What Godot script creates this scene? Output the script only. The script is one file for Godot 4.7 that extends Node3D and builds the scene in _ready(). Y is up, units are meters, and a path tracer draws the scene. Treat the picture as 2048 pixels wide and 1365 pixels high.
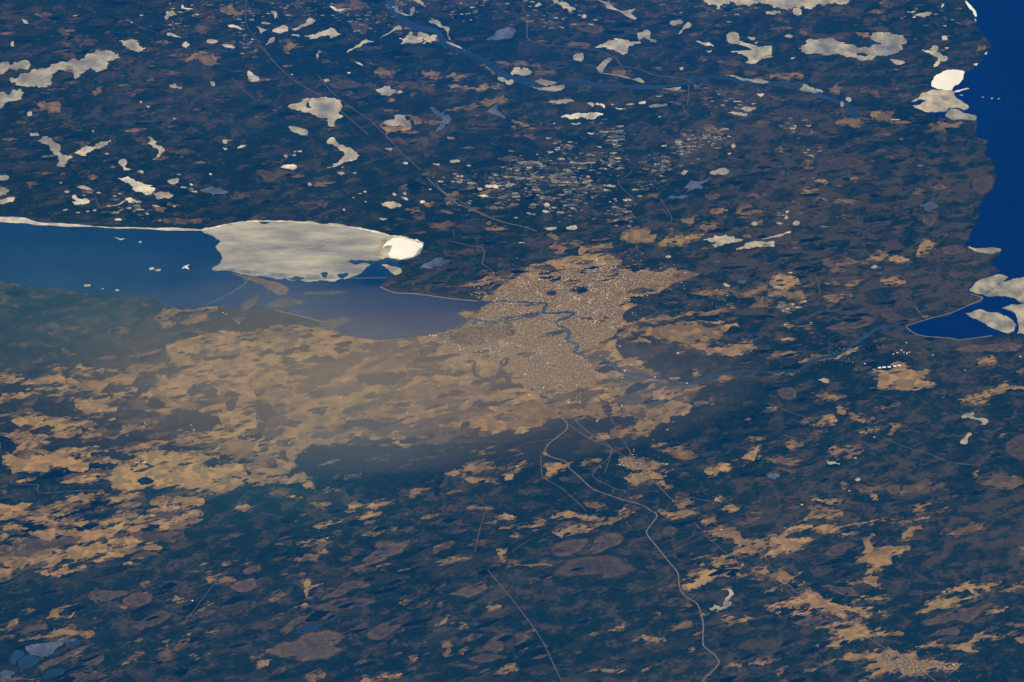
extends Node3D
# An oblique view from orbit over a river delta in early spring: frozen lakes, a half frozen gulf, a city, tan fields, dark forest, haze.
# The map is in kilometres (x to the east, z to the south); shapes are rough outlines that outline() roughens into natural edges.

var LAND: StandardMaterial3D
var WOODS: StandardMaterial3D
var BOGS: StandardMaterial3D
var TOWN: StandardMaterial3D
var PAVING: StandardMaterial3D
var WALLS: StandardMaterial3D
var ICE := {}
var deep: StandardMaterial3D
var shallow: StandardMaterial3D
var inland: StandardMaterial3D
var tan_mix := Color(.32, .2, .07)
var rng := RandomNumberGenerator.new()
var counts := {}
var seas: Array[PackedVector2Array] = []
var small_st := SurfaceTool.new()
var streak_st := SurfaceTool.new()
var copse_st := SurfaceTool.new()
var plot_st := SurfaceTool.new()
var homes: Array[Transform3D] = []
var home_tints := PackedColorArray()

func _ready():
	# camera: 400 km up, looking 18 degrees below the level through a long lens
	var cam := Camera3D.new()
	cam.name = "camera"
	cam.fov = rad_to_deg(2.0 * atan(50.0 / 1294.4 * 682.0 / 1024.0))
	cam.near = 1000.0
	cam.far = 3.0e6
	cam.position = Vector3(0, 400000, 400000 / tan(deg_to_rad(18.0)))
	cam.rotation_degrees.x = -18.0
	add_child(cam)
	var we := WorldEnvironment.new()
	var e := Environment.new()
	we.name = "world"
	we.environment = e
	e.background_mode = Environment.BG_SKY
	var sm := ProceduralSkyMaterial.new()
	sm.sky_top_color = Color(.04, .13, .42)
	sm.sky_horizon_color = Color(.02, .15, .5)
	sm.sky_curve = .3
	sm.ground_bottom_color = Color(.05, .06, .08)
	sm.ground_horizon_color = Color(.06, .2, .56)
	var sk := Sky.new()
	sk.sky_material = sm
	e.sky = sk
	e.tonemap_mode = Environment.TONE_MAPPER_LINEAR
	e.tonemap_exposure = 1.55
	e.fog_enabled = true
	e.fog_density = .15 / 1.29e6
	e.fog_light_color = Color(.05, .54, .86)
	e.volumetric_fog_enabled = true
	e.volumetric_fog_density = 0.0
	e.sdfgi_enabled = true
	e.ssao_enabled = true
	e.ssil_enabled = true
	add_child(we)
	var sun := DirectionalLight3D.new()
	sun.name = "sun"
	sun.light_energy = 1.5
	sun.light_color = Color(1, .955, .87)
	sun.light_angular_distance = .5
	sun.rotation_degrees = Vector3(-40, -38, 0)
	sun.shadow_enabled = true
	add_child(sun)

	rng.seed = 4711
	small_st.begin(Mesh.PRIMITIVE_TRIANGLES)
	streak_st.begin(Mesh.PRIMITIVE_TRIANGLES)
	copse_st.begin(Mesh.PRIMITIVE_TRIANGLES)
	plot_st.begin(Mesh.PRIMITIVE_TRIANGLES)
	make_materials()
	make_ground()
	water("pond","small dark blue pond just west of the southwestern blue ponds",inland,9.2,[-45.51,92.8,-45.29,91.1,-44.59,91.5,-44.33,92.5,-44.96,93.9,-45.14,95.2,-45.62,94.5])
	water("pond","small dark blue pond just south of the southwestern blue ponds",inland,9.2,[-44.95,94.2,-44.1,92.5,-43.05,93.2,-43.22,94.9,-43.75,95.9,-44.54,96.3])
	water("pond","small dark blue pond northeast of the southwestern blue ponds",inland,9.2,[-40.35,88.7,-40.03,88,-39.45,88.2,-39.42,89.4,-39.86,89.7])
	water("pond","small dark blue pond southeast of the southwestern blue ponds",inland,9.2,[-42.6,98.3,-42.13,96.9,-41.47,96.3,-40.56,96.6,-40.64,97.6,-41.4,98.5,-42.28,99.1])
	water("pond","small dark blue pond far west of the leaf-shaped blue pond",inland,9.2,[-44.74,98.6,-44.26,97.6,-43.92,97.8,-44.45,98.8])
	water("pond","small dark blue pond far south of the big square dark wood",inland,9.2,[-12.38,62.6,-12.09,62.2,-11.57,62.3,-11.79,63.1,-12.26,63.3])
	water("pond","small dark blue pond northeast of the leaf-shaped blue pond",inland,9.2,[-14.7,78.6,-14.36,77.9,-13.91,77.6,-13.56,78,-13.78,78.7,-14.47,79])
	water("pond","small dark blue pond at the leaf-shaped blue pond",inland,9.2,[-20.04,86.3,-19.43,85.4,-18.98,84.4,-18.19,84.2,-17.39,83.9,-17.6,85.1,-18.28,85.9,-19.07,86.5,-19.75,86.5])
	water("lake_water","deep blue open water of the great eastern lake",deep,9.2,[48.39,-147.6,47.99,-128.4,48.05,-117.1,48.36,-115.3,48.98,-113.4,49.05,-110.6,48.82,-108.6,49.12,-106.4,49.51,-103.8,50.33,-100.2,49.65,-97.3,48.75,-93.8,47.24,-90.6,46.08,-91.8,45.01,-91.1,43.89,-88.6,43.59,-85.4,43.66,-84.3,42.8,-83.3,42.34,-81.8,41.25,-79.7,41.52,-78.5,42.34,-76.5,43.49,-75.1,44.59,-74.1,46.11,-73.4,47.41,-73.7,47.9,-73,47.71,-70.6,47.48,-68.1,48.06,-67.1,48.7,-66.4,48.49,-63.2,48.27,-61.2,48.99,-59.8,49.18,-58.1,49.22,-54.6,48.94,-51.2,48.58,-49.5,47.69,-47,47.14,-42.8,46.91,-40.3,46.34,-36.9,45.86,-34.4,45.65,-32.8,45.05,-31.1,45.53,-30.5,46.03,-29,47.25,-28.3,48.16,-28.6,48.84,-29.5,48.64,-28.1,47.93,-26.2,47.77,-24.5,48.12,-23.1,48.5,-22.6,47.66,-21.4,46.63,-20.1,45.57,-18,45.02,-16.6,45.22,-15.1,46.08,-14.1,46.46,-13.6,46.28,-12.7,44.85,-11.2,43.58,-9.9,43.29,-8.7,42.88,-8,41.03,-7.1,39.51,-5.5,38.61,-4.7,38.77,-3.6,39.42,-2.3,40.48,-1.5,42.8,-0.9,43.86,-0.4,45.73,-0.7,46.98,-1.7,48.47,-2.3,50.65,-1.7,57.52,-2.3,69.98,-6.7,90.71,-147.6])
	water("sea_water","teal blue open water of the western gulf",shallow,9.2,[-76.89,-45.3,-59.1,-42.1,-51.49,-40.6,-48.96,-40.1,-48.18,-39.3,-46.63,-38.1,-43.86,-37.8,-41.33,-36.9,-36.3,-36.4,-31.27,-35.9,-29.3,-37.3,-26.81,-38.6,-25.82,-38.9,-23.31,-39.1,-21.29,-38.6,-18.77,-37.9,-16.25,-37.1,-14.23,-35.9,-12.21,-34.3,-11.21,-33.9,-10.2,-32.9,-8.84,-31.6,-8.93,-29.5,-9.61,-27.2,-10.55,-26,-11.34,-25.2,-11.13,-24.2,-10.92,-22.9,-11.36,-21.6,-11.85,-20.8,-12.58,-19.3,-13.11,-17.5,-12.3,-16.4,-11.55,-15.3,-9.58,-15.1,-7.1,-14,-5.13,-13.2,-3.4,-12.7,-2.46,-12.7,-2.56,-11.6,-3.15,-10.6,-4.03,-10.3,-5.21,-9.3,-5.26,-8,-4.71,-7.1,-4.03,-7.2,-4.61,-5.5,-5.58,-4.4,-6.56,-3.6,-7.78,-2.5,-9,-1.7,-9.97,-0.9,-11.43,-0.4,-12.9,-0.6,-14.37,-1,-15.84,-1.5,-16.82,-2.1,-18.07,-4.2,-18.98,-6.3,-21.32,-8.3,-23.31,-9.8,-24.8,-10.8,-26.77,-10.6,-28.99,-11.1,-30.71,-10.6,-33.41,-10.6,-34.68,-12.2,-35.72,-14,-38.18,-13.8,-41.67,-15.1,-43.68,-16.2,-45.68,-17,-48.17,-17.5,-49.44,-18.5,-50.71,-19.3,-58.22,-21.3,-75.67,-22.9])
	river("broad winding blue river through the city",0.42,[38.79,-4.2,37.58,-4.7,36.1,-4.2,35.33,-3.1,34.56,-1.3,33.89,-0.1,32.76,2.3,31.48,4.6,29.76,5.7,28.75,7.2,27.99,8.9,27.25,9.3,26.04,9.6,24.82,9.8,24,9.6,22.4,9.5,20.6,10.3,18.88,11.7,17.89,13.1,16.92,13.5,15.86,13.4,15.34,12.4,14.28,11.7,12.83,11.2,11.63,10.3,10.52,9.6,9.95,7.8,9.24,6.2,8.51,5.3,7.3,4.8,6.57,4.2,6.09,3.4,6.39,1.8,6.1,0.7,5.37,-0.1,5.63,-2.6,5.24,-3.9,4.51,-5,4.51,-6.3,5.4,-7.4,6.14,-8.7,6,-9,5.16,-9.1,4.18,-8.8,3.05,-9,2.21,-8.7,1.13,-8.2,0,-7.5,-.83,-7.1,-1.81,-6,-2.8,-6.3,-3.53,-6.6,-4.37,-7.2])
	river("narrow blue river branch east of the river delta",0.32,[3.15,-9.3,3.2,-10.6,3.4,-11.4,3.25,-12,1.87,-12.2,.74,-12.5,0,-12.5,-1.08,-12.7,-1.92,-12.4,-2.76,-12.2])
	river("narrow blue river branch southwest of the stippled city centre",0.2,[2.16,-8.7,1.28,-7.9,.29,-6.7,-.69,-6.6,-1.91,-5.8])
	water("river_water","broad blue northern river with pale ice edges",inland,9.5,[-13.36,-117.1,-12.47,-124.6,-11.94,-124.6,-12.39,-115.3,-11.83,-111.6,-10.65,-109.2,-9.8,-107.9,-8,-106.6,-7.15,-103.8,-6.77,-102,-5.87,-100.5,-4.61,-98.4,-3.35,-96.5,-2.09,-94.4,-1.15,-91.5,.1,-89.3,1.35,-88.3,2.49,-86.5,3.74,-85.4,4.78,-85.7,5.51,-87.2,7.07,-87.7,8.11,-87.4,9.76,-86.5,12.25,-85.9,14.95,-85.9,16.93,-86.5,18.08,-87,18.17,-86.3,16.4,-85.4,14.94,-84.7,13.28,-84.5,11.21,-85,8.1,-85.7,6.02,-86.5,5.19,-85.2,3.73,-84.1,2.18,-84.7,1.25,-86.1,.31,-87,-1.04,-87.9,-1.87,-90.6,-3.13,-94,-4.39,-96,-5.86,-98,-7.13,-99.4,-7.56,-101.6,-8.31,-104.9,-10.21,-106,-11.38,-107.5,-12.14,-109.7,-13.12,-113.4])
	water("river_water","lens-shaped blue widening of the northern river east of the blue northern river",inland,9.5,[18.19,-87.9,18.84,-89.5,19.56,-89.1,19.65,-87.9,19.32,-86.8,18.6,-87.4])
	water("river_water","lens-shaped blue widening of the northern river far east of the blue northern river",inland,9.5,[19.77,-89.1,20.82,-89.5,22.37,-89,23.6,-87.7,23.17,-87.2,21.11,-88.4,19.86,-88.3])
	river("narrow blue channel of the northern river",0.7,[23.39,-87.5,24.62,-86.8,26.6,-86.8,28.25,-86.3,29.88,-85,31.09,-83.3,32.1,-82,33.01,-80.9,33.91,-79.7,34.71,-78.6,35.18,-76.9,35.29,-74.8,35.11,-74.1])
	land("farm_ground","broad tan farmland south and west of the city",tan_mix,3.0,.1,[-33.86,1.2,-26.62,-2.8,-20.77,-4.4,-16.82,-1.7,-12.89,-0.1,-8.02,-1.7,-4.12,-5.5,-4.37,-8.3,-3.15,-9.9,-1.92,-13.2,-1.93,-15.6,.3,-20.4,1.79,-24.5,5.78,-27.5,9.77,-28.1,11.23,-24.5,14.69,-22.1,16.67,-22.1,15.63,-18,13.63,-15.6,10.64,-11.9,11.08,-5.2,10.05,1.2,10.99,5.9,14.81,12.1,16.7,16,16.4,20.6,13.23,24.7,10.86,21.7,7.01,23.7,4.61,23.7,1.72,26,-.19,27.8,-3.06,28.7,-4.5,27.5,-5.92,30.5,-8.77,32.8,-11.16,32,-13.54,32,-15.45,32,-18.31,31.7,-19.73,32.8,-20.6,38,-21.5,41.3,-24.21,43.2,-27.08,46.2,-30.36,46.9,-32.83,42.5,-31.52,38,-28.77,33.5,-27.88,30.5,-27.52,24.4,-28.13,18.3,-31.17,12.1,-32.73,7.5])
	var island := land("island_ground","low brown island in the gulf where the dams meet",Color(.16,.115,.065),12.0,.08,[-28.08,-21.6,-26.48,-20.9,-25.23,-20.4,-24.22,-19.3,-22.96,-18.5,-22.05,-16.9,-22.31,-14.8,-23,-14.6,-23.66,-15.7,-24.43,-17.5,-25.34,-18.5,-26.56,-20.1])
	land("city_ground","grey tan built-up ground southwest of the stippled city centre",Color(.4,.265,.1),7.0,.1,[-1.92,-13.2,-.2,-17.2,1.78,-19.6,4.26,-21.3,5.76,-23.7,9.74,-24.5,11.71,-22.1,14.69,-22.1,16.2,-23.7,15.91,-20.4,12.66,-17.2,10.66,-14,10.6,-6.7,10.07,-2,8.1,1.2,6.62,3.5,7.82,7.5,8.02,13.7,4.63,16.8,1.74,14.5,-1.16,8.2,-4.09,5.1,-7.5,2.8,-9.96,-0.1,-8.02,-1.7,-4.12,-5.5,-3.15,-9.1])
	land("city_ground","grey tan built-up ground south of the river delta",Color(.4,.265,.1),7.0,.1,[-8.02,-1.7,-6.07,-3.2,-3.63,-5.2,-.2,-6.7,.29,-2,-3.12,1.2,-6.05,1.2])
	land("city_ground","grey tan built-up ground at the small town on the highway",Color(.4,.265,.1),7.0,.1,[10.1,36.8,10.93,35.9,11.88,37,12.93,38.7,13.51,40.2,12.78,41.3,11.61,39.8,10.67,38.7])
	land("city_ground","grey tan built-up ground at the southeastern town",Color(.4,.265,.1),7.0,.1,[34.13,91.8,35.36,92.5,36.91,93.9,38.51,93.9,40.74,95.1,40.25,96.3,37.97,96.6,36.59,97.3,35.26,96.3,34.14,95.6])
	land("mud_ground","pale shallow bank showing through the water just south of the dammed island",Color(.075,.075,.06),12.0,.2,[-26.87,-10.4,-26.12,-12.8,-25.46,-14.1,-24.77,-14.5,-25.04,-12.8,-25.59,-10.9,-26.17,-9.9])
	land("mud_ground","pale shallow bank showing through the water southeast of the dammed island",Color(.075,.075,.06),12.0,.2,[-24.22,-11.2,-22.88,-13.2,-21.4,-13.5,-20.4,-12.5,-21.37,-11.2,-22.83,-10.3])
	land("mud_ground","pale shallow bank showing through the water far south of the huge grey ice sheet",Color(.075,.075,.06),12.0,.2,[-18.82,-5.2,-17.86,-6.7,-16.4,-7.7,-15.9,-6.7,-16.86,-4.8,-17.82,-3.9])
	land("mud_ground","pale shallow bank showing through the water east of the dammed island",Color(.075,.075,.06),12.0,.2,[-20.93,-14.8,-18.97,-15.7,-16.5,-16.1,-16,-15.4,-18.46,-14.5])
	copses(420,[-30.44,1.2,-26.6,-2,-20.77,-4.4,-12.89,-0.1,-8.01,-0.4,-6.03,5.9,-1.16,9,7.52,16.8,10.86,21.4,7.01,23.2,1.72,25.7,-3.06,28.4,-5.92,30.5,-11.16,31.7,-18.32,31.4,-20.15,36.5,-24.22,42.5,-28.51,45.4,-31.96,39.5,-27.88,30.5,-27.56,22.9,-30.16,13.7])
	copses(160,[-49.64,9.8,-40.91,9.8,-33.7,7.5,-27.65,18.3,-28.77,33.5,-34.25,42.5,-39.93,42.5,-45.76,38,-48.77,33.5])
	copses(120,[7.55,12.1,16.72,13.7,16.16,20.6,13.23,24.7,8.44,23.7])
	copses(160,[-3.17,-19.6,1.79,-24.5,5.78,-27.5,9.77,-28.1,15.18,-22.1,16.15,-19.6,10.64,-11.9,11.55,-3.6,10.05,1.2,13.38,9.8,7.52,16.8])
	copses(90,[10.58,-4.4,13.53,-5.2,19.4,-4.4,20.34,-2,13.49,-1.2])
	copses(110,[-48.17,49.9,-35.98,48.4,-27.5,48.4,-33.61,67.2,-42.89,67.2,-47.37,71.5])
	copses(130,[-1.18,-14.8,3.77,-21.3,10.7,-19.6,10.6,-6.7,7.6,2.8,6.09,13.7,1.26,12.1,-1.17,2.8])
	finish(copse_st, "parcels", LAND, "patchwork of small woods and pale parcels between the fields", 0.0)
	bog("small soft brown bog northeast of the white heart-shaped lake",[-19.06,-86.6,-17.78,-87.7,-16.47,-87.4,-15.42,-86.1,-16.19,-85,-17.74,-84.5,-18.78,-85.2])
	bog("small soft brown bog south of the dark northern lake arm",[-11.66,-86.6,-10.63,-87.4,-9.45,-86.1,-9.7,-84.8,-10.99,-84.5])
	bog("small soft brown bog west of the dark northern lake arm",[-16.97,-108.1,-16.19,-108.8,-15.12,-107.9,-15.35,-104.7,-16.55,-105.6])
	bog("small soft brown bog north of the blue northern river",[6.59,-107.9,7.38,-109,8.57,-108.8,9.74,-106.5,9.07,-104.4,7.89,-105.1,6.84,-106])
	bog("small soft brown bog far southeast of the blue northern river",[17.53,-65.4,18.57,-66.7,19.84,-66.3,19.18,-64.8,17.9,-64.8])
	bog("small soft brown bog far southwest of the dazzling white ice bay",[31.82,-59.4,33.78,-61.1,36.03,-59.4,35.73,-57.6,33.18,-57.2])
	bog("small soft brown bog far east of the pale pointed lake",[30.71,-26.4,32.22,-27,33.95,-26.4,34.67,-25.6,33.41,-24.6,31.65,-23.8,30.8,-24.8])
	bog("small soft brown bog west of the river outlet",[30.59,-4.2,31.96,-5.4,32.98,-7,34,-8.6,35.21,-7.8,35.67,-6.6,35.14,-5,33.64,-3.8,31.92,-3.4,30.82,-3.6])
	bog("small soft brown bog northwest of the river outlet",[30.81,-19.5,31.82,-20.3,34.07,-21.1,35.14,-19.5,34.26,-18.9,33.01,-18.3,31.53,-18.7])
	bog("small soft brown bog west of the eastern cape",[40.2,-19.1,40.87,-20.7,41.86,-20.7,41.95,-19.5,41.17,-18.3,40.43,-18.5])
	bog("small soft brown bog far northwest of the eastern cape",[41.13,-42.2,42.16,-43,42.88,-41.8,42.68,-39.3,42.1,-36.8,41.27,-38.4])
	bog("small soft brown bog just northwest of the river outlet",[35.97,-8.6,37.22,-9.4,38.4,-7.8,39.86,-7.4,39.58,-6.2,37.87,-6.2,36.43,-7.4])
	bog("small soft brown bog far north of the eastern cape",[46.51,-52.8,47.84,-54.5,48.85,-54.5,48.72,-50.6,47.61,-47.7,46.65,-49.4])
	bog("small soft brown bog northwest of the eastern cape",[42.77,-30.1,43.55,-30.9,45.03,-30.5,45.46,-28.5,44.19,-27.7,42.96,-28.1])
	bog("small soft brown bog south of the upper bend of the pale highway",[4.38,42,4.97,41.5,5.44,42.4,4.85,43.1])
	bog("small soft brown bog southeast of the pale hook-shaped lake",[47.08,31.6,48.11,29.3,49.33,28.5,49.04,36.4,47.87,36.1,47,33.8])
	bog("small soft brown bog far west of the row of five greenhouses",[25.57,15.2,26.67,14.4,27.61,15.5,27.32,17.9,26.11,18.2])
	bog("small soft brown bog southeast of the dark blue eastern bay",[42.98,2.7,44.5,1.1,46.94,0.9,49.96,1.1,49.3,3.1,46.85,3.5,44.42,3.5])
	bog("small soft brown bog far northeast of the southwestern blue ponds",[-38.81,75.4,-37.57,74.4,-36.19,74.4,-35.03,74.7,-36.36,76.5,-37.7,77.9,-38.42,76.9])
	bog("small soft brown bog far west of the leaf-shaped blue pond",[-35.89,76.9,-34.56,74.7,-33.16,75.4,-33.33,77.9,-34.67,79.3,-35.61,78.6])
	bog("small soft brown bog far south of the large dark western wood",[-35.09,85.1,-34.34,83.2,-33.34,81.8,-32.13,80,-30.97,80.4,-31.38,82.1,-32.48,84.2,-33.61,84.9])
	bog("small soft brown bog east of the southwestern blue ponds",[-43.07,95.9,-41.79,93.5,-40.26,91.5,-38.49,89.7,-39.12,91.8,-40.86,94.2,-42.59,96.9])
	bog("small soft brown bog far southwest of the big square dark wood",[-39.23,95.6,-38.16,93.2,-37.17,92.1,-37.12,93.9,-37.86,95.6,-38.75,96.3])
	bog("small soft brown bog northwest of the leaf-shaped blue pond",[-26.17,73.3,-25.39,71.9,-23.71,70.5,-23.51,73.7,-24.41,74.9,-25.57,74.7])
	bog("small soft brown bog far northwest of the leaf-shaped blue pond",[-24.98,69.1,-24.31,67.8,-23.63,67.3,-23.59,69.1,-24.5,70.1])
	bog("small soft brown bog southeast of the southwestern blue ponds",[-40.72,98.6,-39.17,97.3,-38.29,96.6,-38.69,98.3,-39.55,99.8,-41.13,99.8])
	bog("large soft brown bog far south of the big square dark wood",[-15.28,68.5,-14.48,67.3,-13.69,65.1,-13.01,63.7,-12.56,62.3,-12.91,61.7,-12.34,60.7,-10.94,60.5,-10.7,61.2,-9.43,59.8,-10.1,63.4,-11.49,64.8,-12.63,66.9,-14.01,68.4])
	bog("small soft brown bog northeast of the leaf-shaped blue pond",[-17.82,77.4,-17.15,75.8,-16.25,74.4,-15.58,72.3,-14.67,71.6,-13.74,71.7,-12.92,72.8,-13.49,73.7,-15.09,74.7,-16.22,76.5])
	bog("small soft brown bog far south of the big square dark wood",[-18.49,79.3,-17.12,78.1,-15.3,76.5,-13.69,76.3,-12.41,77.4,-12.98,78.3,-13.66,79,-14.8,79.7,-16.4,80.4,-17.78,80.7])
	bog("small soft brown bog just north of the leaf-shaped blue pond",[-21.24,86.3,-20.71,84.2,-19.48,81.8,-18,81.4,-16.63,80.4,-16.39,81.1,-17.29,82.5,-19.34,83.5,-20.11,85.6,-20.89,87])
	bog("large soft brown bog just south of the leaf-shaped blue pond",[-22.53,91.3,-21.08,89,-19.95,88.7,-19.07,86.6,-17.48,85.9,-16.1,85.9,-15.17,87.3,-16.28,90.1,-15.13,91.1,-16.91,93.9,-18.95,94.5,-20.45,93.2,-21.82,92.5])
	bog("small soft brown bog east of the leaf-shaped blue pond",[-13.35,86.6,-12.01,83.9,-10.17,83.5,-10.16,84.9,-11.29,87,-12.19,88.7,-13.11,88])
	bog("small soft brown bog far southwest of the two oval brown bogs",[-14.96,85.9,-14.06,84.2,-13.04,83.3,-13.59,85.2])
	bog("small soft brown bog far west of the two oval brown bogs",[-7.54,63.7,-6.97,61.6,-5.46,60.3,-5.22,60.8,-5.92,62.6,-7.3,64.4])
	bog("small soft brown bog far west of the big oval brown bog",[-5.86,75.6,-4.48,73.7,-2.87,71.7,-2.29,73.3,-2.17,74,-3.32,75.8,-4.01,76.7])
	bog("small soft brown bog far southwest of the big oval brown bog",[-2.82,91.1,-2.15,88.4,-1.01,86.6,.14,86.3,.14,90.8,-1,91.5])
	bog("small soft brown bog far east of the leaf-shaped blue pond",[-4.18,93.2,-2.82,92.1,-.77,92.8,-1.91,94.5,-3.04,94.7])
	bog("small soft brown bog far west of the lower bend of the pale highway",[-5.31,95.6,-3.95,95.1,-2.82,95.4,-3.95,96.4])
	bog("small soft brown bog just southwest of the two oval brown bogs",[3.55,62.6,3.96,61.2,4.9,60.3,6.3,59.8,7,59.6,7.23,60.5,6.64,62.6,5.82,64.1,4.88,65,3.95,64.6,3.61,63.7])
	bog("small soft brown bog just east of the two oval brown bogs",[6.63,63.9,7.46,61.9,7.7,59.8,8.65,58.3,9.93,57.9,10.51,59.6,9.79,61.6,8.85,62.6,7.91,64.1,6.98,64.2])
	bog("large soft brown bog at the big oval brown bog",[3.71,70.1,3.94,68.4,4.88,66.2,6.28,65.1,8.14,64.6,9.65,64.6,10.23,65.5,10.45,66.6,10.91,66.9,11.59,68.5,10.89,69.8,9.49,70.9,8.33,71,7.41,70.1,6.02,70.3,4.86,70.9])
	bog("small soft brown bog northeast of the big oval brown bog",[14.03,57.2,14.75,55.8,15.33,56.5,15.55,57.6,14.95,58.8,14.13,58.7])
	bog("small soft brown bog far south of the two oval brown bogs",[-.69,87.3,0,86.5,1.37,86.5,1.71,87.7,.91,89.4,0,90.9,-.68,91.1])
	bog("small soft brown bog northwest of the pale quarry pits",[14.59,69.8,13.68,68.2,14.61,68])
	bog("small soft brown bog far northeast of the pale quarry pits",[29.05,64.2,29.56,62.6,30.41,61,31.81,60.8,32.38,61.6,31.3,62.6,30.79,64.4,29.85,65.1])
	bog("large soft brown bog northeast of the southeastern town",[37.45,83.5,38.63,82.1,40.52,80.4,42.4,79.3,44.3,77.6,44.5,78.3,43.02,81.4,41.79,83.9,40.68,82.8,39.27,83.9,37.65,84.2])
	bog("small soft brown bog northeast of the southeastern town",[37.77,88,38.99,85.6,40.16,84.5,41.05,85.6,40.53,87.3,39.17,87])
	bog("small soft brown bog far southeast of the pale quarry pits",[25.53,83.5,26.46,82.8,28.09,81.8,28.98,82.8,29.42,83.5,28.02,84.9,26.65,84.5])
	bog("small soft brown bog far east of the pale quarry pits",[28.16,73.2,29.21,72.8,32.21,73,31.49,74,32.14,75.6,31.67,76.2,30.07,75.4,28.95,74])
	bog("small soft brown bog far east of the lower bend of the pale highway",[25.73,96.3,27.8,94.9,28.95,94.2,28.01,95.6,26.63,96.4])
	field("broad bright tan field south of the large dark western wood",1,[-38.05,42,-40.14,43.1,-40.4,42.4,-39.84,41.3,-38.29,41.7,-37.43,38.7,-36.51,37.8,-35.65,38.7,-34.99,36.8,-35.62,35.3,-34.12,33.8,-33.03,34.6,-30.89,34.2,-29.45,34.8,-27.29,35.7,-29.18,36.4,-29.86,37.9,-27.95,38.3,-26.32,36.8,-24.98,38.3,-25.55,39.8,-27.63,42.4,-29.47,44.6,-31.37,44.3,-33.48,44.6,-35.24,45.4,-37.72,45])
	field("broad bright tan field north of the large dark western wood",1,[-34.48,10.1,-31.45,10.5,-28.31,9.7,-26.63,8.9,-25.92,8.2,-24.89,5.8,-24.64,19.4,-26.44,18.6,-26.73,16.3,-28.87,17.5,-31.03,17.9,-32.94,18.6,-33.94,17.1,-35.86,17.5,-35.65,16.3,-34.36,15.2,-34.54,12.8,-33.33,12.8])
	field("broad bright tan field west of the southeastern town",1,[28.02,95.1,28.96,93.9,30.11,93.2,30.37,92,31.5,92.1,32.88,91.8,33.25,90.6,34.27,90.8,35.06,91.1,35.36,92.5,36.76,91.5,36.84,92.5,37.03,93.9,38.51,93.9,39.85,94.5,40.74,95.2,40.24,96.6,38.89,96.1,37.71,97.6,36.33,98.3,35.44,98,35.24,96.9,34.1,96.9,33.15,98.6,32.24,98.8,32.73,97.3,33.22,96.3,32.07,96.6,32.57,94.9,33.27,94.2,32.38,93.5,31.69,93.9,30.55,93.9,29.17,94.5])
	field("broad tan field just northwest of the upper bend of the pale highway",2,[-.24,21.7,.96,19.4,3.01,18.2,5.05,20.9,8.43,18.6,8.89,21.3,6.71,24.4,5.76,23.6,3.6,24,1.44,26.6,0,28.2,-.72,26.6])
	field("broad bright tan field far southwest of the large dark western wood",1,[-48.47,35.3,-47.53,34.9,-47.01,36.1,-45.69,36.4,-45.88,34.6,-44.67,34.9,-43.04,33.8,-41.64,33.1,-39.86,32.7,-40.16,34.6,-40.96,35.7,-42.28,35.3,-40.33,36.8,-37.96,36.8,-39.37,37.2,-40.09,37.2,-40.23,40.2,-41.9,39.8,-42.16,39.1,-43.61,38.3,-44.02,40.2,-45.69,39.8,-47.33,40.4,-47.64,38.3,-48.37,37.9])
	field("broad tan field north of the sharp river bend",2,[10.89,-3,12,-4.2,13.85,-5.4,15.68,-5,17.4,-5.4,18.87,-5,19.59,-4.2,20.8,-3.4,20.53,-1.4,19.04,-0.1,15.87,-0.1,14.66,-1.4,13.45,-1.8,11.98,-1.8])
	field("broad bright tan field far east of the pale quarry pits",1,[23.55,79,24.96,77.6,26.36,76.5,27.21,74.4,28.23,75.1,28.66,76.5,29.32,77.9,30,78.4,30.91,79,32.05,79.3,33.43,79.1,32.48,80.4,33.04,81.1,32.67,82.1,31.73,82.8,32.01,81.1,31.11,80.4,30.42,80,30.63,81.1,31.07,81.8,30.37,82.5,29.7,81.4,28.58,80.4,28.56,81.4,28.35,80.4,27.65,80.7,26.94,81.6,25.8,81.4,25.82,80.4,27.21,80,27.47,78.3,26.55,78.3,26.3,79.3,24.92,79.5,23.77,79.5])
	field("broad bright tan field just southeast of the row of five greenhouses",1,[35.03,8.6,36.5,8,38.22,7.4,38.54,8.9,39.38,9.3,40.6,9.1,40.31,10.5,39.31,11.7,40.01,12.6,40.85,12.8,40.69,14,39.71,14.4,39.21,15.2,37.76,15.2,36.82,14.2,36.07,15,34.87,15,35.39,13.6,35.57,11.3])
	field("broad bright tan field east of the large dark western wood",1,[-32.92,29.3,-31.03,28.5,-28.65,27.8,-26.28,26.6,-25.35,25.1,-27.74,25.5,-28.51,23.2,-26.86,21.7,-24.6,21.7,-24.5,27,-25.77,28.5,-26.69,30.4,-28.59,30.4,-29.79,30.2])
	field("broad bright tan field far north of the southeastern town",1,[31.91,66.4,32.4,65.1,32.93,62.6,32.82,60.3,33.62,58.5,33.54,59.4,33.34,60.5,33.54,61.7,33.87,62.6,35.28,61.9,36.92,61.7,37.06,63,36.15,64.2,35.32,64.8,35.32,66.9,34.67,67.3,33.96,68,33.47,68.9,33.31,70.5,33.99,71,33.62,71.9,34.25,74.4,33.13,73,32.68,72.4,31.53,72.4,30.5,72.1,30.4,71.5,31.08,72.1,32.24,71.9,32.73,70.5,33.01,68.7,33.5,67.6,33.29,66.9,32.6,66.6])
	field("broad bright tan field far northeast of the pale quarry pits",1,[23.91,59.6,25.1,58.3,26.31,56.1,27.26,55.6,28.19,55.8,28.05,56.7,27.11,57.2,26.61,58.7,26.94,59.6,28.22,59.9,28.32,60.7,27.13,61.7,26.64,63,25.8,64.1,24.75,64.2,23.77,66.9,23.32,66.2,23.83,63.7,22.91,63.4,23.85,62.6])
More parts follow.
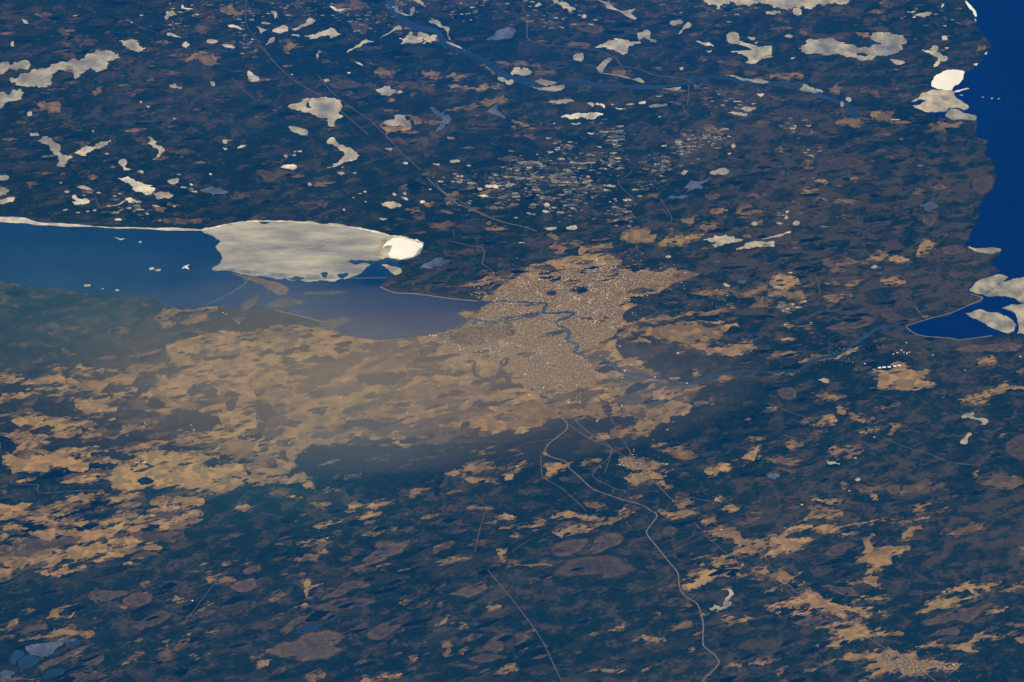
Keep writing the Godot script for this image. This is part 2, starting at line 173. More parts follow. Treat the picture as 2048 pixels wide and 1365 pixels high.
	field("broad bright tan field south of the sharp river bend",1,[10.22,21.1,11.79,20.2,13.58,20.9,14.92,19.4,16.37,18.6,16.59,20.5,15.61,22.5,15.11,24,15.34,25.1,13.89,26.3,12.18,29.7,11.7,30.4,11.58,29.7,11.96,27.8,11.49,26.3,12.23,24.7,12.96,23.2,12.49,21.7,10.81,21.5])
	field("broad bright tan field northwest of the southeastern town",1,[29.02,86.3,29.84,85.2,31.02,84,31.94,83.9,33.03,85.9,34.4,85.9,34.83,86.8,33.45,87.3,32.52,88,30.9,88.7,30.2,89.4,29.72,90.4,28.34,90.9,27.78,90.4,28.62,88.7,29.79,87.7,30.48,87.5,29.35,86.8])
	field("broad bright tan field north of the pale quarry pits",1,[18.25,56.9,19.2,55.8,19.9,55.9,21.04,57.6,22.18,59.8,22.95,62.3,22.81,63.7,22.1,64.4,20.93,64.4,19.74,66.2,18.12,65.7,19.06,65.1,20.24,64.4,20.96,62.6,21.67,62.3,20.75,61.2,20.77,60.1,19.85,59.2,18.68,59.2,18.47,57.9])
	field("broad bright tan field northeast of the sharp river bend",1,[16.71,1.5,17.45,0.7,18.55,0.7,20.02,0.3,21.72,0.5,23.19,0.3,24.26,2.1,23.39,3.1,22.38,4.6,20.68,4.4,18.98,4.4,18.76,2.7,17.55,2.1])
	field("broad bright tan field far northwest of the large dark western wood",1,[-43.87,15.9,-42.95,14.4,-41.75,14,-40.59,12.4,-39.16,11.7,-38.47,10.5,-36.55,9.7,-36.15,11.3,-36.7,13.2,-38.14,13.6,-39.55,15.2,-40.97,15.9,-42.65,16.3])
	field("broad bright tan field far north of the southwestern blue ponds",1,[-43.53,65.5,-42.49,65.1,-42.29,64.2,-41.36,64.2,-41.87,63,-40.75,61.4,-39.37,60.8,-38.2,61,-37.58,62.1,-37.78,63.4,-38.35,63.9,-39.01,65,-39.68,65.9,-40.6,66.2,-40.86,65.5,-42.01,65.9,-42.67,66.8,-43.14,66.8])
	field("broad bright tan field just north of the pale quarry pits",1,[15.71,73,15.72,71.9,16.19,71.4,16.42,71.9,17.12,71.2,17.37,70,16.44,70.5,17.15,69.1,17.39,68.2,18.09,68.4,18.78,68.5,19.47,69.1,20.64,68,21.48,66.6,21.58,67.6,20.86,69.1,21.54,69.8,21.41,70.7,20.13,70.9,18.5,71.6,17.79,73,17.09,73.7,16.51,73.9,16.5,74.7,15.93,74.4])
	field("broad bright tan field far northwest of the leaf-shaped blue pond",1,[-45.2,57.6,-44.39,57.2,-43.66,57.9,-43.35,56.9,-42.3,56.9,-41.37,56.7,-39.72,56.9,-38.32,56.9,-37.81,58.3,-38.47,59.6,-39.39,60.1,-40.57,59.8,-40.83,59,-42,58.8,-42.68,59.4,-43.23,60.5,-43.95,59.9,-44.45,59])
	field("broad bright tan field far southwest of the pale hook-shaped lake",1,[28.05,56.9,28.89,55.9,29.83,55.6,30.52,56.3,31.71,55.4,33.37,54.9,34.55,54.3,36.21,53.8,36.9,54.3,37.86,53.2,37.91,51.8,38.38,51.8,38.21,53.4,39.27,53.2,39.01,54.1,38.41,54.7,38.26,55.8,38.46,56.9,37.51,57.2,37.46,59,36.96,60.1,36.4,59.4,36.55,58.1,37.06,56.9,36.62,55.8,36.88,54.7,34.54,54.9,32.41,55.8,30.75,56.5,30.25,57.8,29.3,58.3,28.39,57.6])
	field("medium tan field southeast of the large dark western wood",2,[-27.62,31.2,-26.21,30.4,-25.03,29.7,-24.43,30.8,-24.34,36.1,-26.1,35.7,-28.02,34.9])
	field("medium bright tan field far west of the large dark western wood",1,[-48.13,24.7,-46.03,23.2,-44.47,23.2,-44.78,24.7,-43.36,24,-41.94,23.6,-43.31,25.5,-41.39,25.9,-42.79,27,-43.69,28.5,-44.97,26.3,-46.59,27.8,-47.24,26.3])
	field("medium bright tan field west of the large dark western wood",1,[-42.38,19,-41.88,17.9,-40.18,18.2,-39.74,16.9,-40.73,15.9,-38.78,16.7,-38.72,18.6,-38.92,20.2,-37.7,20.5,-38.85,22.5,-41.01,22.6,-41.78,20.9])
	field("medium bright tan field far southwest of the large dark western wood",1,[-45.79,54.1,-44.77,52.9,-43.35,53.2,-43.09,54.1,-41.43,54.7,-39.8,54.5,-37.93,54.3,-36.32,53.2,-35.59,53.9,-36.97,55,-38.82,55.8,-40.44,56.3,-42.11,55.4,-43.51,55.6,-44.93,55])
	field("medium dull brown field far southwest of the pale hook-shaped lake",3,[32.44,45,33.41,43.7,34.33,44.6,35.29,44.3,36.69,45,38.39,43.1,41.22,43.5,40.23,45,38.08,45.7,36.41,46.5,34.54,45.7])
	field("medium bright tan field just northeast of the two oval brown bogs",1,[3.74,57.6,4.44,57.8,5.15,56.1,6.32,55.8,7.49,56.1,8.2,55,9.15,53.6,10.33,51.8,11.39,51.8,9.96,54.3,9.37,55.4,8.19,56.1,7.25,57.8,6.31,57.9,5.02,58.5,4.67,59.6,4.09,58.7])
	field("medium tan field just south of the large dark western wood",2,[-33.78,33.1,-31.67,31.8,-29.52,31.9,-29.79,30.4,-28.84,30.1,-30.3,28.7,-32.92,29.3,-33.83,31.2,-34.54,31.2,-34.03,32.7])
	field("medium dull brown field far south of the pale hook-shaped lake",3,[43.82,43.5,45.57,40.5,46.73,41.3,48.36,42,48.29,43.9,46.13,45,44.74,44.3])
	field("medium tan field southwest of the dammed island",2,[-35.23,-7,-34.47,-8.6,-34.27,-10.6,-33.16,-10.4,-31.93,-10.2,-30.47,-11.2,-28.99,-11,-28.97,-10,-30.68,-9.6,-32.15,-9.4,-33.35,-8,-33.81,-6.6,-32.81,-6,-33.28,-5,-33.86,-3.8,-34.49,-4.4,-34.16,-6])
	field("medium bright tan field east of the small town on the highway",1,[18.25,39.4,19.21,39.1,20.18,37.6,21.38,36.8,22.24,34.9,22.86,33.8,23.6,32.1,23.57,33.8,23.18,35.7,23.03,37.2,22.07,38.3,20.87,38.7,20.62,40,19.43,40.4,18.47,40.9])
	field("medium tan field at the small town on the highway",2,[10.22,36.4,11.41,35.7,12.47,36.8,13.54,36.8,14.72,37.6,13.75,39.4,12.56,40.2,11.61,39.8,10.67,38.7])
	field("medium tan field west of the pale pointed lake",2,[10.88,-33.8,11.53,-35.9,12.28,-36.5,13.28,-35.9,13.91,-36.3,13.77,-34.9,14.52,-34.7,14.37,-32.6,13.24,-31.6,12.24,-31.4,11.12,-32.2])
	field("medium bright tan field just south of the small town on the highway",1,[10.59,42,11.13,40.7,12.55,41.3,13.51,40.2,14.93,39.6,14.09,41.1,14.42,42.8,14.99,44.6,14.63,45.2,13.82,43.9,13.36,42.8,12.53,43.1,11.69,44.4,10.99,43.1])
	field("medium bright tan field west of the big square dark wood",1,[-24.19,43.9,-23.05,41.7,-21.88,40.9,-21.15,42,-19.76,40.2,-19.02,42.4,-18.63,45,-19.45,45.2,-20.19,43.1,-21.84,43.1,-23.26,43.5])
	field("medium dull brown field just north of the stippled city centre",3,[5.44,-18.7,5.95,-21.5,7.2,-22.1,8.93,-22.3,10.42,-22.5,9.91,-20.7,7.68,-19.5,6.18,-17.8])
	field("medium bright tan field northeast of the southeastern town",1,[37.02,90.3,38.08,89,38.91,88.2,38.64,89.4,39.77,89.9,40.92,89.4,41.62,89,42.11,88,42.38,86.6,43.51,87,45.36,86.6,43.72,87.7,42.79,88,42.66,88.7,41.8,90.4,42.56,91.5,41.09,91.3,39.75,90.4,38.39,90.1])
	field("medium bright tan field north of the southeastern town",1,[37.3,80.5,38.13,79.7,38.5,79,38.06,78.1,38.77,77.6,39.03,76.5,40.17,77,40.88,76.3,41.44,76.9,42.5,76.3,42.02,76.9,40.95,77.9,41.26,78.8,40.1,79.1,39.39,80,37.98,80.8])
	field("medium dull brown field far northwest of the large dark western wood",3,[-45.79,-5.4,-44.95,-6,-43.31,-4.6,-41.14,-5.8,-41.34,-4.2,-43.25,-2.6,-45.43,-2,-45.12,-3.8])
	field("medium bright tan field northeast of the pale hook-shaped lake",1,[45.61,15.2,46.48,14.2,47.48,13.4,48.18,14.2,49.47,14.4,49.44,15.2,47.64,15.5,46.41,16.3,45.41,17.5,44.4,18.6,43.43,19,43.34,18,44.46,17.1,45.2,16.5])
	field("medium bright tan field northwest of the two oval brown bogs",1,[0,55.8,.7,56.1,1.87,56.1,2.46,54.7,2.46,53,3.29,52.3,3.99,52.9,5.64,51.9,6.57,52.7,7.98,53.4,8.21,54.1,7.03,54.3,6.1,53.4,4.69,53.2,3.05,53.8,3.04,55.8,2.34,56.3,1.17,56.4,0,56.4])
	field("medium bright tan field southeast of the pale pointed lake",1,[25.47,-19.1,26.13,-21.1,26.75,-21.2,27.86,-20.7,28.45,-19.5,27.8,-17.8,26.67,-16.6,25.58,-17.8])
	field("medium bright tan field far northwest of the large dark western wood",1,[-47.58,13.2,-46.06,11.7,-43.54,11.1,-43.16,11.7,-43.22,13.4,-44.67,13.6,-46.1,14,-47.08,13.6])
	field("medium tan field northeast of the southwestern blue ponds",2,[-44.81,88.5,-43.82,87.5,-42.48,86.5,-41.15,85.2,-39.52,86.1,-38.63,85.4,-38.14,86.3,-38.34,87.3,-39.49,87,-41.1,86.8,-42.67,87.7,-44.02,88.2])
	field("medium bright tan field far south of the large dark western wood",1,[-37.73,61.2,-37.31,59.6,-36.15,59,-35.46,58.8,-34.83,60.7,-35.37,62.3,-36.26,63.5,-36.73,63.4,-36.18,62.3,-36.56,61.4,-37.48,61.6])
	field("medium tan field far east of the long ragged western lake",2,[-34.67,-94.2,-33.66,-96,-32.54,-98.3,-32.14,-97.8,-32.24,-96.5,-31.47,-97.4,-30.78,-95.5,-30.99,-93.3,-31.62,-91.9,-32.04,-93.3,-32.86,-95.1,-33.88,-94.2])
	field("medium bright tan field far southwest of the dammed island",1,[-48.95,28.5,-47.77,28.2,-46.32,28.5,-44.37,29.7,-45.3,30.4,-46.48,30.8,-47.42,31.2,-48.43,29.7])
	field("medium bright tan field west of the pale pointed lake",1,[14.49,-31.4,15.12,-32.6,16.01,-33.2,17.52,-34.1,19.28,-34.5,18.5,-32.8,17.74,-32,16.72,-30.5,15.48,-30.9])
	field("medium bright tan field far north of the southwestern blue ponds",1,[-43.88,51.6,-43.12,49.8,-42.09,48.9,-41.43,47.2,-40.75,46.5,-39.46,46.3,-39.54,47.6,-40.67,48.9,-41.81,50.1,-42.96,51.1])
	field("medium bright tan field far south of the dammed island",1,[-29.55,2.9,-28.6,1.9,-26.8,0.3,-25.01,-0.5,-24.96,2.3,-26.28,2.1,-27.97,2.9,-28.56,3.7])
	field("medium tan field far south of the dark northern lake arm",2,[-7.07,-76.8,-5.78,-78.1,-4.49,-78.6,-3.21,-79.9,-1.91,-80.8,-.36,-81.2,-1.14,-79.4,-2.56,-78.1,-4.23,-77.2,-5.78,-77])
	field("medium bright tan field far northwest of the leaf-shaped blue pond",1,[-33.69,54.9,-32.3,54.3,-31.39,53.2,-30.47,52.5,-29.07,52.1,-30.43,53.9,-31.58,55,-31.9,56.1,-32.35,57.2,-32.94,56.9,-32.97,55.8,-33.67,55.6])
	field("medium dull brown field southwest of the bent pale lake",3,[-26.02,-55.8,-24.51,-56.2,-22.98,-56.2,-21.84,-56.2,-23.45,-53.6,-24.19,-52.3,-25.22,-53.6])
	field("medium tan field northeast of the small town on the highway",2,[13.69,33.8,15,33.4,16.69,31.6,16.8,32.3,16.19,33.4,17.37,34.6,17.11,36.1,15.92,36.3,14.76,34.2])
	field("medium bright tan field far southeast of the pale pointed lake",1,[25.3,-16.2,26.28,-15.8,27.75,-15.4,28.51,-16.2,29.22,-14.6,28.83,-13.6,27.22,-13.4,26,-14.2,25.26,-14.2])
	field("medium tan field southwest of the dazzling white ice bay",2,[35.38,-74.4,36.67,-74.4,37.71,-74.8,38.01,-76.3,39.31,-76.8,39.13,-75,39.22,-73.7,40.5,-73.3,42.03,-72.8,42.13,-72,40.74,-72.6,39.19,-72.4,38.57,-73.3,37.3,-73.9])
	field("medium bright tan field far southwest of the upper bend of the pale highway",1,[-4.72,39.8,-3.89,37.2,-3.06,37.4,-1.88,37.2,-2.47,38.3,-1.52,39.1,-2.47,39.4,-3.41,40.5,-4.36,40.2])
	field("medium bright tan field northeast of the pale quarry pits",1,[23.72,69.8,24.42,69.4,25.24,68.9,26.14,70.5,26,71.6,25.16,73,24.6,71.9,23.93,70.9])
	field("medium bright tan field far southwest of the huge grey ice sheet",1,[-42.63,9.1,-41.97,7,-41.2,8.4,-39.75,8.2,-38.28,8.8,-38.49,9.7,-39.71,9.5,-41.16,9.7,-42.12,10.1])
	field("medium bright tan field far northeast of the pale quarry pits",1,[26.57,54.7,27.53,53.9,28.5,52.1,29.69,51.8,31.1,51.8,30.95,53,29.87,53.9,28.7,53.8,27.89,53.6,27.27,55])
	field("medium tan field far southwest of the huge grey ice sheet",2,[-32.68,-5.6,-32.01,-8.4,-31.16,-8.8,-29.9,-7.6,-29.87,-6.2,-30.84,-5.6])
	field("medium bright tan field south of the upper bend of the pale highway",1,[2.85,38.3,3.56,37.6,4.75,37.8,5.58,37.2,5.22,38.7,4.26,40.2,3.55,41.7,3.08,42.4,3.44,39.8])
	field("medium bright tan field southeast of the small town on the highway",1,[13.74,51.8,14.79,51.9,15.74,51.8,17.37,52.5,16.42,53.6,15,54.2,14.08,52.9])
	field("medium tan field east of the upper bend of the pale highway",2,[9.32,28.2,10.05,26.8,10.77,26.6,11.61,27,11.47,28.9,10.51,30.1,9.67,29.7])
	field("medium dull brown field east of the bent pale lake",3,[-12.91,-67.2,-11.89,-67.4,-10.48,-66.7,-8.29,-65.8,-8.54,-64.8,-10.85,-65,-12.13,-65.6])
	field("medium dull brown field far east of the southwestern blue ponds",3,[-32.78,94.5,-32.27,92.5,-31.52,90.4,-30.45,92.5,-30.87,93.9,-32,94])
	field("medium bright tan field far northeast of the southeastern town",1,[39.53,75.4,40.48,74.4,41.43,73.5,42.83,73.3,43.87,73.2,44.15,71.7,44.47,72.4,45.65,71.9,44.44,73.3,43.28,73.7,42.57,74.2,43.22,75.4,42.74,75.9,42.31,75.1,41.87,74.2,40.47,74.9])
	field("medium tan field far southwest of the dazzling white ice bay",2,[33.26,-72,33.56,-73.7,34.35,-74.4,35.37,-74.1,36.25,-73,36.08,-71.5,35.05,-71.3,34.03,-72])
	field("medium bright tan field south of the big square dark wood",1,[-15.36,51.6,-15.38,49.8,-14.68,49.4,-13.5,49.6,-12.45,49,-11.62,49.4,-11.85,50.1,-12.78,51.1,-13.49,50.5,-14.43,50.5,-15.01,51.6])
	field("medium dull brown field far south of the large dark western wood",3,[-32.96,46.8,-31.22,45.7,-29.44,46.1,-27.78,46.3,-29.88,47.2,-32,47.6])
	field("medium tan field south of the pale pointed lake",2,[21.25,-16.2,23.47,-16.2,24.23,-17.4,25.33,-17.8,25.3,-16.2,24.19,-15,22.22,-15])
	field("small tan field southeast of the stippled city centre",2,[12.01,-5.6,13.49,-6.8,15.22,-7.6,17.2,-9,17.82,-9.4,17.68,-8.2,15.95,-7,14.72,-6.2,13.24,-5.8])
	field("small tan field far south of the pale hook-shaped lake",2,[40.52,58.5,41.26,57.2,42.7,56.1,43.77,55.4,44.09,56.5,42.64,57.8,41.44,58.7])
	field("small bright tan field far north of the southwestern blue ponds",1,[-43.98,69.4,-43.41,68.9,-42.35,69.4,-40.99,68.5,-39.87,67.3,-39.45,67.6,-40.06,68.7,-41.18,69.8,-42.09,70.5,-42.8,70,-43.6,70.1])
	field("small tan field north of the stippled city centre",2,[6.61,-30.1,6.99,-30.5,7.99,-30.9,9.87,-31.8,9.98,-30.1,8.73,-29.7,7.48,-29.5,6.85,-27.7,6.61,-28.9])
	field("small bright tan field far southwest of the large dark western wood",1,[-47.5,68,-46.56,68.4,-46.36,67.5,-45.44,67.3,-45.22,66.9,-44.97,67.5,-45.4,68.4,-46.32,68.7,-46.47,70.9,-47.4,70.9])
	field("small tan field far south of the pale pointed lake",2,[23.38,-11,24.14,-12.2,23.81,-14.2,24.67,-14.4,25.25,-13.8,25.2,-10.8,24.11,-10.2])
	field("small bright tan field northwest of the eastern cape",1,[40.21,-27.7,40.38,-29.3,40.68,-30.9,41.22,-32.4,41.72,-32.6,42.26,-31.8,42.02,-30.1,41.25,-29.3,40.83,-27.7])
	field("small tan field southwest of the twin-lobed pale eastern lake",2,[26.92,-90.1,28.08,-89.7,29,-90.1,30.04,-90.1,30.27,-88.8,28.95,-87.9,27.66,-88.3,26.87,-87.9])
	field("small bright tan field far south of the large dark western wood",1,[-33.67,51.2,-32.53,49.8,-31.95,49.6,-30.75,50.5,-29.81,50.3,-31.43,51.6,-32.83,51.8])
	field("small tan field south of the long ragged western lake",2,[-49.3,-79.4,-48.02,-79.9,-46.56,-78.6,-46.62,-76.6,-47.66,-76.8,-48.74,-78.1])
	field("small tan field northwest of the lower bend of the pale highway",2,[14.47,85.4,15.12,83.9,15.82,83,16.51,83,16.6,84.9,15.79,85.2,14.87,86.1])
	field("small dull brown field north of the southwestern blue ponds",3,[-44.98,87,-44.8,85.4,-43.92,84.5,-42.68,84,-42.52,85.2,-43.63,86.3])
	field("small dull brown field far west of the big square dark wood",3,[-23.33,45.7,-22.76,45,-20.75,44.8,-21.31,46.8,-22.6,47.2])
	field("small bright tan field west of the large dark western wood",1,[-37.42,26.3,-36.48,25.9,-35.16,25.7,-33.74,25.1,-34.19,26.3,-34.9,26.6,-36.07,27.6,-37.03,27.4])
	field("small tan field far north of the sharp river bend",2,[18.18,-8.2,19.42,-9.4,20.92,-11,21.66,-11.4,22.01,-10.2,20.64,-9,19.16,-8])
	field("small bright tan field southeast of the pale quarry pits",1,[19.15,82.6,19.96,81.8,20.87,82.5,21.57,81.8,21.9,82.5,21.08,83.7,20.16,84,19.26,83.2])
	field("small bright tan field northeast of the pale quarry pits",1,[22.16,60.5,22.88,59.8,24.04,59.9,23.99,62.6,22.83,62.3])
	field("small bright tan field far north of the lower bend of the pale highway",1,[22.01,69.4,22.72,68.7,22.98,67.3,23.77,66.9,23.84,70.5,22.69,70.1])
	field("small dull brown field north of the river delta",3,[-6.83,-28.9,-5.34,-29.3,-3.09,-28.9,-4.33,-27.7,-6.08,-27.2])
	field("small tan field south of the dazzling white ice bay",2,[42.9,-72,43.31,-72.6,44.59,-72.6,46.29,-73.3,46.39,-72.4,44.8,-71.1,43.5,-70.4])
	field("small bright tan field far northwest of the large dark western wood",1,[-49.62,10.3,-48.89,10.5,-47.58,9.9,-47.42,10.9,-48.35,12.1,-49.04,13,-49.5,13.6])
	field("small bright tan field northwest of the sharp river bend",1,[9.96,7,10.94,6.2,11.91,5.8,13.24,6.6,12.63,7.2,11.41,7.8,10.43,8.4])
	field("small tan field far east of the small town on the highway",2,[24.34,35.7,26.24,35.9,27.66,36.4,27.4,37.2,25.5,37.4,24.33,36.6])
	field("small bright tan field west of the lower bend of the pale highway",1,[11.19,87.7,11.89,86.8,12.8,87,13.25,87.7,13.93,87.7,14.15,88.7,13.24,88.7,12.33,88.5,11.42,88.2])
	field("small dull brown field north of the long ragged western lake",3,[-47.87,-106.9,-47.05,-106,-46.45,-103.7,-44.59,-102.8,-43.38,-101.9,-44.27,-101,-45.89,-102.4,-47.26,-104.2])
	field("small dull brown field just north of the long ragged western lake",3,[-48.1,-97.8,-47.07,-98.5,-45.72,-96.9,-45.38,-94.6,-46.46,-95.5,-47.92,-96.5])
	field("small dull brown field far east of the blue northern river",3,[20.73,-83.4,22.29,-84.1,24.1,-83.4,23.82,-82.3,22,-81.9,20.98,-82.5])
	field("small bright tan field far southwest of the row of five greenhouses",1,[29.59,24.4,30.09,23.2,31.04,23.6,31.26,24.7,30.28,25.5,29.54,26.6,28.82,26.6])
	field("small tan field just northwest of the sharp river bend",2,[10.55,9.3,11.65,8.6,12.73,9.1,13.82,9.7,14.41,10.7,13.56,11.1,12.12,10.1])
	field("small tan field south of the leaf-shaped blue pond",2,[-18.83,98.8,-18.34,97.3,-17.1,97.1,-16.86,98,-17.52,99.1,-18.42,99.7])
	field("small bright tan field far north of the leaf-shaped blue pond",1,[-20.72,65.7,-19.62,65.3,-18.23,64.4,-17.91,62.6,-17.03,63.4,-17.19,64.1,-18,64.8,-18.1,65.9,-18.68,66.1,-19.26,65.7,-20.07,65.9])
	field("small tan field north of the river delta",2,[-2.7,-19.9,-1.83,-21.1,0,-21.1,0,-19.5,-1.58,-19.1])
	field("small bright tan field far west of the big square dark wood",1,[-41.15,29.7,-40.36,28.2,-39.17,28,-39.34,30.4,-40.28,30.6,-40.77,30.2])
	field("small tan field northeast of the southwestern blue ponds",2,[-42.52,81.9,-42.24,80,-41.35,79,-40.33,78.6,-41.1,79.7,-41.75,80.7,-41.49,81.8,-40.57,81.8,-39.95,79.7,-39.86,79,-40.24,81.4,-40.78,82.3])
	field("small bright tan field southeast of the dark northern lake arm",1,[-6.53,-85.7,-5.55,-85.7,-3.86,-84.8,-2.18,-85.2,-1.27,-85.7,-1.4,-84.8,-3.21,-84.1,-4.77,-84.1,-5.94,-84.3])
	field("small bright tan field far east of the big square dark wood",1,[-4.95,41.8,-4.12,41.5,-3.05,42.2,-1.4,42.8,-2.46,43.3,-3.64,43.7])
	field("small dull brown field north of the huge grey ice sheet",3,[-21.54,-45.1,-19.78,-45.6,-18.52,-45.4,-19,-43.5,-20.77,-43.9])
	field("small tan field south of the pale pointed lake",2,[17.65,-15.2,19.76,-16.2,21.24,-16,20.98,-14.6,19.25,-14.6])
	field("small tan field far east of the leaf-shaped blue pond",2,[-6.47,91.1,-6.25,89,-5.57,88.4,-5.61,91.8,-6,93.2,-6.35,92.5])
	field("small dull brown field southeast of the southwestern blue ponds",3,[-38.42,99.8,-38.02,98,-36.66,98,-36.4,99,-37.06,99.8])
	field("small dull brown field far west of the twin-lobed pale eastern lake",3,[21.41,-94.6,23.25,-95.3,24.27,-93.7,22.95,-92.8,21.53,-93.5])
	field("small dull brown field southeast of the white lozenge lake",3,[-35.37,-39.3,-32.86,-39.5,-31.09,-39.1,-31.82,-38,-33.33,-38])
	field("small dull brown field west of the blue northern river",3,[2.35,-91.9,4.3,-91.5,4.55,-89.7,2.6,-89.2])
	field("small bright tan field northwest of the large dark western wood",1,[-38.54,16.7,-37.37,15.2,-36.3,14.6,-36.16,15.3,-36.97,16.7,-37.78,17.9])
	field("small dull brown field far southwest of the twin-lobed pale eastern lake",3,[23.77,-71.5,25.21,-73.3,26.36,-74.1,26.32,-72,24.66,-70.9])
	field("small dull brown field far northwest of the dark northern lake arm",3,[-19.3,-114.8,-18.91,-115.7,-17.85,-115.7,-15.2,-115.3,-15.72,-114.1,-17.57,-114.3])
	field("small tan field northwest of the leaf-shaped blue pond",2,[-22.67,76.5,-22.01,75.1,-21.54,75.4,-21.09,74.7,-20.85,75.1,-21.29,76.9,-21.85,77.7,-22.43,77.4])
	field("small bright tan field far northwest of the leaf-shaped blue pond",1,[-38.32,48.9,-37.65,47.6,-36.95,47.4,-35.22,46.1,-35.2,46.8,-36.69,48.3,-37.84,49.2])
	field("small tan field southwest of the dark northern lake arm",2,[-14.43,-91,-13.14,-91.9,-11.96,-91.3,-12.34,-89.7,-13.63,-89.2])
	field("small bright tan field north of the river outlet",1,[36.51,-19.9,37.14,-20.1,38.98,-19.5,39.06,-17.8,38.21,-18.5,36.84,-18.3])
	field("small dull brown field far east of the small town on the highway",3,[24.53,38.7,25.72,38.5,26.88,39.4,27.32,41.1,26.16,40.2,24.98,39.8])
	field("small dull brown field far west of the leaf-shaped blue pond",3,[-31.04,91.5,-30.63,89.7,-30.21,88.2,-29.41,88,-29.6,89.7,-30.25,91.1])
	field("small bright tan field southeast of the small town on the highway",1,[15.05,49.8,15.66,47.9,16.72,48.1,16.94,49.4,16.34,50.3])
	field("small tan field far west of the row of five greenhouses",2,[25.17,4.3,25.67,3.5,26.89,3.3,27.74,3.5,27.84,4.4,26.74,4.8,25.88,5])
	field("small tan field just southeast of the sharp river bend",2,[14.71,16.3,15.69,15.3,17.14,15,18.85,14,17.86,15.5,16.41,16.1,15.19,16.7])
	field("small bright tan field far southwest of the dammed island",1,[-42.93,11.3,-40.9,10.3,-40.86,11.7,-41.21,12.1,-41.25,10.9,-42.57,11.3,-42.53,12.4,-41.09,12.1,-41.77,13.6,-42.72,14])
	field("small bright tan field far west of the large dark western wood",1,[-49.35,17.7,-48.64,17.3,-46.98,16.7,-45.43,16.1,-45.41,16.7,-46.48,17.1,-47.91,17.7,-49.29,19.4])
	field("small bright tan field north of the leaf-shaped blue pond",1,[-19.4,71.7,-18.73,70.5,-18.63,73,-18,72.6,-18.11,73.5,-18.79,74.4,-18.81,76.7,-18.99,76.5,-19.03,73.7])
	field("small tan field southwest of the row of five greenhouses",2,[29.15,17.1,30.49,16.5,32.16,16.9,32.38,17.9,31.41,18,30.33,17.9])
	field("small tan field just west of the big square dark wood",2,[-17.49,41.3,-16.67,40.9,-14.54,41.1,-14.53,41.8,-15.47,42.2,-17.25,42])
	field("small tan field southeast of the lower bend of the pale highway",2,[21.36,94.5,22.29,93.3,23.43,93,23.4,94.5,22.03,95.1])
	field("small bright tan field northeast of the bent pale lake",1,[-13.6,-71.7,-12.69,-71.5,-11.41,-71.2,-10.37,-70.4,-11.14,-69.9,-12.16,-69.5,-13.33,-70.6])
	field("second small bright tan field far north of the southwestern blue ponds",1,[-47.67,57,-47.15,55.2,-46.32,55.6,-45.34,56.9,-46.26,57.2,-47.2,57.2])
	field("small bright tan field south of the big square dark wood",1,[-14.39,54.1,-13.83,52.1,-13.48,51.8,-12.25,51.8,-12.3,52.5,-13.11,53.2,-13.92,54.3])
	field("small dull brown field far northwest of the speckled village clearings",3,[-5.11,-70.6,-3.19,-72,-1.26,-72.8,-2.16,-71.1,-4.21,-70.2])
	field("small bright tan field far northeast of the pale quarry pits",1,[28.11,48.7,28.49,47.6,29.29,48.5,30.47,48.3,31.4,48.7,30.45,49.4,29.61,49.8,29.28,49])
	field("small bright tan field far northwest of the southeastern town",1,[27.79,84.9,29.18,84,29.78,83.2,31.04,83.2,31.98,82.1,31.26,83.5,30.1,84,28.93,85.1])
	field("small dull brown field far north of the river delta",3,[-8.51,-38,-7.13,-38.2,-5.62,-38,-6.12,-36.8,-7.75,-36.5])
	field("small tan field far northeast of the pale quarry pits",2,[27.83,50.5,29.24,50.5,30.64,51.2,30.86,51.8,28.28,51.8])
	field("small tan field far northwest of the white heart-shaped lake",2,[-30.51,-114.3,-29.73,-114.8,-29.03,-112.9,-28.22,-112,-29.26,-111.3,-30.34,-112.5])
	field("small bright tan field west of the row of five greenhouses",1,[28.99,7.4,30,5.8,31.48,4.6,32.75,2.7,33.74,1.9,33.47,3.1,32.21,4.6,30.73,5.6,29.49,6.8])
	field("small bright tan field north of the large dark western wood",1,[-35.13,8.6,-34.44,7,-33.61,6.4,-33.11,7,-33.44,8.4,-34.27,8.9])
	field("small bright tan field far west of the two oval brown bogs",1,[-7.18,66.4,-6.36,66.2,-5.9,65.5,-4.98,64.8,-3.7,65.2,-4.04,65.7,-4.74,65.5,-5.43,66.6,-6.24,66.9])
	field("small bright tan field far northeast of the southwestern blue ponds",1,[-36.21,56.9,-35.31,55.8,-34.49,55.6,-33.89,56.3,-34.8,57.2,-35.96,57.6])
	field("small tan field southeast of the big square dark wood",2,[-9.75,47.6,-9.65,45.7,-8.95,44.8,-7.88,45.2,-8.59,46.1,-9.05,47.4])
	field("small bright tan field east of the upper bend of the pale highway",1,[7.76,29.7,8.25,28.4,9.08,28.5,9.44,29.3,9.07,30.4,8.23,30.8])
	field("small bright tan field southeast of the dark blue eastern bay",1,[45.29,6.6,46.06,5.4,46.93,4.6,47.12,6.2,46.23,7.4,45.5,7.4])
	field("small dull brown field far southwest of the row of five greenhouses",3,[28.01,30.8,28.54,28.5,29.29,27,30,27.4,29.25,28.9,28.49,30.8])
	field("small dull brown field far northeast of the southwestern blue ponds",3,[-39.14,76.2,-38.72,74.7,-38.05,74,-38.46,75.8,-38.17,77.6,-37.69,78.3,-38.14,78.6,-38.87,77.2])
	field("small dull brown field far north of the pale quarry pits",3,[19.91,55.2,21.32,55,22.27,53.9,23.34,53.4,23.21,54.3,21.78,55.8])
	field("small bright tan field far east of the pale quarry pits",1,[31.29,77.6,32.11,76.9,33.51,76.2,34.43,76.3,34.82,76.9,33.94,77.3,32.79,77.3])
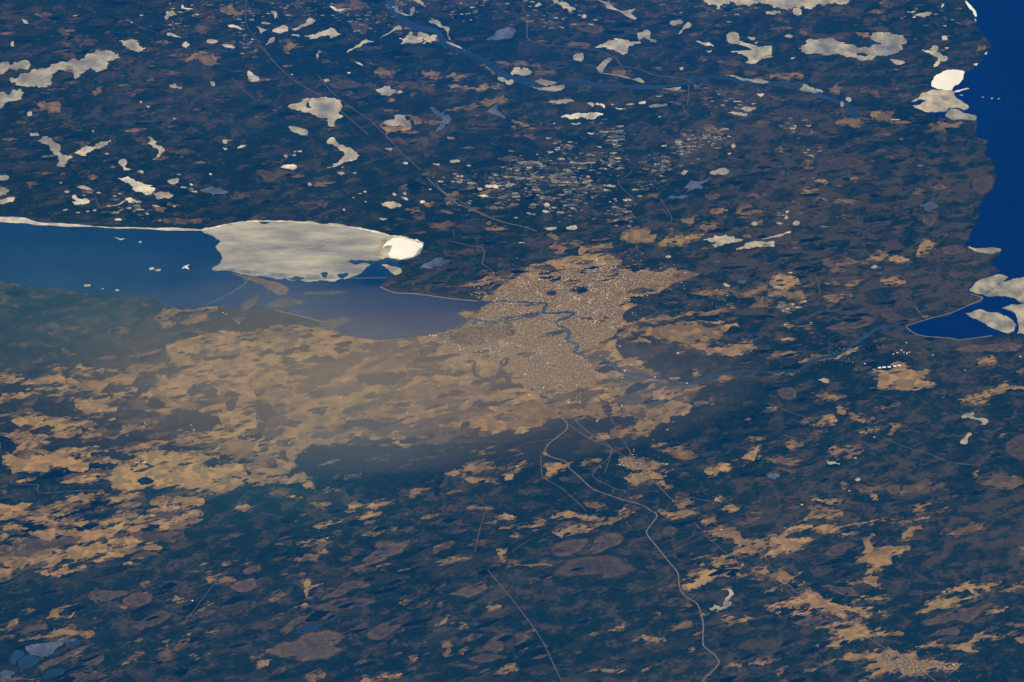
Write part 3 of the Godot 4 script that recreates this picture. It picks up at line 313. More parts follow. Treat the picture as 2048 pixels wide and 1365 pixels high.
	field("small bright tan field far west of the eastern cape",1,[37.43,-26.4,38.21,-27.7,39.32,-27.2,39.55,-26.4,39.02,-25.4,38.04,-25.8])
	field("small tan field north of the two oval brown bogs",2,[6.71,49.4,7.53,49,8.71,49.4,8.46,50.5,7.52,50.9,6.94,50.3])
	field("small tan field far east of the southwestern blue ponds",2,[-35.66,97.3,-35.28,94.5,-34.75,93.2,-33.41,92.1,-34.29,93.5,-34.92,95.2,-35.33,96.9])
	field("small tan field west of the upper bend of the pale highway",2,[-3.67,33.8,-2.95,33.3,-2,32.5,-1.29,32.7,-1.4,33.8,-2.47,34.4])
	field("small bright tan field west of the two oval brown bogs",1,[-1.49,63,-.91,62.5,-.44,63,-.67,64.1,-.91,64.4,-.91,65.5,0,66.6,0,67.1,-.79,66.6,-1.14,65.1])
	field("small tan field south of the southwestern blue ponds",2,[-46.33,99.8,-45.69,99,-44.1,99,-42.6,99.8])
	field("small tan field southeast of the dark northern lake arm",2,[-3.1,-92.6,-1.93,-92.4,-1.15,-91.5,-1.15,-89.7,-2.19,-90.1])
	field("small dull brown field northeast of the dark northern lake arm",3,[-6.47,-116.2,-5.94,-117.1,-3.95,-116.7,-4.34,-115.3,-5.93,-115.3])
	field("small tan field far southwest of the big oval brown bog",2,[-1.68,98,-1.22,96.6,.14,95.2,.14,96.6,-1,97.8])
	field("small tan field west of the row of five greenhouses",2,[27.79,6.6,28.42,5.8,29.19,4.1,29.52,5.4,28.76,7,28.01,8])
	field("small tan field far southeast of the blue northern river",2,[19.79,-72,20.82,-72,21.05,-70.2,20.51,-68.5,19.89,-69.8])
	field("small bright tan field west of the speckled village clearings",1,[-4.78,-50,-4.15,-50.6,-3.27,-50.4,-1.87,-49.8,-1.37,-50,-2.12,-49.2,-3.77,-49.2])
	field("small bright tan field far north of the river outlet",1,[35.19,-26.2,35.84,-27.2,36.49,-28.5,37.61,-28.5,37.34,-27.4,36.18,-26.2])
	field("small tan field far west of the pale hook-shaped lake",2,[30.1,33.4,30.84,32.5,31.77,33.4,31.27,34.4,30.42,35.1])
	field("small bright tan field just southwest of the river delta",1,[-5.26,-8.6,-4.89,-9.6,-4.03,-9.6,-3.78,-8.6,-4.39,-7.2,-5.13,-7.4])
	field("small dull brown field east of the bent pale lake",3,[-9.21,-68.5,-8.32,-69.8,-7.54,-68,-7.02,-67.2,-8.3,-66.9])
	field("small dull brown field northwest of the eastern cape",3,[43.48,-24.8,44.86,-25.2,46.65,-26.6,46.49,-25.6,45.08,-24.4,43.83,-24])
	field("small tan field just northwest of the pale pointed lake",2,[18.82,-37.6,19.57,-37.8,20.58,-38,20.31,-36.5,19.54,-35.5,18.93,-36.3])
	field("small tan field west of the pale hook-shaped lake",2,[35.81,29.1,36.21,27.6,36.48,26.6,36.03,25.7,34.84,25.3,36.51,25.5,37.57,26.3,36.71,27,36.41,29.1])
	field("small dull brown field far west of the dazzling white ice bay",3,[26.4,-76.3,27.16,-75.5,28.95,-75,28.28,-73.7,26.88,-74.1])
	field("small dull brown field west of the pale quarry pits",3,[12.8,75.1,13.62,73.7,15.02,72.6,15.13,73.3,14.08,74.4,13.14,75.4])
	field("small tan field far northwest of the leaf-shaped blue pond",2,[-28.42,70.9,-27.75,69.8,-27.05,70,-27.47,71.9,-28.16,72.3])
	field("small tan field far northeast of the southeastern town",2,[45.23,74,45.8,74,46.65,73,47.47,72.6,47.45,73.3,46,74.9,45.43,74.7])
	field("small tan field far southwest of the dammed island",2,[-31.45,-0.1,-30,-0.9,-29.49,-0.1,-29.71,1.1,-30.19,1.7,-30.58,0.7])
	field("small tan field south of the twin-lobed pale eastern lake",2,[32.88,-83.4,33.31,-85.2,33.86,-86.6,34.35,-85.2,34.05,-83.4,33.52,-83])
	field("small bright tan field far southwest of the big square dark wood",1,[-18.53,59.8,-17.6,59.9,-17.23,61,-17.57,62.3,-18.02,62.8,-18.05,61.2,-18.74,61.7,-18.17,60.8])
	field("small dull brown field southeast of the long ragged western lake",3,[-40.09,-82.5,-38.97,-84.5,-37.94,-84.8,-38.43,-83.4,-39.28,-81.7])
	field("small tan field far south of the speckled village clearings",2,[3.74,-30.5,5.24,-30.5,5.86,-30.1,5.24,-29.3,4.24,-28.5])
	field("small dull brown field southwest of the pale pointed lake",3,[16.93,-27.2,17.95,-28.5,19.06,-28.1,18.93,-27.2,17.67,-26.4])
	field("small dull brown field south of the dark northern lake arm",3,[-9.7,-85.2,-8.41,-85.7,-7.88,-83.9,-8.65,-83.2,-9.57,-84.1])
	field("second small bright tan field far west of the large dark western wood",1,[-47.4,31.9,-46.22,31.4,-45.3,30.4,-45.24,32.3,-46.26,33.8,-45.97,31.9])
	field("small tan field far southwest of the row of five greenhouses",2,[26.13,32.7,26.47,30.6,27.29,31.2,27.87,32.1,27.02,32.7])
	field("small tan field far northeast of the pale pointed lake",2,[32.28,-45.8,32.92,-46.4,34.68,-46.2,34.15,-45.1,32.88,-44.7])
	field("small tan field southwest of the big square dark wood",2,[-18.68,49.8,-17.51,49,-16.92,49.4,-17.72,51.2,-18.43,50.5])
	field("small dull brown field just northwest of the twin-lobed pale eastern lake",3,[34.82,-104.9,35.59,-104.2,34.49,-102.4,33.2,-103.3])
	field("small bright tan field west of the small town on the highway",1,[6.47,37.9,6.89,36.8,7.84,35.9,8.55,36.6,7.84,37.2,6.88,38.3])
	field("small tan field far southwest of the speckled village clearings",2,[-3.36,-37,-1.86,-37.2,-.35,-36.5,-1.1,-35.9,-2.73,-36])
	field("small dull brown field far southwest of the white lozenge lake",3,[-50.77,-14.2,-49.8,-14.6,-49.37,-13,-50.18,-11.6])
	field("small tan field far north of the large dark western wood",2,[-38.75,5.1,-37.05,5,-35.86,3.9,-34.55,2.7,-34.07,2.3,-34.53,3.5,-35.72,4.6,-36.92,5.2])
	field("small bright tan field east of the sharp river bend",1,[19.84,12.1,20.83,10.7,21.68,10.9,21.54,11.7,20.56,12.8,20.08,12.6])
	field("small bright tan field far southeast of the small town on the highway",1,[17.46,54.5,18.29,53.9,19.23,53.9,18.73,55.8,17.92,55.4])
	field("small dull brown field far southwest of the dammed island",3,[-31.76,-3,-29.93,-3.4,-29.42,-2.2,-31,-1.8])
	field("small bright tan field west of the sharp river bend",1,[8.43,17.7,8.93,16.3,10.13,16.5,10.24,17.5,9.4,18])
	field("small tan field far west of the leaf-shaped blue pond",2,[-29.77,82.3,-29.11,81.1,-28.25,78.6,-28.73,77.9,-27.68,78.4,-28.23,79.7,-28.87,81.8])
	field("small dull brown field southwest of the dazzling white ice bay",3,[37.03,-68.5,39.12,-70,39.49,-69.3,38.55,-68,37.27,-67.8])
	field("small dull brown field far northwest of the blue northern river",3,[.53,-117.1,1.32,-113.4,1.85,-110.6,1.45,-108.3,.79,-110.2,1.32,-112.5])
	field("small dull brown field far northeast of the long ragged western lake",3,[-33.22,-111.1,-31.65,-111.6,-30.56,-110.2,-32.4,-109.7])
	field("small tan field north of the blue northern river",2,[5.77,-101,7.08,-101.5,8.26,-100.8,8.39,-99.9,7.08,-100.1,5.77,-100.3])
	field("small tan field far west of the river outlet",2,[26.43,-10.6,27.06,-11.8,28.31,-12.4,28.55,-12,27.53,-10.6,26.66,-10])
	field("small bright tan field far south of the pale hook-shaped lake",1,[37.79,51.8,37.95,50.1,38.68,49.4,39.62,49.6,38.64,50.7,38.38,51.8])
	field("small tan field far southeast of the leaf-shaped blue pond",2,[-15.25,99.8,-14.35,99.1,-11.86,99.1,-12.31,99.8])
	field("small dull brown field far east of the long ragged western lake",3,[-33.4,-107.4,-32.35,-107.6,-31.91,-105.6,-33.08,-104.9])
	field("small dull brown field far north of the pale pointed lake",3,[26.51,-82.1,27.29,-82.1,28.68,-80.5,28.02,-79.9,26.74,-80.8])
	field("small bright tan field south of the row of five greenhouses",1,[32.38,22.8,32.87,22.6,33.55,24,34.5,24.4,34.13,24.9,33.06,24.6,32.47,24])
	field("small bright tan field southwest of the big square dark wood",1,[-18.63,57.2,-17.66,55.2,-16.97,54.3,-16.73,54.9,-15.91,54.7,-16.95,55.6,-17.88,56.7])
	field("small bright tan field far north of the southeastern town",1,[30.71,58.3,31.43,57.2,32.83,57.6,31.86,58.8,31.4,58.7])
	field("small bright tan field north of the pale quarry pits",1,[18.57,67.3,19.28,66.4,19.98,65.9,20.9,66.2,19.96,67.1,18.79,67.6])
	field("small dull brown field northeast of the twin-lobed pale eastern lake",3,[37.76,-106.9,39.08,-107.2,39.96,-105.6,38.5,-105.1])
	field("small dull brown field south of the twin-lobed pale eastern lake",3,[36,-83.9,36.69,-85.4,37.31,-84.5,38.19,-83.4,37.41,-83.2,36.5,-83.2])
	field("small tan field far northwest of the river outlet",2,[31.4,-23.8,32.4,-24.2,34.16,-25,35.17,-25.6,34.18,-25.6,32.43,-25.2])
	field("small bright tan field north of the southwestern blue ponds",1,[-46.87,85.2,-46.31,84.9,-46.13,83.5,-45.47,82.7,-45.17,83.2,-45.64,84.4,-46.18,85.4,-46.85,85.8])
	field("small tan field south of the dammed island",2,[-26.85,-2.2,-25.06,-3.4,-25.03,-1.8,-26.47,-1.4])
	field("small tan field far northeast of the river delta",2,[3.13,-34.7,4.26,-34.5,5.5,-32.2,4.25,-32.6])
	field("small tan field far southwest of the big square dark wood",2,[-27.23,72.6,-26.58,70.5,-25.52,71.4,-25.97,72.1])
	field("small dull brown field far northwest of the large dark western wood",3,[-39.6,-3.4,-37.29,-3.8,-37.38,-2.6,-39.09,-2.6])
	field("small bright tan field south of the small town on the highway",1,[9.98,51.8,10.82,49.8,11.4,50.5,11.63,51.6])
	field("small bright tan field east of the big square dark wood",1,[-6.37,40.9,-5.78,39.8,-4.84,39.2,-4.72,39.8,-5.54,41.5])
	field("small dull brown field north of the twin-lobed pale eastern lake",3,[33.98,-114.3,34.52,-114.8,35.56,-113.9,34.47,-112.5,33.68,-112.7])
	field("small tan field far north of the white heart-shaped lake",2,[-23.94,-99.2,-23.58,-101.2,-22.65,-100.5,-23.02,-99.2,-23.52,-97.6])
	field("small tan field northwest of the twin-lobed pale eastern lake",2,[27.23,-106.9,28.56,-107.6,29.34,-107.2,29.18,-105.8,28,-106])
	field("small dull brown field northeast of the big square dark wood",3,[-5.46,32.3,-4.63,31.4,-3.67,31.4,-4.15,32.7,-5.1,33.1])
	field("small tan field southwest of the bent pale lake",2,[-20.25,-51.5,-19.11,-52.1,-18.62,-52.8,-18.28,-51.7,-19.09,-50.6,-19.85,-50.6])
	field("small bright tan field northwest of the river outlet",1,[30.79,-18.7,31.53,-18.5,33.01,-18.3,34.26,-19.1,33.99,-17.8,32.74,-17.6,31.27,-18.1])
	field("small dull brown field east of the big square dark wood",3,[-8.88,36.8,-7.47,34.9,-6.05,34.2,-6.52,35.3,-7.7,36.1])
	field("small dull brown field west of the eastern cape",3,[43.13,-21.5,43.68,-23.1,44.75,-21.9,43.72,-20.7])
	field("small tan field far northwest of the two oval brown bogs",2,[-4.32,50.9,-3.62,49.8,-2.92,50.5,-1.86,50.5,-2.44,51.1,-3.38,51.2])
	field("small tan field southeast of the sharp river bend",2,[17.09,19.4,18.06,18.6,19.28,17.9,19.14,19,17.8,19.8])
	field("small dull brown field southwest of the bent pale lake",3,[-23.63,-57,-21.87,-58.1,-20.97,-57.9,-21.72,-56.6])
	field("small tan field just northeast of the blue northern river",2,[10.42,-91,11.2,-91.5,12.36,-90.1,11.19,-89.7,10.28,-90.1])
	field("small bright tan field far northeast of the southeastern town",1,[43.5,80.7,44.45,79.7,45.63,79,45.67,79.3,44.65,80.7])
	field("small tan field south of the dark northern lake arm",2,[-9.22,-91,-8.44,-91.5,-7.52,-89.9,-8.43,-89.5,-9.35,-90.1])
	field("small tan field northwest of the pale pointed lake",2,[16.96,-39.3,17.59,-39.9,18.35,-40.5,18.33,-38.4,17.57,-38.2])
	field("small bright tan field west of the pale hook-shaped lake",1,[33.1,28,34.07,27.2,35.16,26.6,35.14,27.6,34.04,28.4])
	field("small bright tan field far southeast of the leaf-shaped blue pond",1,[-12.43,98.6,-11.42,98,-10.06,97.4,-9.95,97.8,-11.19,98.8])
	field("small bright tan field far west of the lower bend of the pale highway",1,[6.69,97.1,7.71,96.4,8.62,96.3,9.98,96.4,8.84,97.3,7.71,96.7])
	field("small tan field northeast of the bent pale lake",2,[-10.53,-74.8,-9.89,-75,-9.23,-72.4,-10,-72,-10.27,-73.7])
	field("small tan field northwest of the speckled village clearings",2,[0,-73.7,.77,-73.3,2.31,-71.5,1.54,-71.1,.39,-72.6])
	field("small dull brown field far northeast of the pale quarry pits",3,[25.01,50.5,26.44,49.8,27.13,50.5,25.7,51.2])
	field("small dull brown field southwest of the pale hook-shaped lake",3,[34.28,33.1,35.15,31.6,35.88,31.2,35.48,32.7,34.62,33.6])
	field("small bright tan field just northeast of the pale hook-shaped lake",1,[43.78,19.4,45.13,18.4,45.79,18.6,45.58,19.4,44.6,20])
	field("small dull brown field southwest of the crooked grey western lake",3,[-49.52,-52.3,-48.49,-52.1,-47.72,-51.7,-48.55,-50])
	field("small dull brown field far southwest of the pale hook-shaped lake",3,[25.76,48.3,26.25,47.2,27.08,47.4,26.94,48.5,26.22,49])
	field("small dull brown field east of the blue northern river",3,[15.29,-83.7,16.33,-84.1,17.49,-83.7,17.35,-82.8,16.06,-82.8])
	field("small dull brown field southeast of the blue northern river",3,[13.99,-70.2,15.42,-71.7,16.71,-72,15.41,-70.6,14.24,-69.5])
	field("small tan field north of the pale pointed lake",2,[20.02,-42.6,21.41,-43,21.77,-42.2,20.88,-41.6,20,-41.6])
	field("second small bright tan field far southwest of the large dark western wood",1,[-42.23,51.8,-42.04,50.3,-41.33,50.5,-40.63,50.1,-41.07,51.2,-41.52,51.8])
	field("small dull brown field north of the pale pointed lake",3,[19.46,-47.7,20.98,-48.1,20.83,-46.6,19.94,-46.2])
	field("small bright tan field far south of the white lozenge lake",1,[-45.09,8.2,-44.13,8,-43.14,8.6,-43.36,9.1,-44.32,9.3])
	field("small tan field southwest of the upper bend of the pale highway",2,[-1.52,39.1,-.57,37.9,.14,37.4,.14,38.7,-.81,39.2])
	field("small tan field far southwest of the pale hook-shaped lake",2,[31.23,36.3,32.22,34.6,33.19,33.8,33.16,34.8,31.95,35.9])
	field("small dull brown field just northwest of the southwestern blue ponds",3,[-46.77,88,-46.12,87,-45.01,85.9,-45.42,87.3,-46.53,88.4])
	field("small dull brown field just southeast of the white heart-shaped lake",3,[-19.76,-71.1,-18.1,-72,-17.83,-71.1,-19.1,-70])
	field("small dull brown field far northwest of the dazzling white ice bay",3,[37.06,-110.6,38.78,-110.6,38.35,-109.5,37.28,-108.8])
	field("small tan field southeast of the speckled village clearings",2,[9.67,-38.8,10.43,-39.7,11.31,-39.9,12.07,-40.7,11.55,-39.3,10.54,-38.5])
	field("small dull brown field southeast of the small town on the highway",3,[15.09,46.8,15.8,46.1,16.85,47.6,15.78,47.8])
	field("small bright tan field southwest of the leaf-shaped blue pond",1,[-23.14,95.2,-22.82,93.9,-22.26,93.7,-22.01,94.5,-22.56,95.6])
	field("small bright tan field south of the dark northern lake arm",1,[-6.87,-89.5,-6.09,-89.8,-4.79,-89.7,-5.18,-88.8,-5.95,-88.1])
	field("small dull brown field northeast of the long ragged western lake",3,[-45.32,-101,-43.5,-101.5,-44.24,-99.9,-45.28,-99.6])
	field("small dull brown field far south of the twin-lobed pale eastern lake",3,[31.45,-77.2,33.12,-77,34.3,-77.7,34.4,-76.3,32.85,-76.3])
	field("small dull brown field south of the stippled city centre",3,[7.85,-7.2,9.33,-7.4,8.83,-6.2,7.6,-5.8])
	field("small bright tan field southwest of the row of five greenhouses",1,[31.21,21.7,31.49,20,31.95,20.9,32.02,22.8,31.54,22.8])
	field("small dull brown field north of the speckled village clearings",3,[4.86,-65.8,6.4,-65,6.13,-63.7,5.11,-64.3])
	field("small dull brown field northeast of the pale pointed lake",3,[23.75,-47.7,24.77,-48.1,25,-46.6,24.23,-45.8])
	field("small tan field far west of the pale pointed lake",2,[5.87,-32.2,7,-32.4,6.99,-30.5,6.24,-30.5])
	field("small tan field far east of the speckled village clearings",2,[22.54,-43,23.32,-44.3,24.2,-44.1,23.68,-43,22.91,-42.2])
	field("small tan field far south of the pale quarry pits",2,[19.29,95.7,19.76,95.1,21.01,95.1,20.88,95.7,19.74,96.1])
	field("small dull brown field far south of the white lozenge lake",3,[-44.79,-16.2,-43.32,-16.4,-42.91,-15.4,-44.39,-15.2])
	field("small tan field west of the leaf-shaped blue pond",2,[-28.98,87.1,-28.55,85.9,-26.95,85.6,-26.6,85.8,-27.62,86.3])
	field("small dull brown field far west of the dark northern lake arm",3,[-23.95,-115.7,-22.9,-116.4,-22.1,-116.2,-22.61,-114.8,-23.67,-115])
	field("small dull brown field far northeast of the blue northern river",3,[14.01,-112.5,15.6,-112.5,15.85,-111.6,14.26,-111.1])
	field("small dull brown field southwest of the blue northern river",3,[.52,-75,1.67,-75.2,2.19,-74.1,1.03,-73.5])
	field("small tan field far southwest of the large dark western wood",2,[-39.56,46.8,-38.88,45.9,-37.92,46.3,-38.37,47.2,-39.19,47.2])
	field("small bright tan field southwest of the two oval brown bogs",1,[0,67.1,.23,66.4,.58,67.1,1.86,67.1,3.6,67.2,2.32,67.5,.93,67.5,.23,67.6])
	field("small bright tan field far southeast of the large dark western wood",1,[-26.15,51.1,-25.47,50.1,-24.52,50.3,-24.86,51.2,-25.79,51.4])
	field("small tan field southeast of the white lozenge lake",2,[-36.1,-43.5,-35.75,-44.3,-35.1,-43.5,-35.18,-41.8,-35.82,-42.2])
	field("small tan field far east of the sharp river bend",2,[24.81,10.1,26.27,9.9,27.74,9.3,27.97,9.9,26.26,10.5])
	field("small bright tan field southwest of the upper bend of the pale highway",1,[0,37.2,1.07,37,1.19,37.8,0,38.7])
	field("small dull brown field far east of the white lozenge lake",3,[-28.49,-47,-26.61,-47.9,-26.47,-47.3,-28.1,-46.2])
	field("small bright tan field far northwest of the two oval brown bogs",1,[-.8,42,-.57,40.9,.14,40.2,.14,41.7,-.33,42.4])
	field("small dull brown field just north of the row of five greenhouses",3,[35.59,1.1,36.21,0.9,36.67,1.9,36.15,2.9,35.68,2.5])
	field("small tan field northwest of the blue northern river",2,[0,-94.2,1.04,-94.9,1.57,-93.7,.78,-92.8])
	field("small dull brown field northwest of the twin-lobed pale eastern lake",3,[28.23,-111.1,29.37,-108.8,28.84,-108.3,27.94,-109.7])
	field("small dull brown field far north of the river outlet",3,[34.57,-31.4,35.59,-32.2,36.32,-31.4,35.3,-30.5])
	field("small tan field far south of the row of five greenhouses",2,[30.95,43.1,31.32,42.4,31.73,45,31.47,46.1,31.26,44.6])
	field("small tan field far northwest of the large dark western wood",2,[-40.43,5.8,-39.61,4.6,-38.75,4.8,-38.85,5.6,-39.82,5.9])
	field("small bright tan field southwest of the dazzling white ice bay",1,[36.94,-75,37.37,-76.6,38.02,-77,37.98,-75.5,37.44,-74.6])
	field("small tan field far southwest of the two oval brown bogs",2,[-7.08,84.4,-6.51,82.5,-5.83,81.9,-5.94,82.8,-6.73,84.2])
	field("small bright tan field east of the pale quarry pits",1,[26.29,74.2,26.43,73,27.25,72.6,27.23,73.7,26.52,74.4])
	field("small tan field far north of the pale pointed lake",2,[26.79,-62.6,27.46,-64.5,28.08,-63.5,27.68,-62.4])
	field("small tan field northeast of the pale pointed lake",2,[23.97,-38,24.61,-38.8,25.24,-39.3,25.09,-37.8,24.33,-37.2])
	field("small dull brown field far north of the crooked grey western lake",3,[-47.46,-102.4,-46.38,-101.5,-45.96,-100.5,-46.59,-99.9,-47.3,-101.5])
	field("third small bright tan field far southwest of the large dark western wood",1,[-47.22,43.5,-46.31,42.4,-45.5,42,-45.59,42.8,-46.39,43.5])
	field("small bright tan field far southwest of the pale hook-shaped lake",1,[33.77,48.1,34.18,46.1,34.65,46.1,34.36,48.3])
	field("small tan field far east of the lower bend of the pale highway",2,[45.24,86.8,46.23,87.7,47.14,87.8,47.11,88.5,45.76,88])
	field("small tan field northwest of the river outlet",2,[31.06,-14.2,32.18,-14.6,33.42,-15,33.04,-14.4,31.17,-13.5])
	field("small bright tan field northwest of the two oval brown bogs",1,[-1.38,53.4,0,52.9,.14,53.9,-.56,54.1])
	field("small dull brown field north of the white lozenge lake",3,[-38.63,-67.2,-37.61,-67.2,-37.32,-65.8,-38.07,-65.4])
	field("small tan field just northeast of the twin-lobed pale eastern lake",2,[36.38,-104.2,37.45,-105.1,37.67,-103.3,36.62,-103.3])
	field("small dull brown field south of the dammed island",3,[-27.44,-7.4,-26.35,-8.2,-26.45,-6.6,-27.3,-6.4])
	small_field(3,[32.53,-40.5,33.31,-41.4,34.16,-40.3,33.27,-39.7])
	small_field(2,[22.2,30.1,22.93,29.5,23.76,29.7,23.51,30.4,22.43,30.6])
	small_field(2,[-13.17,36.1,-11.99,35.3,-11.92,35.7,-12.33,36.8,-13.04,36.8])
	small_field(1,[29.21,-49.8,29.85,-50.2,30.79,-49.8,30.2,-49.2,30.25,-48.3,29.69,-48.9])
	small_field(2,[-1.93,-94.6,-.89,-94.4,0,-93.5,-1.15,-93.1])
	small_field(2,[48.52,-97.8,48.84,-99.6,49.78,-100.3,49.6,-98.9,49.06,-98.3])
	small_field(3,[30.41,-7.4,31.53,-8,32,-7.2,30.76,-6.6])
	small_field(2,[-33.5,48.5,-32.22,47.9,-31.39,48.3,-31.97,48.7,-33.14,48.9])
	small_field(3,[36.94,-70.2,38.64,-71.1,38.74,-70,37.32,-69.8])
	small_field(2,[-20.14,61.4,-19.46,60.5,-18.76,60.5,-19.21,61.7])
	small_field(3,[-9.25,-55.1,-8.23,-55.8,-7.59,-54.9,-8.48,-54.3])
	small_field(3,[-46.25,-72.8,-45.45,-72,-44.91,-71.1,-44.35,-69.8,-45.41,-70.6])
	small_field(3,[.12,34.2,.72,31.9,1.07,31.9,.83,33.8])
	small_field(2,[-43.48,-83.4,-42.88,-85.2,-42.57,-83.4,-43.19,-82.3])
	small_field(3,[-3.45,-21.5,-2.08,-22.3,-1.84,-21.5,-3.07,-20.9])
	small_field(2,[-6.91,-45.6,-5.91,-45.8,-5.65,-44.7,-6.53,-44.3])
	small_field(3,[-11.7,53.6,-10.89,52.9,-9.72,51.9,-9.95,52.7,-11.23,53.8])
	small_field(1,[-46.98,66.4,-46.43,65.7,-45.52,65.1,-45.83,66,-46.5,66.8])
	small_field(3,[24.09,-90.8,24.75,-91.1,25.77,-90.1,24.72,-89.6])
	small_field(2,[47.17,61.9,47.85,62.3,47.79,64.1,47.08,64.4,47.58,63.4])
	small_field(3,[-25.31,-58.5,-24.05,-59.4,-23.04,-59.8,-23.78,-58.5])
	small_field(3,[-36.53,-12.2,-35.93,-12.8,-35.53,-11.4,-36.25,-11])
	small_field(3,[-15.64,47.6,-15.19,45.7,-14.49,45,-14.72,46.1,-15.3,47.2])
	small_field(2,[-26.99,67.3,-26.54,66.4,-25.74,65.9,-26.18,67.1,-26.75,67.6])
	small_field(2,[-31.62,77.2,-30.14,76.7,-30.13,77,-31.03,77.9])
	small_field(3,[-32.39,-109.5,-30.81,-109.5,-30.53,-108.6,-32.11,-108.8])
	small_field(3,[-47.56,-14.2,-46.35,-14.8,-46.44,-13.8,-47.41,-13.4])
	small_field(2,[-11.49,-50,-10.62,-51.5,-10.35,-50,-10.98,-49.6])
	small_field(1,[30.79,-52.8,31.44,-53.4,32.04,-52.1,31.9,-51.5,31.28,-52.1])
	small_field(3,[35.75,40.2,36.37,39.4,36.93,40.4,36.21,40.9])
	small_field(2,[33.72,-53.2,34.62,-53.8,35.05,-53.4,34.71,-52.6,33.83,-52.7])
	small_field(3,[-15.29,-85.7,-14.65,-87,-13.99,-86.1,-14.63,-85.2])
	small_field(3,[-12.59,-17.8,-11.5,-20.7,-11.25,-20.7,-11.73,-19.1,-12.46,-17.4])
	small_field(2,[-13.91,55.4,-13.57,54.5,-12.75,54.5,-13.09,55.6])
	small_field(1,[26.23,-0.6,26.73,-1,27.46,-0.8,27.44,-0.1,26.34,-0.1])
	small_field(3,[1.03,-68.7,2.31,-68,2.43,-66.9,1.41,-67.6])
	small_field(2,[22.64,-41.6,23.66,-42,24.92,-42.2,23.9,-41.1])
	small_field(3,[27.95,-43.9,29.34,-44.3,29.59,-43.9,28.31,-43])
	small_field(3,[28.67,-17.8,29.81,-19.1,29.91,-18.3,29.03,-17.2])
	small_field(3,[-41.18,84.4,-40.52,83.5,-40.04,84.2,-40.7,84.9])
	small_field(2,[-2.39,79.3,-1.93,78.8,-1.01,78.8,-1.24,79.7])
	small_field(2,[-5.24,84.7,-4.9,83.9,-4.1,83.7,-4.21,84.5])
	small_field(2,[-2.49,-43.5,-1.99,-44.1,-1.3,-43.7,-1.61,-42.7,-2.12,-42.8])
	small_field(3,[-17.59,-83.4,-16.56,-83.7,-16.54,-82.3,-17.45,-82.5])
	small_field(2,[34.84,20.5,36.05,20.5,36.14,21.3,35.42,21.5])
	small_field(1,[-8.05,74.7,-7.25,73.5,-6.33,72.4,-7.02,73.9,-7.71,74.8])
	small_field(1,[9.04,85.6,9.62,84.7,10.42,84.2,10.07,85.1,9.38,85.8])
	small_field(1,[19.74,51.1,20.46,50.3,21.39,50.9,20.2,51.3])
	small_field(2,[15.29,-36.3,16.17,-36.8,16.15,-35.1,15.65,-35.3])
	small_field(3,[19.21,-96.2,20.65,-96.5,21.04,-95.8,19.6,-95.5])
	small_field(2,[31.54,33.1,32.74,32.7,33.57,32.7,32.96,33.4])
	small_field(1,[-17.79,45.4,-17.09,45,-16.14,45.6,-17.08,45.9])
	small_field(3,[16.81,2.9,15.82,4.3,17.04,4.3])
	small_field(3,[-30.19,74.4,-29.29,73.3,-28.6,73,-29.27,74.2])
	small_field(2,[-30.39,-101.9,-29.2,-101.5,-29.18,-100.5,-30.1,-100.8])
	small_field(3,[-10.03,-40.1,-8.9,-41.1,-8.77,-40.3,-9.52,-39.6])
	small_field(2,[-10.55,-42.6,-9.8,-43.1,-9.16,-42.2,-9.92,-41.9])
	small_field(1,[17.45,9.7,18.06,9.3,18.04,10.9,17.67,11.3])
	small_field(1,[33.64,80,34.09,80.4,34.56,82.1,34.05,81.8])
	small_field(3,[17.19,99.8,18.14,96.9,17.65,99.8])
	small_field(3,[34.41,-66.3,35.46,-67.2,35.7,-66.5,35.04,-65.6])
	small_field(2,[15.52,79.3,16.11,78.4,16.8,78.3,16.32,79.3])
	small_field(1,[-.85,55.9,.14,55.6,.14,56.7,-.56,56.5])
	small_field(3,[-42.55,-15.6,-41.69,-15.8,-41.42,-15,-42.15,-14.6])
	small_field(1,[0,40.5,.24,39.2,.83,39.4,.47,40.4,0,41.1])
	small_field(1,[24.6,21.7,24.62,20.7,25.34,20.5,25.45,21.5])
	small_field(2,[30.37,-68.7,30.78,-70,31.41,-69.3,31.13,-68.5])
	small_field(3,[28.83,-75.5,29.74,-75.5,29.84,-74.4,29.07,-74.4])
	small_field(3,[-44.19,-64.5,-43.44,-65,-43.52,-63.7,-44.15,-63.2])
	small_field(3,[22,-90.6,23.18,-90.8,22.9,-89.7,21.99,-89.9])
	small_field(2,[24.74,-12.6,25.24,-12.8,25.71,-11.8,25.21,-11.2])
	small_field(3,[44.32,-16.2,44.75,-17.8,45.09,-17,44.8,-15.8])
	small_field(1,[-47.85,58.7,-47.16,58.3,-47.02,59,-47.57,59.8])
	small_field(3,[6.88,-85.7,8.3,-85.4,8.04,-84.8,7,-84.9])
	small_field(3,[-9.59,-87.9,-9.21,-88.8,-8.68,-87.4,-9.19,-86.8])
	small_field(2,[-29.07,93.2,-28.16,93,-27.39,91.6,-27.93,93.2,-28.6,93.7])
	small_field(3,[-18.83,-88.6,-18.18,-89.1,-17.39,-88.3,-18.3,-87.9])
	small_field(3,[-41.66,-92.2,-40.91,-93.3,-40.28,-94.2,-40.63,-92.8,-41.38,-91.7])
	small_field(2,[22.42,52.1,23.13,51.8,23.36,52.5,22.76,53])
	small_field(3,[-36.96,-91.9,-36.43,-91.7,-35.34,-89.7,-35.59,-89.5])
	small_field(3,[-48.18,-3.8,-47.36,-4.8,-46.65,-5.4,-47.21,-4])
	small_field(2,[26.2,-5.2,27.67,-5,27.65,-4.4,26.55,-4.6])
	small_field(3,[-7.02,-17.4,-6.16,-17.8,-5.91,-17.2,-6.77,-16.6])
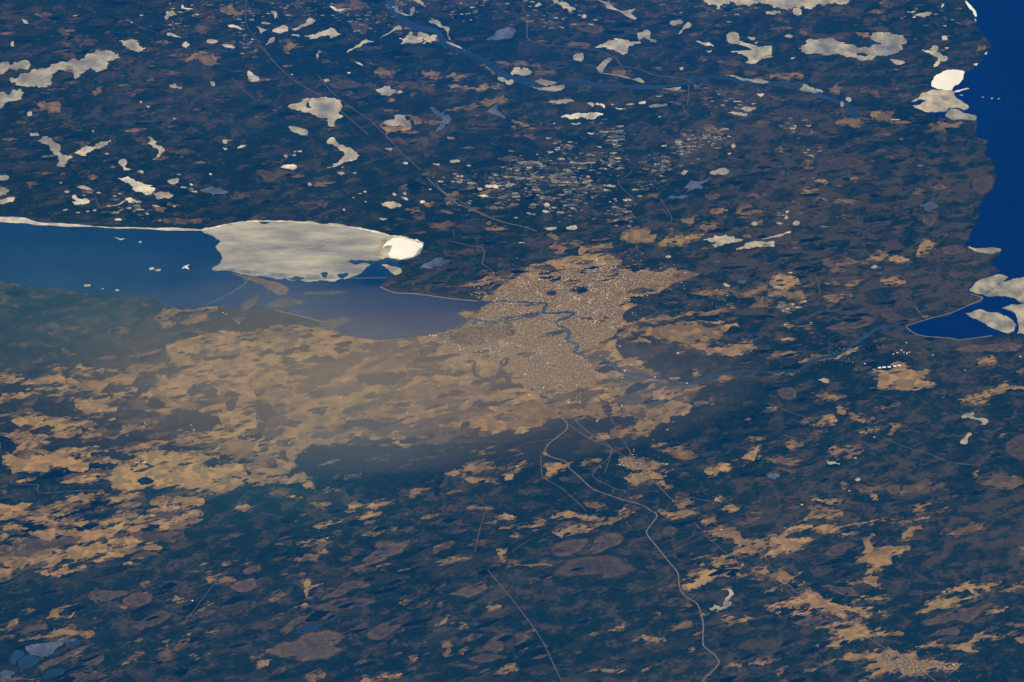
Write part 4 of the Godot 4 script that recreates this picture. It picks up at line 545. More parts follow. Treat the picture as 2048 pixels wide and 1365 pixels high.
	small_field(2,[30.51,-46,31.29,-46.8,31.91,-46.4,31.52,-45.8])
	small_field(2,[-43.95,2.3,-43.66,3.7,-43.03,4.3,-42.3,4.3,-43.29,3.9,-43.58,2.3])
	small_field(1,[19.07,48.9,19.32,47.6,19.9,47.9,19.54,48.9])
	small_field(3,[-5.25,55.4,-4.78,55.2,-4.07,55.6,-4.54,56.3])
	small_field(3,[-23.76,67.6,-23.42,67.1,-23.29,68,-23.73,69.4])
	small_field(2,[-9.63,94.5,-8.96,93.3,-8.51,93.2,-8.84,94.2])
	small_field(2,[-34.4,72.4,-33.72,71.7,-33.42,72.3,-33.92,73])
	small_field(1,[-45.65,34.2,-45.44,33.3,-44.84,33.6,-44.81,34.4])
	small_field(2,[45.68,84,47.05,84.2,47.02,84.9,46.01,84.4])
	small_field(3,[-6.67,51.8,-4.56,50.9,-5.26,51.8])
	small_field(3,[37.15,-83,38.16,-82.3,38.68,-82.1,37.5,-81.7])
	small_field(2,[13.77,-47.7,14.41,-48.5,14.79,-47.9,14.4,-47])
	small_field(2,[31.5,-22.7,32.13,-23.1,33.24,-22.7,32.36,-22.3])
	small_field(2,[-10.45,77.9,-9.77,77,-9.3,77.2,-9.87,78.1])
	small_field(3,[27.42,24.7,28.26,24.7,28.37,25.3,27.64,25.7])
	small_field(2,[-46.64,59.8,-46.07,59.4,-45.69,60.3,-46.26,60.5])
	small_field(2,[2.09,-93.7,2.87,-93.3,2.87,-92.2,2.22,-92.6])
	small_field(2,[40.6,-47.9,40.9,-49.4,41.36,-50,41.18,-48.3])
	small_field(3,[-31.64,-81.2,-30.74,-81.2,-29.81,-80.1,-30.98,-80.5])
	small_field(2,[-10.98,-82.1,-10.34,-83.4,-9.95,-83,-10.71,-81.7])
	small_field(2,[-6.17,-48.1,-5.41,-48.5,-5.41,-47.3,-5.91,-47.3])
	small_field(2,[-8.93,-44.7,-8.17,-44.9,-7.91,-44.1,-8.67,-43.9])
	small_field(1,[-39.47,33.8,-38.54,33.3,-37.82,33.4,-38.75,34])
	small_field(2,[-38.14,-87.2,-37.13,-88.3,-37.35,-87,-37.86,-86.6])
	small_field(3,[-35.36,-64.1,-34.56,-62.8,-34.66,-62,-35.2,-62.8])
	small_field(2,[-49.51,-18.7,-48.95,-18.5,-47.81,-17.8,-48.79,-17.6])
	small_field(2,[23.28,-34.3,23.78,-34.7,24.01,-33.4,23.51,-33.2])
	small_field(2,[-30.24,87,-29.44,86.6,-29.31,87.3,-30,87.5])
	small_field(1,[23.54,79.3,24.22,80.2,24.75,82.1,24.09,80.7])
	small_field(2,[39.79,51.8,40.52,50.9,41.12,50.3,40.74,51.2,40.26,51.8])
	small_field(1,[-19.64,78.8,-19.31,78.3,-18.79,78.3,-18.84,78.8,-19.29,79.1])
	small_field(3,[-20.51,-60.9,-19,-62.6,-18.74,-62.2,-19.75,-61.3])
	small_field(1,[0,33.8,.48,33.4,.95,34,.48,34.6])
	small_field(2,[26.39,96.9,27.55,96.1,27.65,96.4,26.84,97.1])
	small_field(2,[23.28,93.9,23.96,93.5,24.19,93.9,23.49,94.5])
	small_field(3,[29.4,-23.3,30.16,-24,30.39,-23.1,29.76,-22.9])
	small_field(2,[-21.99,82.6,-21.44,81.4,-20.98,81.2,-21.54,82.5])
	small_field(2,[34.83,87,35.54,86.1,35.88,86.2,35.28,87.1])
	small_field(3,[43.05,-35.1,43.43,-35.1,43.64,-34.1,43.25,-33.4])
	small_field(2,[27.73,-45.6,28.12,-46.2,28.81,-45.8,28.35,-45.1])
	small_field(3,[-40.93,-7,-40.45,-7.4,-40.06,-6.6,-40.54,-6.2])
	small_field(3,[-9.37,-17.4,-8.75,-17.4,-8.87,-16.2,-9.24,-16.4])
	small_field(1,[-40.63,27,-40.16,26.8,-39.78,27.4,-40.25,28])
	small_field(1,[-41.96,67.3,-41.51,66.9,-41.14,67.5,-41.59,68])
	small_field(3,[27.83,-31.8,28.59,-32.2,28.89,-31.8,28.32,-31.2])
	small_field(1,[43.66,41.1,43.94,39.8,44.24,39.6,44.15,40.5,43.89,41.2])
	small_field(2,[-36.17,79.3,-35.84,78.8,-35.36,79.3,-35.69,79.8])
	small_field(2,[-4.64,92.1,-4.53,90.9,-4.19,91.1,-4.41,92.5])
	small_field(2,[48.83,9.3,49.69,8.4,49.65,9.5])
	small_field(1,[11.68,96.4,12.48,96.3,12.36,96.9,11.85,96.9])
	small_field(3,[-11.16,-89.7,-10.65,-89.9,-10.25,-88.8,-10.9,-88.9])
	small_field(3,[-19.95,-94.9,-19.44,-95.3,-18.91,-94.6,-19.42,-94.2])
	small_field(2,[8.23,-72.4,9.26,-73,9.52,-72.6,8.48,-72])
	small_field(3,[44.74,30.1,45.67,30.8,45.18,31.4])
	small_field(2,[1.5,71.7,1.85,71,2.43,71.4,1.85,71.9])
	small_field(3,[15.27,-12.2,16.02,-12.6,16.38,-12.2,15.64,-11.7])
	small_field(1,[31.32,99.5,32.01,99.1,32.22,99.8,31.43,99.8])
	small_field(3,[-13.5,-89.5,-12.99,-89.9,-12.85,-88.8,-13.37,-88.6])
	small_field(2,[-10.71,-117.1,-9.91,-116.2,-8.85,-115.3,-9.51,-116.4])
	small_field(2,[-27.55,-97.4,-26.89,-97.4,-26.77,-96.2,-27.4,-96.7])
	small_field(2,[30.22,-105.3,31.01,-105.1,31.12,-104.4,30.47,-104.4])
	small_field(2,[0,-71.5,.51,-71.3,.39,-70.2,0,-70.4])
	small_field(2,[-7.28,-43,-6.39,-42.4,-5.89,-41.6,-6.64,-42])
	small_field(2,[-11.44,57.2,-11.09,56.7,-10.74,57.2,-11.2,57.8])
	small_field(1,[17.17,67.5,17.64,66.9,18.22,67.1,17.63,67.6])
	small_field(1,[7.2,86.8,7.55,86.3,7.89,86.8,7.54,87.3])
	small_field(1,[17.33,81.4,17.57,80.7,18.02,81.4,17.56,81.8])
	small_field(1,[24.39,21.3,24.76,20.9,25.11,21.7,24.62,22])
	small_field(3,[-43.88,-7.2,-43.07,-8.6,-43.27,-7.2])
	small_field(2,[22.96,74.9,23.78,74.2,23.76,75.1])
	small_field(2,[-6.88,78.3,-6.54,77.7,-6.36,78.6,-6.7,79])
	small_field(2,[-34.62,-44.5,-33.49,-44.7,-33.72,-43.9])
	small_field(3,[-49.3,-11.2,-48.58,-11.6,-48.66,-10.4])
	small_field(1,[0,58.8,.47,58.3,.7,58.5,.35,59.4])
	small_field(3,[-16.57,58.5,-16.22,58,-15.87,58.5,-16.33,59])
	small_field(2,[46.56,29.3,47.06,28.5,47.16,29.1,46.78,29.9])
	small_field(2,[-10.3,38.3,-9.36,36.8,-9.59,37.9])
	small_field(3,[44.15,75.1,44.87,74.4,44.36,75.8])
	small_field(1,[-21.07,47.4,-20.36,47.2,-19.89,47.5,-20.71,47.8])
	small_field(3,[-8.02,42.8,-7.31,42.6,-7.42,43.1,-7.89,43.3])
	small_field(3,[18.63,62.6,18.99,62.3,18.97,63.4,18.62,63.4])
	small_field(2,[-32.01,89,-31.57,88.4,-31.34,88.7,-31.78,89.3])
	small_field(2,[16.57,86.8,17.26,86.3,17.14,87,16.74,87.1])
	small_field(2,[-44.64,80.4,-44.09,79.7,-43.85,79.8,-44.29,80.5])
	small_field(1,[-2.44,55.2,-1.5,54.2,-1.5,54.7,-2.2,55.3])
	small_field(2,[14.99,-92.4,15.77,-91.9,15.5,-91])
	small_field(2,[24.11,97.6,24.46,97.1,24.91,97.3,24.45,97.8])
	small_field(3,[37.66,76.2,38.15,75.3,38.37,75.4,37.89,76.3])
	small_field(3,[-37.19,-106,-36.38,-105.6,-36.76,-104.7])
	small_field(1,[2.97,34.9,3.15,34,3.39,34.6,3.33,35.3])
	small_field(1,[-6.64,-67.8,-6,-67.6,-6.12,-67.1,-6.7,-67.2])
	small_field(2,[18.7,-86.6,19.46,-85.7,19.19,-85])
	small_field(3,[20.87,-40.5,21.63,-40.9,21.36,-39.9])
	small_field(3,[11.54,-68.5,12.7,-68.9,12.56,-68.2])
	small_field(2,[10.77,55.4,11.13,55,11.36,55.4,11,55.9])
	small_field(2,[-12.9,-80.5,-12.13,-81.2,-12.38,-80.1])
	small_field(1,[23.63,74.7,24.34,73.9,24.33,74.2,23.86,74.9])
	small_field(3,[35.72,-27.7,36.5,-28.7,36.73,-28.3])
	small_field(2,[3.34,-71.2,3.85,-71.4,3.79,-70.6,3.4,-70.6])
	small_field(1,[26.04,69.6,26.63,69.3,26.73,69.6,26.27,69.9])
	small_field(1,[16.18,90.9,16.41,90.6,16.74,91,16.4,91.3])
	small_field(3,[37.8,-49.4,38.52,-48.1,38.26,-47.9])
	small_field(3,[-24.35,77.9,-23.67,77.6,-23.66,78.1])
	small_field(2,[-11.75,67.6,-11.59,66.4,-11.47,66.9,-11.63,67.8])
	small_field(2,[-19.93,52.7,-19.34,52.3,-19.45,53])
	small_field(2,[-2.61,-38,-2.11,-38.8,-2.11,-37.9])
	small_field(2,[16.54,-80.1,17.45,-79.9,17.05,-79.4])
	small_field(2,[4.37,-70.9,4.88,-71.1,4.75,-70.2])
	small_field(1,[-43.69,28.5,-42.29,27.6,-40.79,25.9,-41.36,26.6,-42.76,27.8,-43.79,29.3])
	small_field(2,[13.26,80.9,13.66,80.9,13.54,81.4])
	small_field(2,[-48.32,45.7,-47.95,46.3,-48.3,46.3])
	small_field(1,[-15.36,51.8,-15.07,51.8,-15.18,52.3])
	small_field(1,[19.85,-85.4,20.24,-85.6,20.1,-85.1])
	finish(small_st, "field_ground", LAND, "many small tan fields scattered through the dark forest", 6.0)
	wood("small dark wood southwest of the large dark western wood",[-40.16,34.8,-39.46,34.2,-38.03,34.2,-36.83,34.6,-36.11,34.8,-35.49,35.7,-36.31,36.3,-37.25,36.6,-37.96,36.6,-38.94,35.7,-39.9,35.5])
	wood("small dark wood far southwest of the large dark western wood",[-40.18,37.9,-39.61,37.4,-38.19,37.2,-37.69,37.8,-37.24,37,-37.44,38.3,-37.88,39.4,-39.08,39.2,-40.02,39.2])
	wood("small dark wood far west of the big square dark wood",[-35.53,43.1,-35.09,42,-34.38,42,-33.82,43.1,-34.33,43.9,-35.16,43.9])
	wood("large dark wood just southwest of the large dark western wood",[-33.86,25.1,-33.18,23.6,-31.73,24.2,-31.17,22.3,-29.71,23,-28.75,23.2,-27.87,25.1,-28.44,26.6,-28.65,27.8,-29.83,28.4,-31.5,28.7,-33.03,29.5,-34.31,30.8,-35.5,31.2,-36.59,30.4,-36.76,28.5,-35.47,27.8])
	wood("small dark wood northwest of the large dark western wood",[-38.94,19.4,-37.75,19,-36.64,19.8,-37.45,20.9,-38.43,20.4])
	wood("small dark wood far southwest of the dammed island",[-37.55,17.5,-36.87,15.9,-36.03,15.5,-35.88,16.7,-34.89,17.9,-33.66,18.6,-33.27,19.8,-33.72,21.1,-34.57,20.9,-35.2,19.8,-34.86,19,-36.2,18.2])
	wood("small dark wood north of the large dark western wood",[-31.43,16.3,-30.99,14.4,-30.17,13.4,-28.44,15.2,-28.66,16.3,-29.61,16.7,-30.81,17.3])
	wood("small dark wood far southwest of the huge grey ice sheet",[-35.91,11.3,-35.32,10.5,-34.47,10.7,-34.68,11.9,-35.64,12.1])
	wood("small dark wood northeast of the large dark western wood",[-30.52,19.2,-29.69,18.5,-28.49,18.4,-28.6,19.2,-29.66,19.9])
	wood("small dark wood far northwest of the big square dark wood",[-27.63,19.4,-26.73,16.1,-26.12,16.5,-26.44,18.6,-26.64,20.5,-27.22,21.7,-27.69,22.5,-27.36,20.5])
	wood("small dark wood far northwest of the large dark western wood",[-44.77,14,-44.44,13.2,-43.22,13.4,-43.44,14.2,-44.15,14.6])
	wood("large dark wood far west of the large dark western wood",[-46.37,20.2,-45.52,17.1,-42.89,16.3,-41.92,16.5,-40.96,16.3,-39.47,17.7,-40.42,18,-42.1,18.2,-42.19,19.4,-41.78,20.9,-41.25,22.6,-42.54,23.6,-44.1,23.6,-45.71,22.1])
	wood("small dark wood west of the large dark western wood",[-41.92,24,-41.23,23,-38.84,22.8,-37.93,21.1,-37.19,21.7,-36.11,21.9,-36.68,22.8,-37.86,23.6,-40.01,24])
	wood("small dark wood far west of the large dark western wood",[-49.5,13.6,-48.53,13.6,-46.58,14.2,-46.05,15.5,-47.6,16.1,-49.4,16.3])
	wood("small dark wood far north of the southwestern blue ponds",[-46.22,28.2,-45.19,26.6,-43.77,26.3,-43.81,28.5,-45,28.9])
	wood("second small dark wood west of the large dark western wood",[-39.09,26.6,-38.29,25.1,-36.63,24.7,-37.29,26.6,-37.51,27.4,-38.7,27.6])
	wood("second small dark wood far southwest of the large dark western wood",[-42.3,34.8,-41.6,34.2,-40.75,34.8,-41.09,35.5,-41.92,35.5])
	wood("second small dark wood southwest of the large dark western wood",[-39.75,32.7,-38.56,32.3,-36.89,32.7,-37.34,33.4,-38.52,33.8,-39.73,33.3])
	wood("small dark wood south of the large dark western wood",[-33.77,33.4,-32.12,32.5,-30.46,32.3,-28.55,32.7,-28.29,33.4,-29.71,33.8,-31.85,34.2])
	wood("small dark wood southeast of the large dark western wood",[-29.62,37.8,-28.47,36.1,-27.29,35.7,-25.62,36.3,-24.43,36.4,-25.36,37.6,-27.48,38.3])
	wood("small dark wood far northwest of the leaf-shaped blue pond",[-34.96,37.9,-34.62,37.5,-33.88,38.5,-34.34,38.9])
	wood("second small dark wood far west of the large dark western wood",[-48.83,31.9,-48.15,30.8,-47.26,32.3,-47.54,34.6,-47.03,35.7,-48.27,34.2,-48.73,34.6])
	wood("third small dark wood far west of the large dark western wood",[-44.64,32.3,-43.34,32.1,-41.69,31.4,-40.49,31.6,-42.12,33.1,-43.52,33.8,-44.6,33.4])
	wood("small dark wood far southeast of the dammed island",[-17.39,3.1,-16.68,1.9,-15.94,2.5,-15.87,3.5,-16.65,3.9])
	wood("small dark wood far south of the dammed island",[-22.26,3.3,-20.82,2.1,-19.61,1.5,-19.83,2.9,-21.28,3.7,-22.73,4.3,-24.18,5,-24.92,4.3])
	wood("small dark wood far south of the huge grey ice sheet",[-19.91,5.8,-19.32,4.3,-18.1,4.6,-17.11,5.8,-18.07,6.8,-19.16,7])
	wood("small dark wood far southwest of the river delta",[-15.23,11.3,-13.91,10.3,-11.73,9.5,-10.77,9.3,-10.03,10.5,-10.39,11.3,-11.22,12.8,-12.42,14,-14.12,13.2,-14.85,12.4])
	wood("small dark wood far north of the big square dark wood",[-11.64,20.2,-11.05,19.4,-10.2,19.3,-9.72,20,-10.2,20.5,-11.15,20.9])
	wood("small dark wood north of the big square dark wood",[-16.26,26.3,-15.32,24.7,-14,24.4,-13.04,24.7,-12.55,25.9,-13.02,26.6,-13.98,26.8,-15.18,26.6])
	wood("small dark wood far east of the large dark western wood",[-19.19,22.3,-18.72,21.3,-18,21.3,-17.87,22.3,-18.58,22.8])
	wood("small dark wood far northwest of the upper bend of the pale highway",[-7.33,17.5,-6.13,16.3,-4.92,15.5,-4.44,16.3,-5.88,17.5,-6.84,17.9])
	wood("small dark wood northwest of the upper bend of the pale highway",[-3.94,20.2,-3.71,18.6,-2.99,18.2,-2.62,19.4,-1.3,19.4,-.7,18.6,-.82,19.8,-1.78,20.4,-2.98,20.7])
	wood("small dark wood east of the large dark western wood",[-24.64,19.8,-23.92,19.4,-23.19,20.2,-23.66,20.7,-24.61,21.1])
	wood("second small dark wood east of the large dark western wood",[-24.59,22.5,-23.51,22.1,-22.18,22.8,-23.35,24.4,-24.06,24.9,-24.55,24.4])
	wood("small dark wood southwest of the river delta",[-7.76,5,-6.67,4.3,-5.45,3.7,-4.97,4.3,-5.69,5,-6.9,5.8])
	wood("small dark wood far northeast of the large dark western wood",[-22.47,5.4,-21.99,4.8,-21.68,5.4,-22.1,5.9])
	wood("second small dark wood far northwest of the big square dark wood",[-19.64,15.9,-18.92,15.5,-18.18,16.7,-18.9,17.5,-19.51,16.9])
	wood("small dark wood far southwest of the stippled city centre",[-9.44,8.2,-7.99,8,-7.62,8.4,-8.59,8.6])
	wood("second small dark wood far southwest of the river delta",[-9.3,10.5,-8.22,9.9,-7.61,10.5,-8.69,10.9])
	wood("small dark wood far south of the river delta",[-6.52,10.5,-5.67,10.1,-5.18,10.5,-5.91,10.9])
	wood("second small dark wood far northeast of the large dark western wood",[-22.31,15.2,-21.59,14.6,-21.11,14.4,-21.34,15.3])
	wood("large dark wood northeast of the big square dark wood",[-20.87,37.2,-19.63,33.1,-18.21,32.3,-16.07,31.9,-13.34,30.8,-12.03,30.1,-10.95,30.6,-11.54,31.6,-10.7,32.7,-9.15,32.3,-7.73,31.4,-5.82,30.8,-4.87,29.3,-3.68,28,-2.73,28.2,-2.01,29.5,-1.41,28.7,-.93,27.8,.14,27.8,.14,38.3,-1.76,36.8,-4.84,39.4,-6.49,41.3,-6.93,47.6,-12.33,49.4,-15.9,45.7,-18.5,45.4,-19.02,42,-19.64,40.2,-19.9,38.7])
	wood("second small dark wood southwest of the river delta",[-7.9,2.3,-7.53,1.9,-7.28,3.3,-7.77,3.7])
	wood("third small dark wood southwest of the river delta",[-9.09,5.8,-8.61,5.6,-8.48,6.4,-8.97,6.4])
	wood("small dark wood west of the upper bend of the pale highway",[-4.88,27,-4.29,24.7,-3.93,25.1,-4.16,26.6,-4.76,27.8])
	wood("small dark wood northeast of the big square dark wood",[-6.67,28.5,-5.83,28,-5.12,28,-5.83,28.9,-6.55,29.1])
	wood("large dark wood southeast of the sharp river bend",[17.35,27,18.22,24.7,20.39,24,21.62,21.7,24.62,20.9,24.52,26.3,22.73,27,20.33,27.8])
	wood("small dark wood just north of the leaf-shaped blue pond",[-19.97,80,-19.18,79.3,-18.36,80,-18.69,81.2,-19.49,81.4])
	wood("small dark wood northeast of the stippled city centre",[11.42,-22.7,12.05,-23.5,12.92,-23.8,12.79,-22.9,11.91,-22.4])
	wood("small dark wood northwest of the stippled city centre",[3.71,-19.1,4.21,-19.9,4.96,-20.5,4.83,-19.5,4.08,-18.7])
	wood("small dark wood just northwest of the stippled city centre",[5.68,-16.2,6.18,-17,7.42,-17.6,7.91,-17.2,7.16,-16.2,6.17,-15.6])
	wood("small dark wood west of the stippled city centre",[3.33,-15,3.83,-16.2,4.32,-16,4.32,-14.6,3.7,-14.4])
	wood("small dark wood southeast of the stippled city centre",[10.87,-8.2,11.56,-10.2,13.28,-10.2,14.14,-9.4,13.38,-7.4,12.26,-6,11.28,-5.8])
	wood("small dark wood north of the sharp river bend",[12.07,-5.2,13.24,-6,14.47,-6,14.33,-4.4,12.98,-4.2])
	wood("small dark wood far northeast of the upper bend of the pale highway",[9.28,-0.1,10.15,-2.2,11.74,-3,13.69,-1.8,15.14,-0.6,15.38,-0.1])
	wood("small dark wood far west of the sharp river bend",[-.52,5,-.28,5.8,-1.07,8.9,-1.55,12.4,-1.91,14.4,-2.15,14,-1.79,10.9,-1.19,7.8])
	wood("small dark wood south of the river delta",[-3.68,6.2,-3.56,6.2,-3.25,9.7,-3,11.3,-2.64,11.9,-3.36,11.7])
	wood("small dark wood north of the upper bend of the pale highway",[2.65,17.1,2.89,16.7,3.61,18.6,3.37,19.2])
	wood("small dark wood northeast of the upper bend of the pale highway",[8.43,18.2,9.16,17.9,9.61,21.7,9.35,24.7,8.89,21.7])
	wood("large dark wood east of the upper bend of the pale highway",[5.76,24,7.44,23.2,9.6,23.6,11.52,23.2,12.23,24.7,11.49,26.3,9.81,26.6,8.37,27.8,7.18,27])
	streaks(13000)
	finish(streak_st, "heath_streaks", WOODS, "countless streaks of heath, mire and felled strips in the forest", 0.0)
	route("road","thin pale road northeast of the long ragged western lake",.16,[-40.88,-111.1,-40.02,-108.8,-38.92,-106.9,-37.29,-104.9])
	route("road","thin pale road northwest of the white heart-shaped lake",.12,[-29.21,-88.8,-27.41,-83,-25.79,-79.4])
	route("road","thin pale road far northwest of the white heart-shaped lake",.12,[-28.19,-117.1,-28.02,-108.3,-26.89,-102.8,-25.44,-96.5])
	route("road","thin pale road north of the white heart-shaped lake",.2,[-26.85,-100.5,-25.9,-98.7,-25.05,-95.1,-23.4,-89.7,-21.77,-85.7,-19.78,-82.1,-18.17,-78.1,-16.57,-73.7,-14.72,-68.5])
	route("road","thin pale road northeast of the bent pale lake",.16,[-20.14,-89.2,-18.63,-83.4,-16.63,-78.1,-14.51,-73.3,-13.71,-70.6,-12.39,-66.3,-11.07,-61.5,-9.25,-56.2])
	route("road","thin pale road northwest of the dark northern lake arm",.14,[-17.21,-117.1,-16.65,-114.3,-16.08,-110.6])
	route("road","thin pale road just east of the bent pale lake",.12,[-14.68,-65,-13.64,-63.2,-12.22,-61.1])
	route("road","thin pale road northwest of the blue northern river",.24,[1.65,-108.8,1.64,-103,2.88,-101,4.32,-100.1,5.77,-99.9])
	route("road","thin pale road northeast of the blue northern river",.22,[5.76,-99.7,7.33,-99.3,9.16,-98.3,9.94,-97.1,10.97,-95.1,11.48,-92.8,13.03,-91.9,13.81,-91,14.57,-89.7,16.13,-89,18.07,-88.3])
	route("road","thin pale road east of the blue northern river",.2,[18.13,-87.9,19.2,-85.7,20.08,-83.2])
	route("road","thin pale road far northeast of the speckled village clearings",.16,[18.37,-86.1,18.15,-79.4,17.69,-78.6,17.8,-76.8,18.3,-75.7])
	route("road","thin pale road far east of the speckled village clearings",.1,[18.03,-64.5,17.62,-62.8,17.53,-60.2,17.95,-58.1])
	route("road","thin pale road east of the speckled village clearings",.12,[12.85,-57.2,14.15,-60])
	route("road","thin pale road southwest of the dazzling white ice bay",.16,[39.27,-75.5,39.44,-76.8,39.52,-77.7])
	route("road","thin pale road southwest of the white lozenge lake",.14,[-42.15,-47.7,-41.82,-45.1,-41.53,-43.7,-40.89,-43.5])
	route("road","thin pale road north of the river delta",.2,[-5.97,-32.2,-4.34,-30.9,-2.97,-30.1,-2.78,-27.7,-2.96,-24.8,-2.33,-23.5,-1.96,-22.3,-1.96,-20.7])
	route("road","thin pale road northeast of the river delta",.16,[-2.2,-19.5,-1.34,-18.7,0,-16.8])
	route("highway","thin pale highway far southwest of the speckled village clearings",.26,[-8.6,-53.6,-7.57,-50.2,-6.42,-47.3,-5.4,-44.7,-3.88,-42.6,-2.49,-40.5,-.85,-38.6,0,-38])
	route("railway","thin pale railway far west of the speckled village clearings",.2,[-7.83,-52.3,-6.93,-48.9,-5.66,-46.6,-4.13,-43.5,-2.36,-40.7])
	route("road","thin pale road far north of the river delta",.12,[-5.99,-36.3,-5.73,-34.1])
	route("road","thin pale road far northwest of the pale pointed lake",.14,[12.2,-56.2,11.81,-54.5,10.77,-51.9,12.37,-46.2])
	route("road","thin pale road northwest of the pale pointed lake",.16,[14.96,-46.6,15.62,-43,16.08,-39.7,15.56,-38.4])
	route("road","thin pale road far southeast of the speckled village clearings",.12,[15.17,-43,15.71,-40.5])
	route("highway","thin pale highway southwest of the speckled village clearings",.24,[-.13,-38,1.25,-37,2.51,-35.5])
	route("road","thin pale road west of the pale pointed lake",.16,[12.49,-31.4,12.47,-29.3,12.96,-28.5,12.83,-27.7])
	route("road","thin pale road east of the stippled city centre",.14,[11.09,-13,11.82,-11.8,13.04,-11,14.02,-10.2,14.13,-9,13.26,-7.4])
	route("highway","thin pale highway just east of the stippled city centre",.26,[11.88,-19.1,10.87,-16.2,9.61,-12.6,8.6,-9.4])
	route("road","thin pale road just north of the stippled city centre",.2,[5.44,-17.4,7.42,-17.6,9.14,-16.6,10.37,-15.2])
	route("road","thin pale road just northwest of the stippled city centre",.18,[5.7,-21.1,5.63,-17.8])
	route("road","thin pale road just northeast of the river outlet",.22,[39.61,-11.4,40.26,-8.2,40.95,-6.8])
	route("road","thin pale road far northwest of the river outlet",.12,[30,-22.3,30.29,-18.7,30.44,-14.2])
	route("road","thin pale road far southwest of the large dark western wood",.18,[-44.73,43.9,-44.64,46.3,-42.65,46.1,-40.77,45.7,-38.53,45.7])
	route("road","thin pale road far north of the southwestern blue ponds",.16,[-47.29,41.7,-47.21,43.7,-44.73,43.9])
	route("road","thin pale road south of the river delta",.2,[-3.74,6.2,-3.49,8.6,-3.37,11.3])
	route("railway","thin pale railway far south of the river delta",.2,[-.58,5.4,-1.07,7.8,-1.79,11.7,-2.15,14.4])
	route("road","thin pale road west of the upper bend of the pale highway",.16,[-5.58,30.8,-3.44,31,0,31])
	route("road","thin pale road far south of the river delta",.16,[-6.87,12.1,-4.21,12.1,-1.79,12.4,0,13.4])
	route("road","thin pale road southeast of the large dark western wood",.14,[-24.3,37.9,-22.93,34.9,-21.77,33.1])
	route("road","thin pale road southwest of the big square dark wood",.12,[-15.92,44.6,-15.65,46.8,-15.15,49.4])
	route("highway","thin pale highway south of the upper bend of the pale highway",.28,[3.96,22.1,4.8,24,5.27,25.5,5.2,27.4,4.3,29.7,3.46,31.9,3.15,33.8,3.45,35.3,4.16,36.1,5.11,37,5.34,38.7,6.39,41.7,7.55,45,8.96,46.8,10.36,48.3,12.23,50,13.15,51.8])
	route("road","thin pale road east of the upper bend of the pale highway",.22,[5.99,24.4,6.7,26.6,7.76,29.3,9.06,31.6,9.53,33.1,10.58,35.3])
	route("railway","thin pale railway just northwest of the small town on the highway",.2,[5.51,25.9,6.46,28.2,7.76,30.8,9.06,32.3,10.58,35.3,11.86,38.3,13.48,43.1,15.07,48.3,16.68,51.8])
	route("road","thin pale road just west of the small town on the highway",.16,[9.53,33.1,9.15,36.1,8.3,38.3,7.7,40.5,7.81,42,8.98,43.9,10.26,45.6,11.57,45,12.41,43.5])
	route("road","thin pale road just northwest of the small town on the highway",.16,[10.62,30.4,11.19,33.8,11.75,37.2])
	route("road","thin pale road southeast of the upper bend of the pale highway",.16,[9.64,33.4,8.76,40.5])
	route("road","thin pale road west of the small town on the highway",.16,[2.73,35.3,2.9,41.3,3.9,43.5,4.95,45.7,6.12,49,7.05,51.8])
	route("road","thin pale road north of the small town on the highway",.16,[9.36,23.2,9.99,26.8])
	route("road","thin pale road just southwest of the upper bend of the pale highway",.14,[1.19,31.6,2.86,30.8,4.54,30.1,5.97,29.3])
	route("road","thin pale road southeast of the small town on the highway",.14,[15.31,48.3,16.49,47.6,18.36,48.7,20,49])
	route("road","thin pale road south of the stippled city centre",.16,[4.26,3.1,5.6,4.6,6.32,5])
	route("road","thin pale road west of the sharp river bend",.14,[5.94,9.3,6.06,10.5,7.27,10.5,8.48,9.9])
	route("road","thin pale road southwest of the pale hook-shaped lake",.2,[35.44,29.7,36.7,31.6,38.2,33.4,39.82,34.9,41.53,37.2,44.46,38.3])
	route("road","thin pale road far southwest of the row of five greenhouses",.14,[26.76,22.1,28.05,23.6,29.32,25.5])
	route("road","thin pale road far east of the sharp river bend",.14,[24.64,19.4,26.76,22.1])
	route("road","thin pale road far southwest of the pale hook-shaped lake",.14,[33.38,30.8,34.75,33.4,35.33,33.8])
	route("road","thin pale road far southeast of the sharp river bend",.14,[25.78,28.9,27.54,30.4,28.25,30.8])
	route("road","thin pale road far northwest of the leaf-shaped blue pond",.14,[-26.37,69.1,-27.67,73.3,-29.15,79.7,-30.08,83.9])
	route("road","thin pale road just east of the southwestern blue ponds",.14,[-43.23,94.5,-41.87,91.1,-40.59,88.4])
	route("road","thin pale road southwest of the two oval brown bogs",.18,[-2.3,68.5,0,76.9])
	route("road","thin pale road west of the two oval brown bogs",.14,[-2.56,52.5,-3.02,57.2,-3.47,63.7])
	route("road","thin pale road far west of the big oval brown bog",.12,[-1.14,66,-2.18,68.4])
	route("road","thin pale road north of the leaf-shaped blue pond",.12,[-21.4,69.8,-20.24,70.3,-19.3,70.7])
	route("highway","thin pale highway west of the pale quarry pits",.28,[13.27,51.8,13.61,53.2,12.99,55.8,12.6,57.6,12.73,59,13.74,63,14.52,66.2,15.35,69.4,15.43,72.3,15.58,74.4,16.02,76.2,17.03,78.3,17.34,81.1,17.52,84.2,17.43,89.4,17.77,90.8,18.43,92.5,18.8,94.2,18.61,95.6,17.9,97.6,17.19,99.8])
	route("road","thin pale road far southwest of the big oval brown bog",.2,[0,77,1.03,81.1,2.29,86.3,3.08,90.4,3.86,95.6,4.52,99.8])
	route("railway","thin pale railway north of the pale quarry pits",.18,[17.38,51.8,19.2,55.8,21.02,59,22.92,63.7,23.92,66.2])
	route("road","thin pale road north of the pale quarry pits",.14,[17.1,55,18.44,59.8,20.12,64.4])
	route("road","thin pale road northwest of the big oval brown bog",.12,[1.75,59.8,0,63.4])
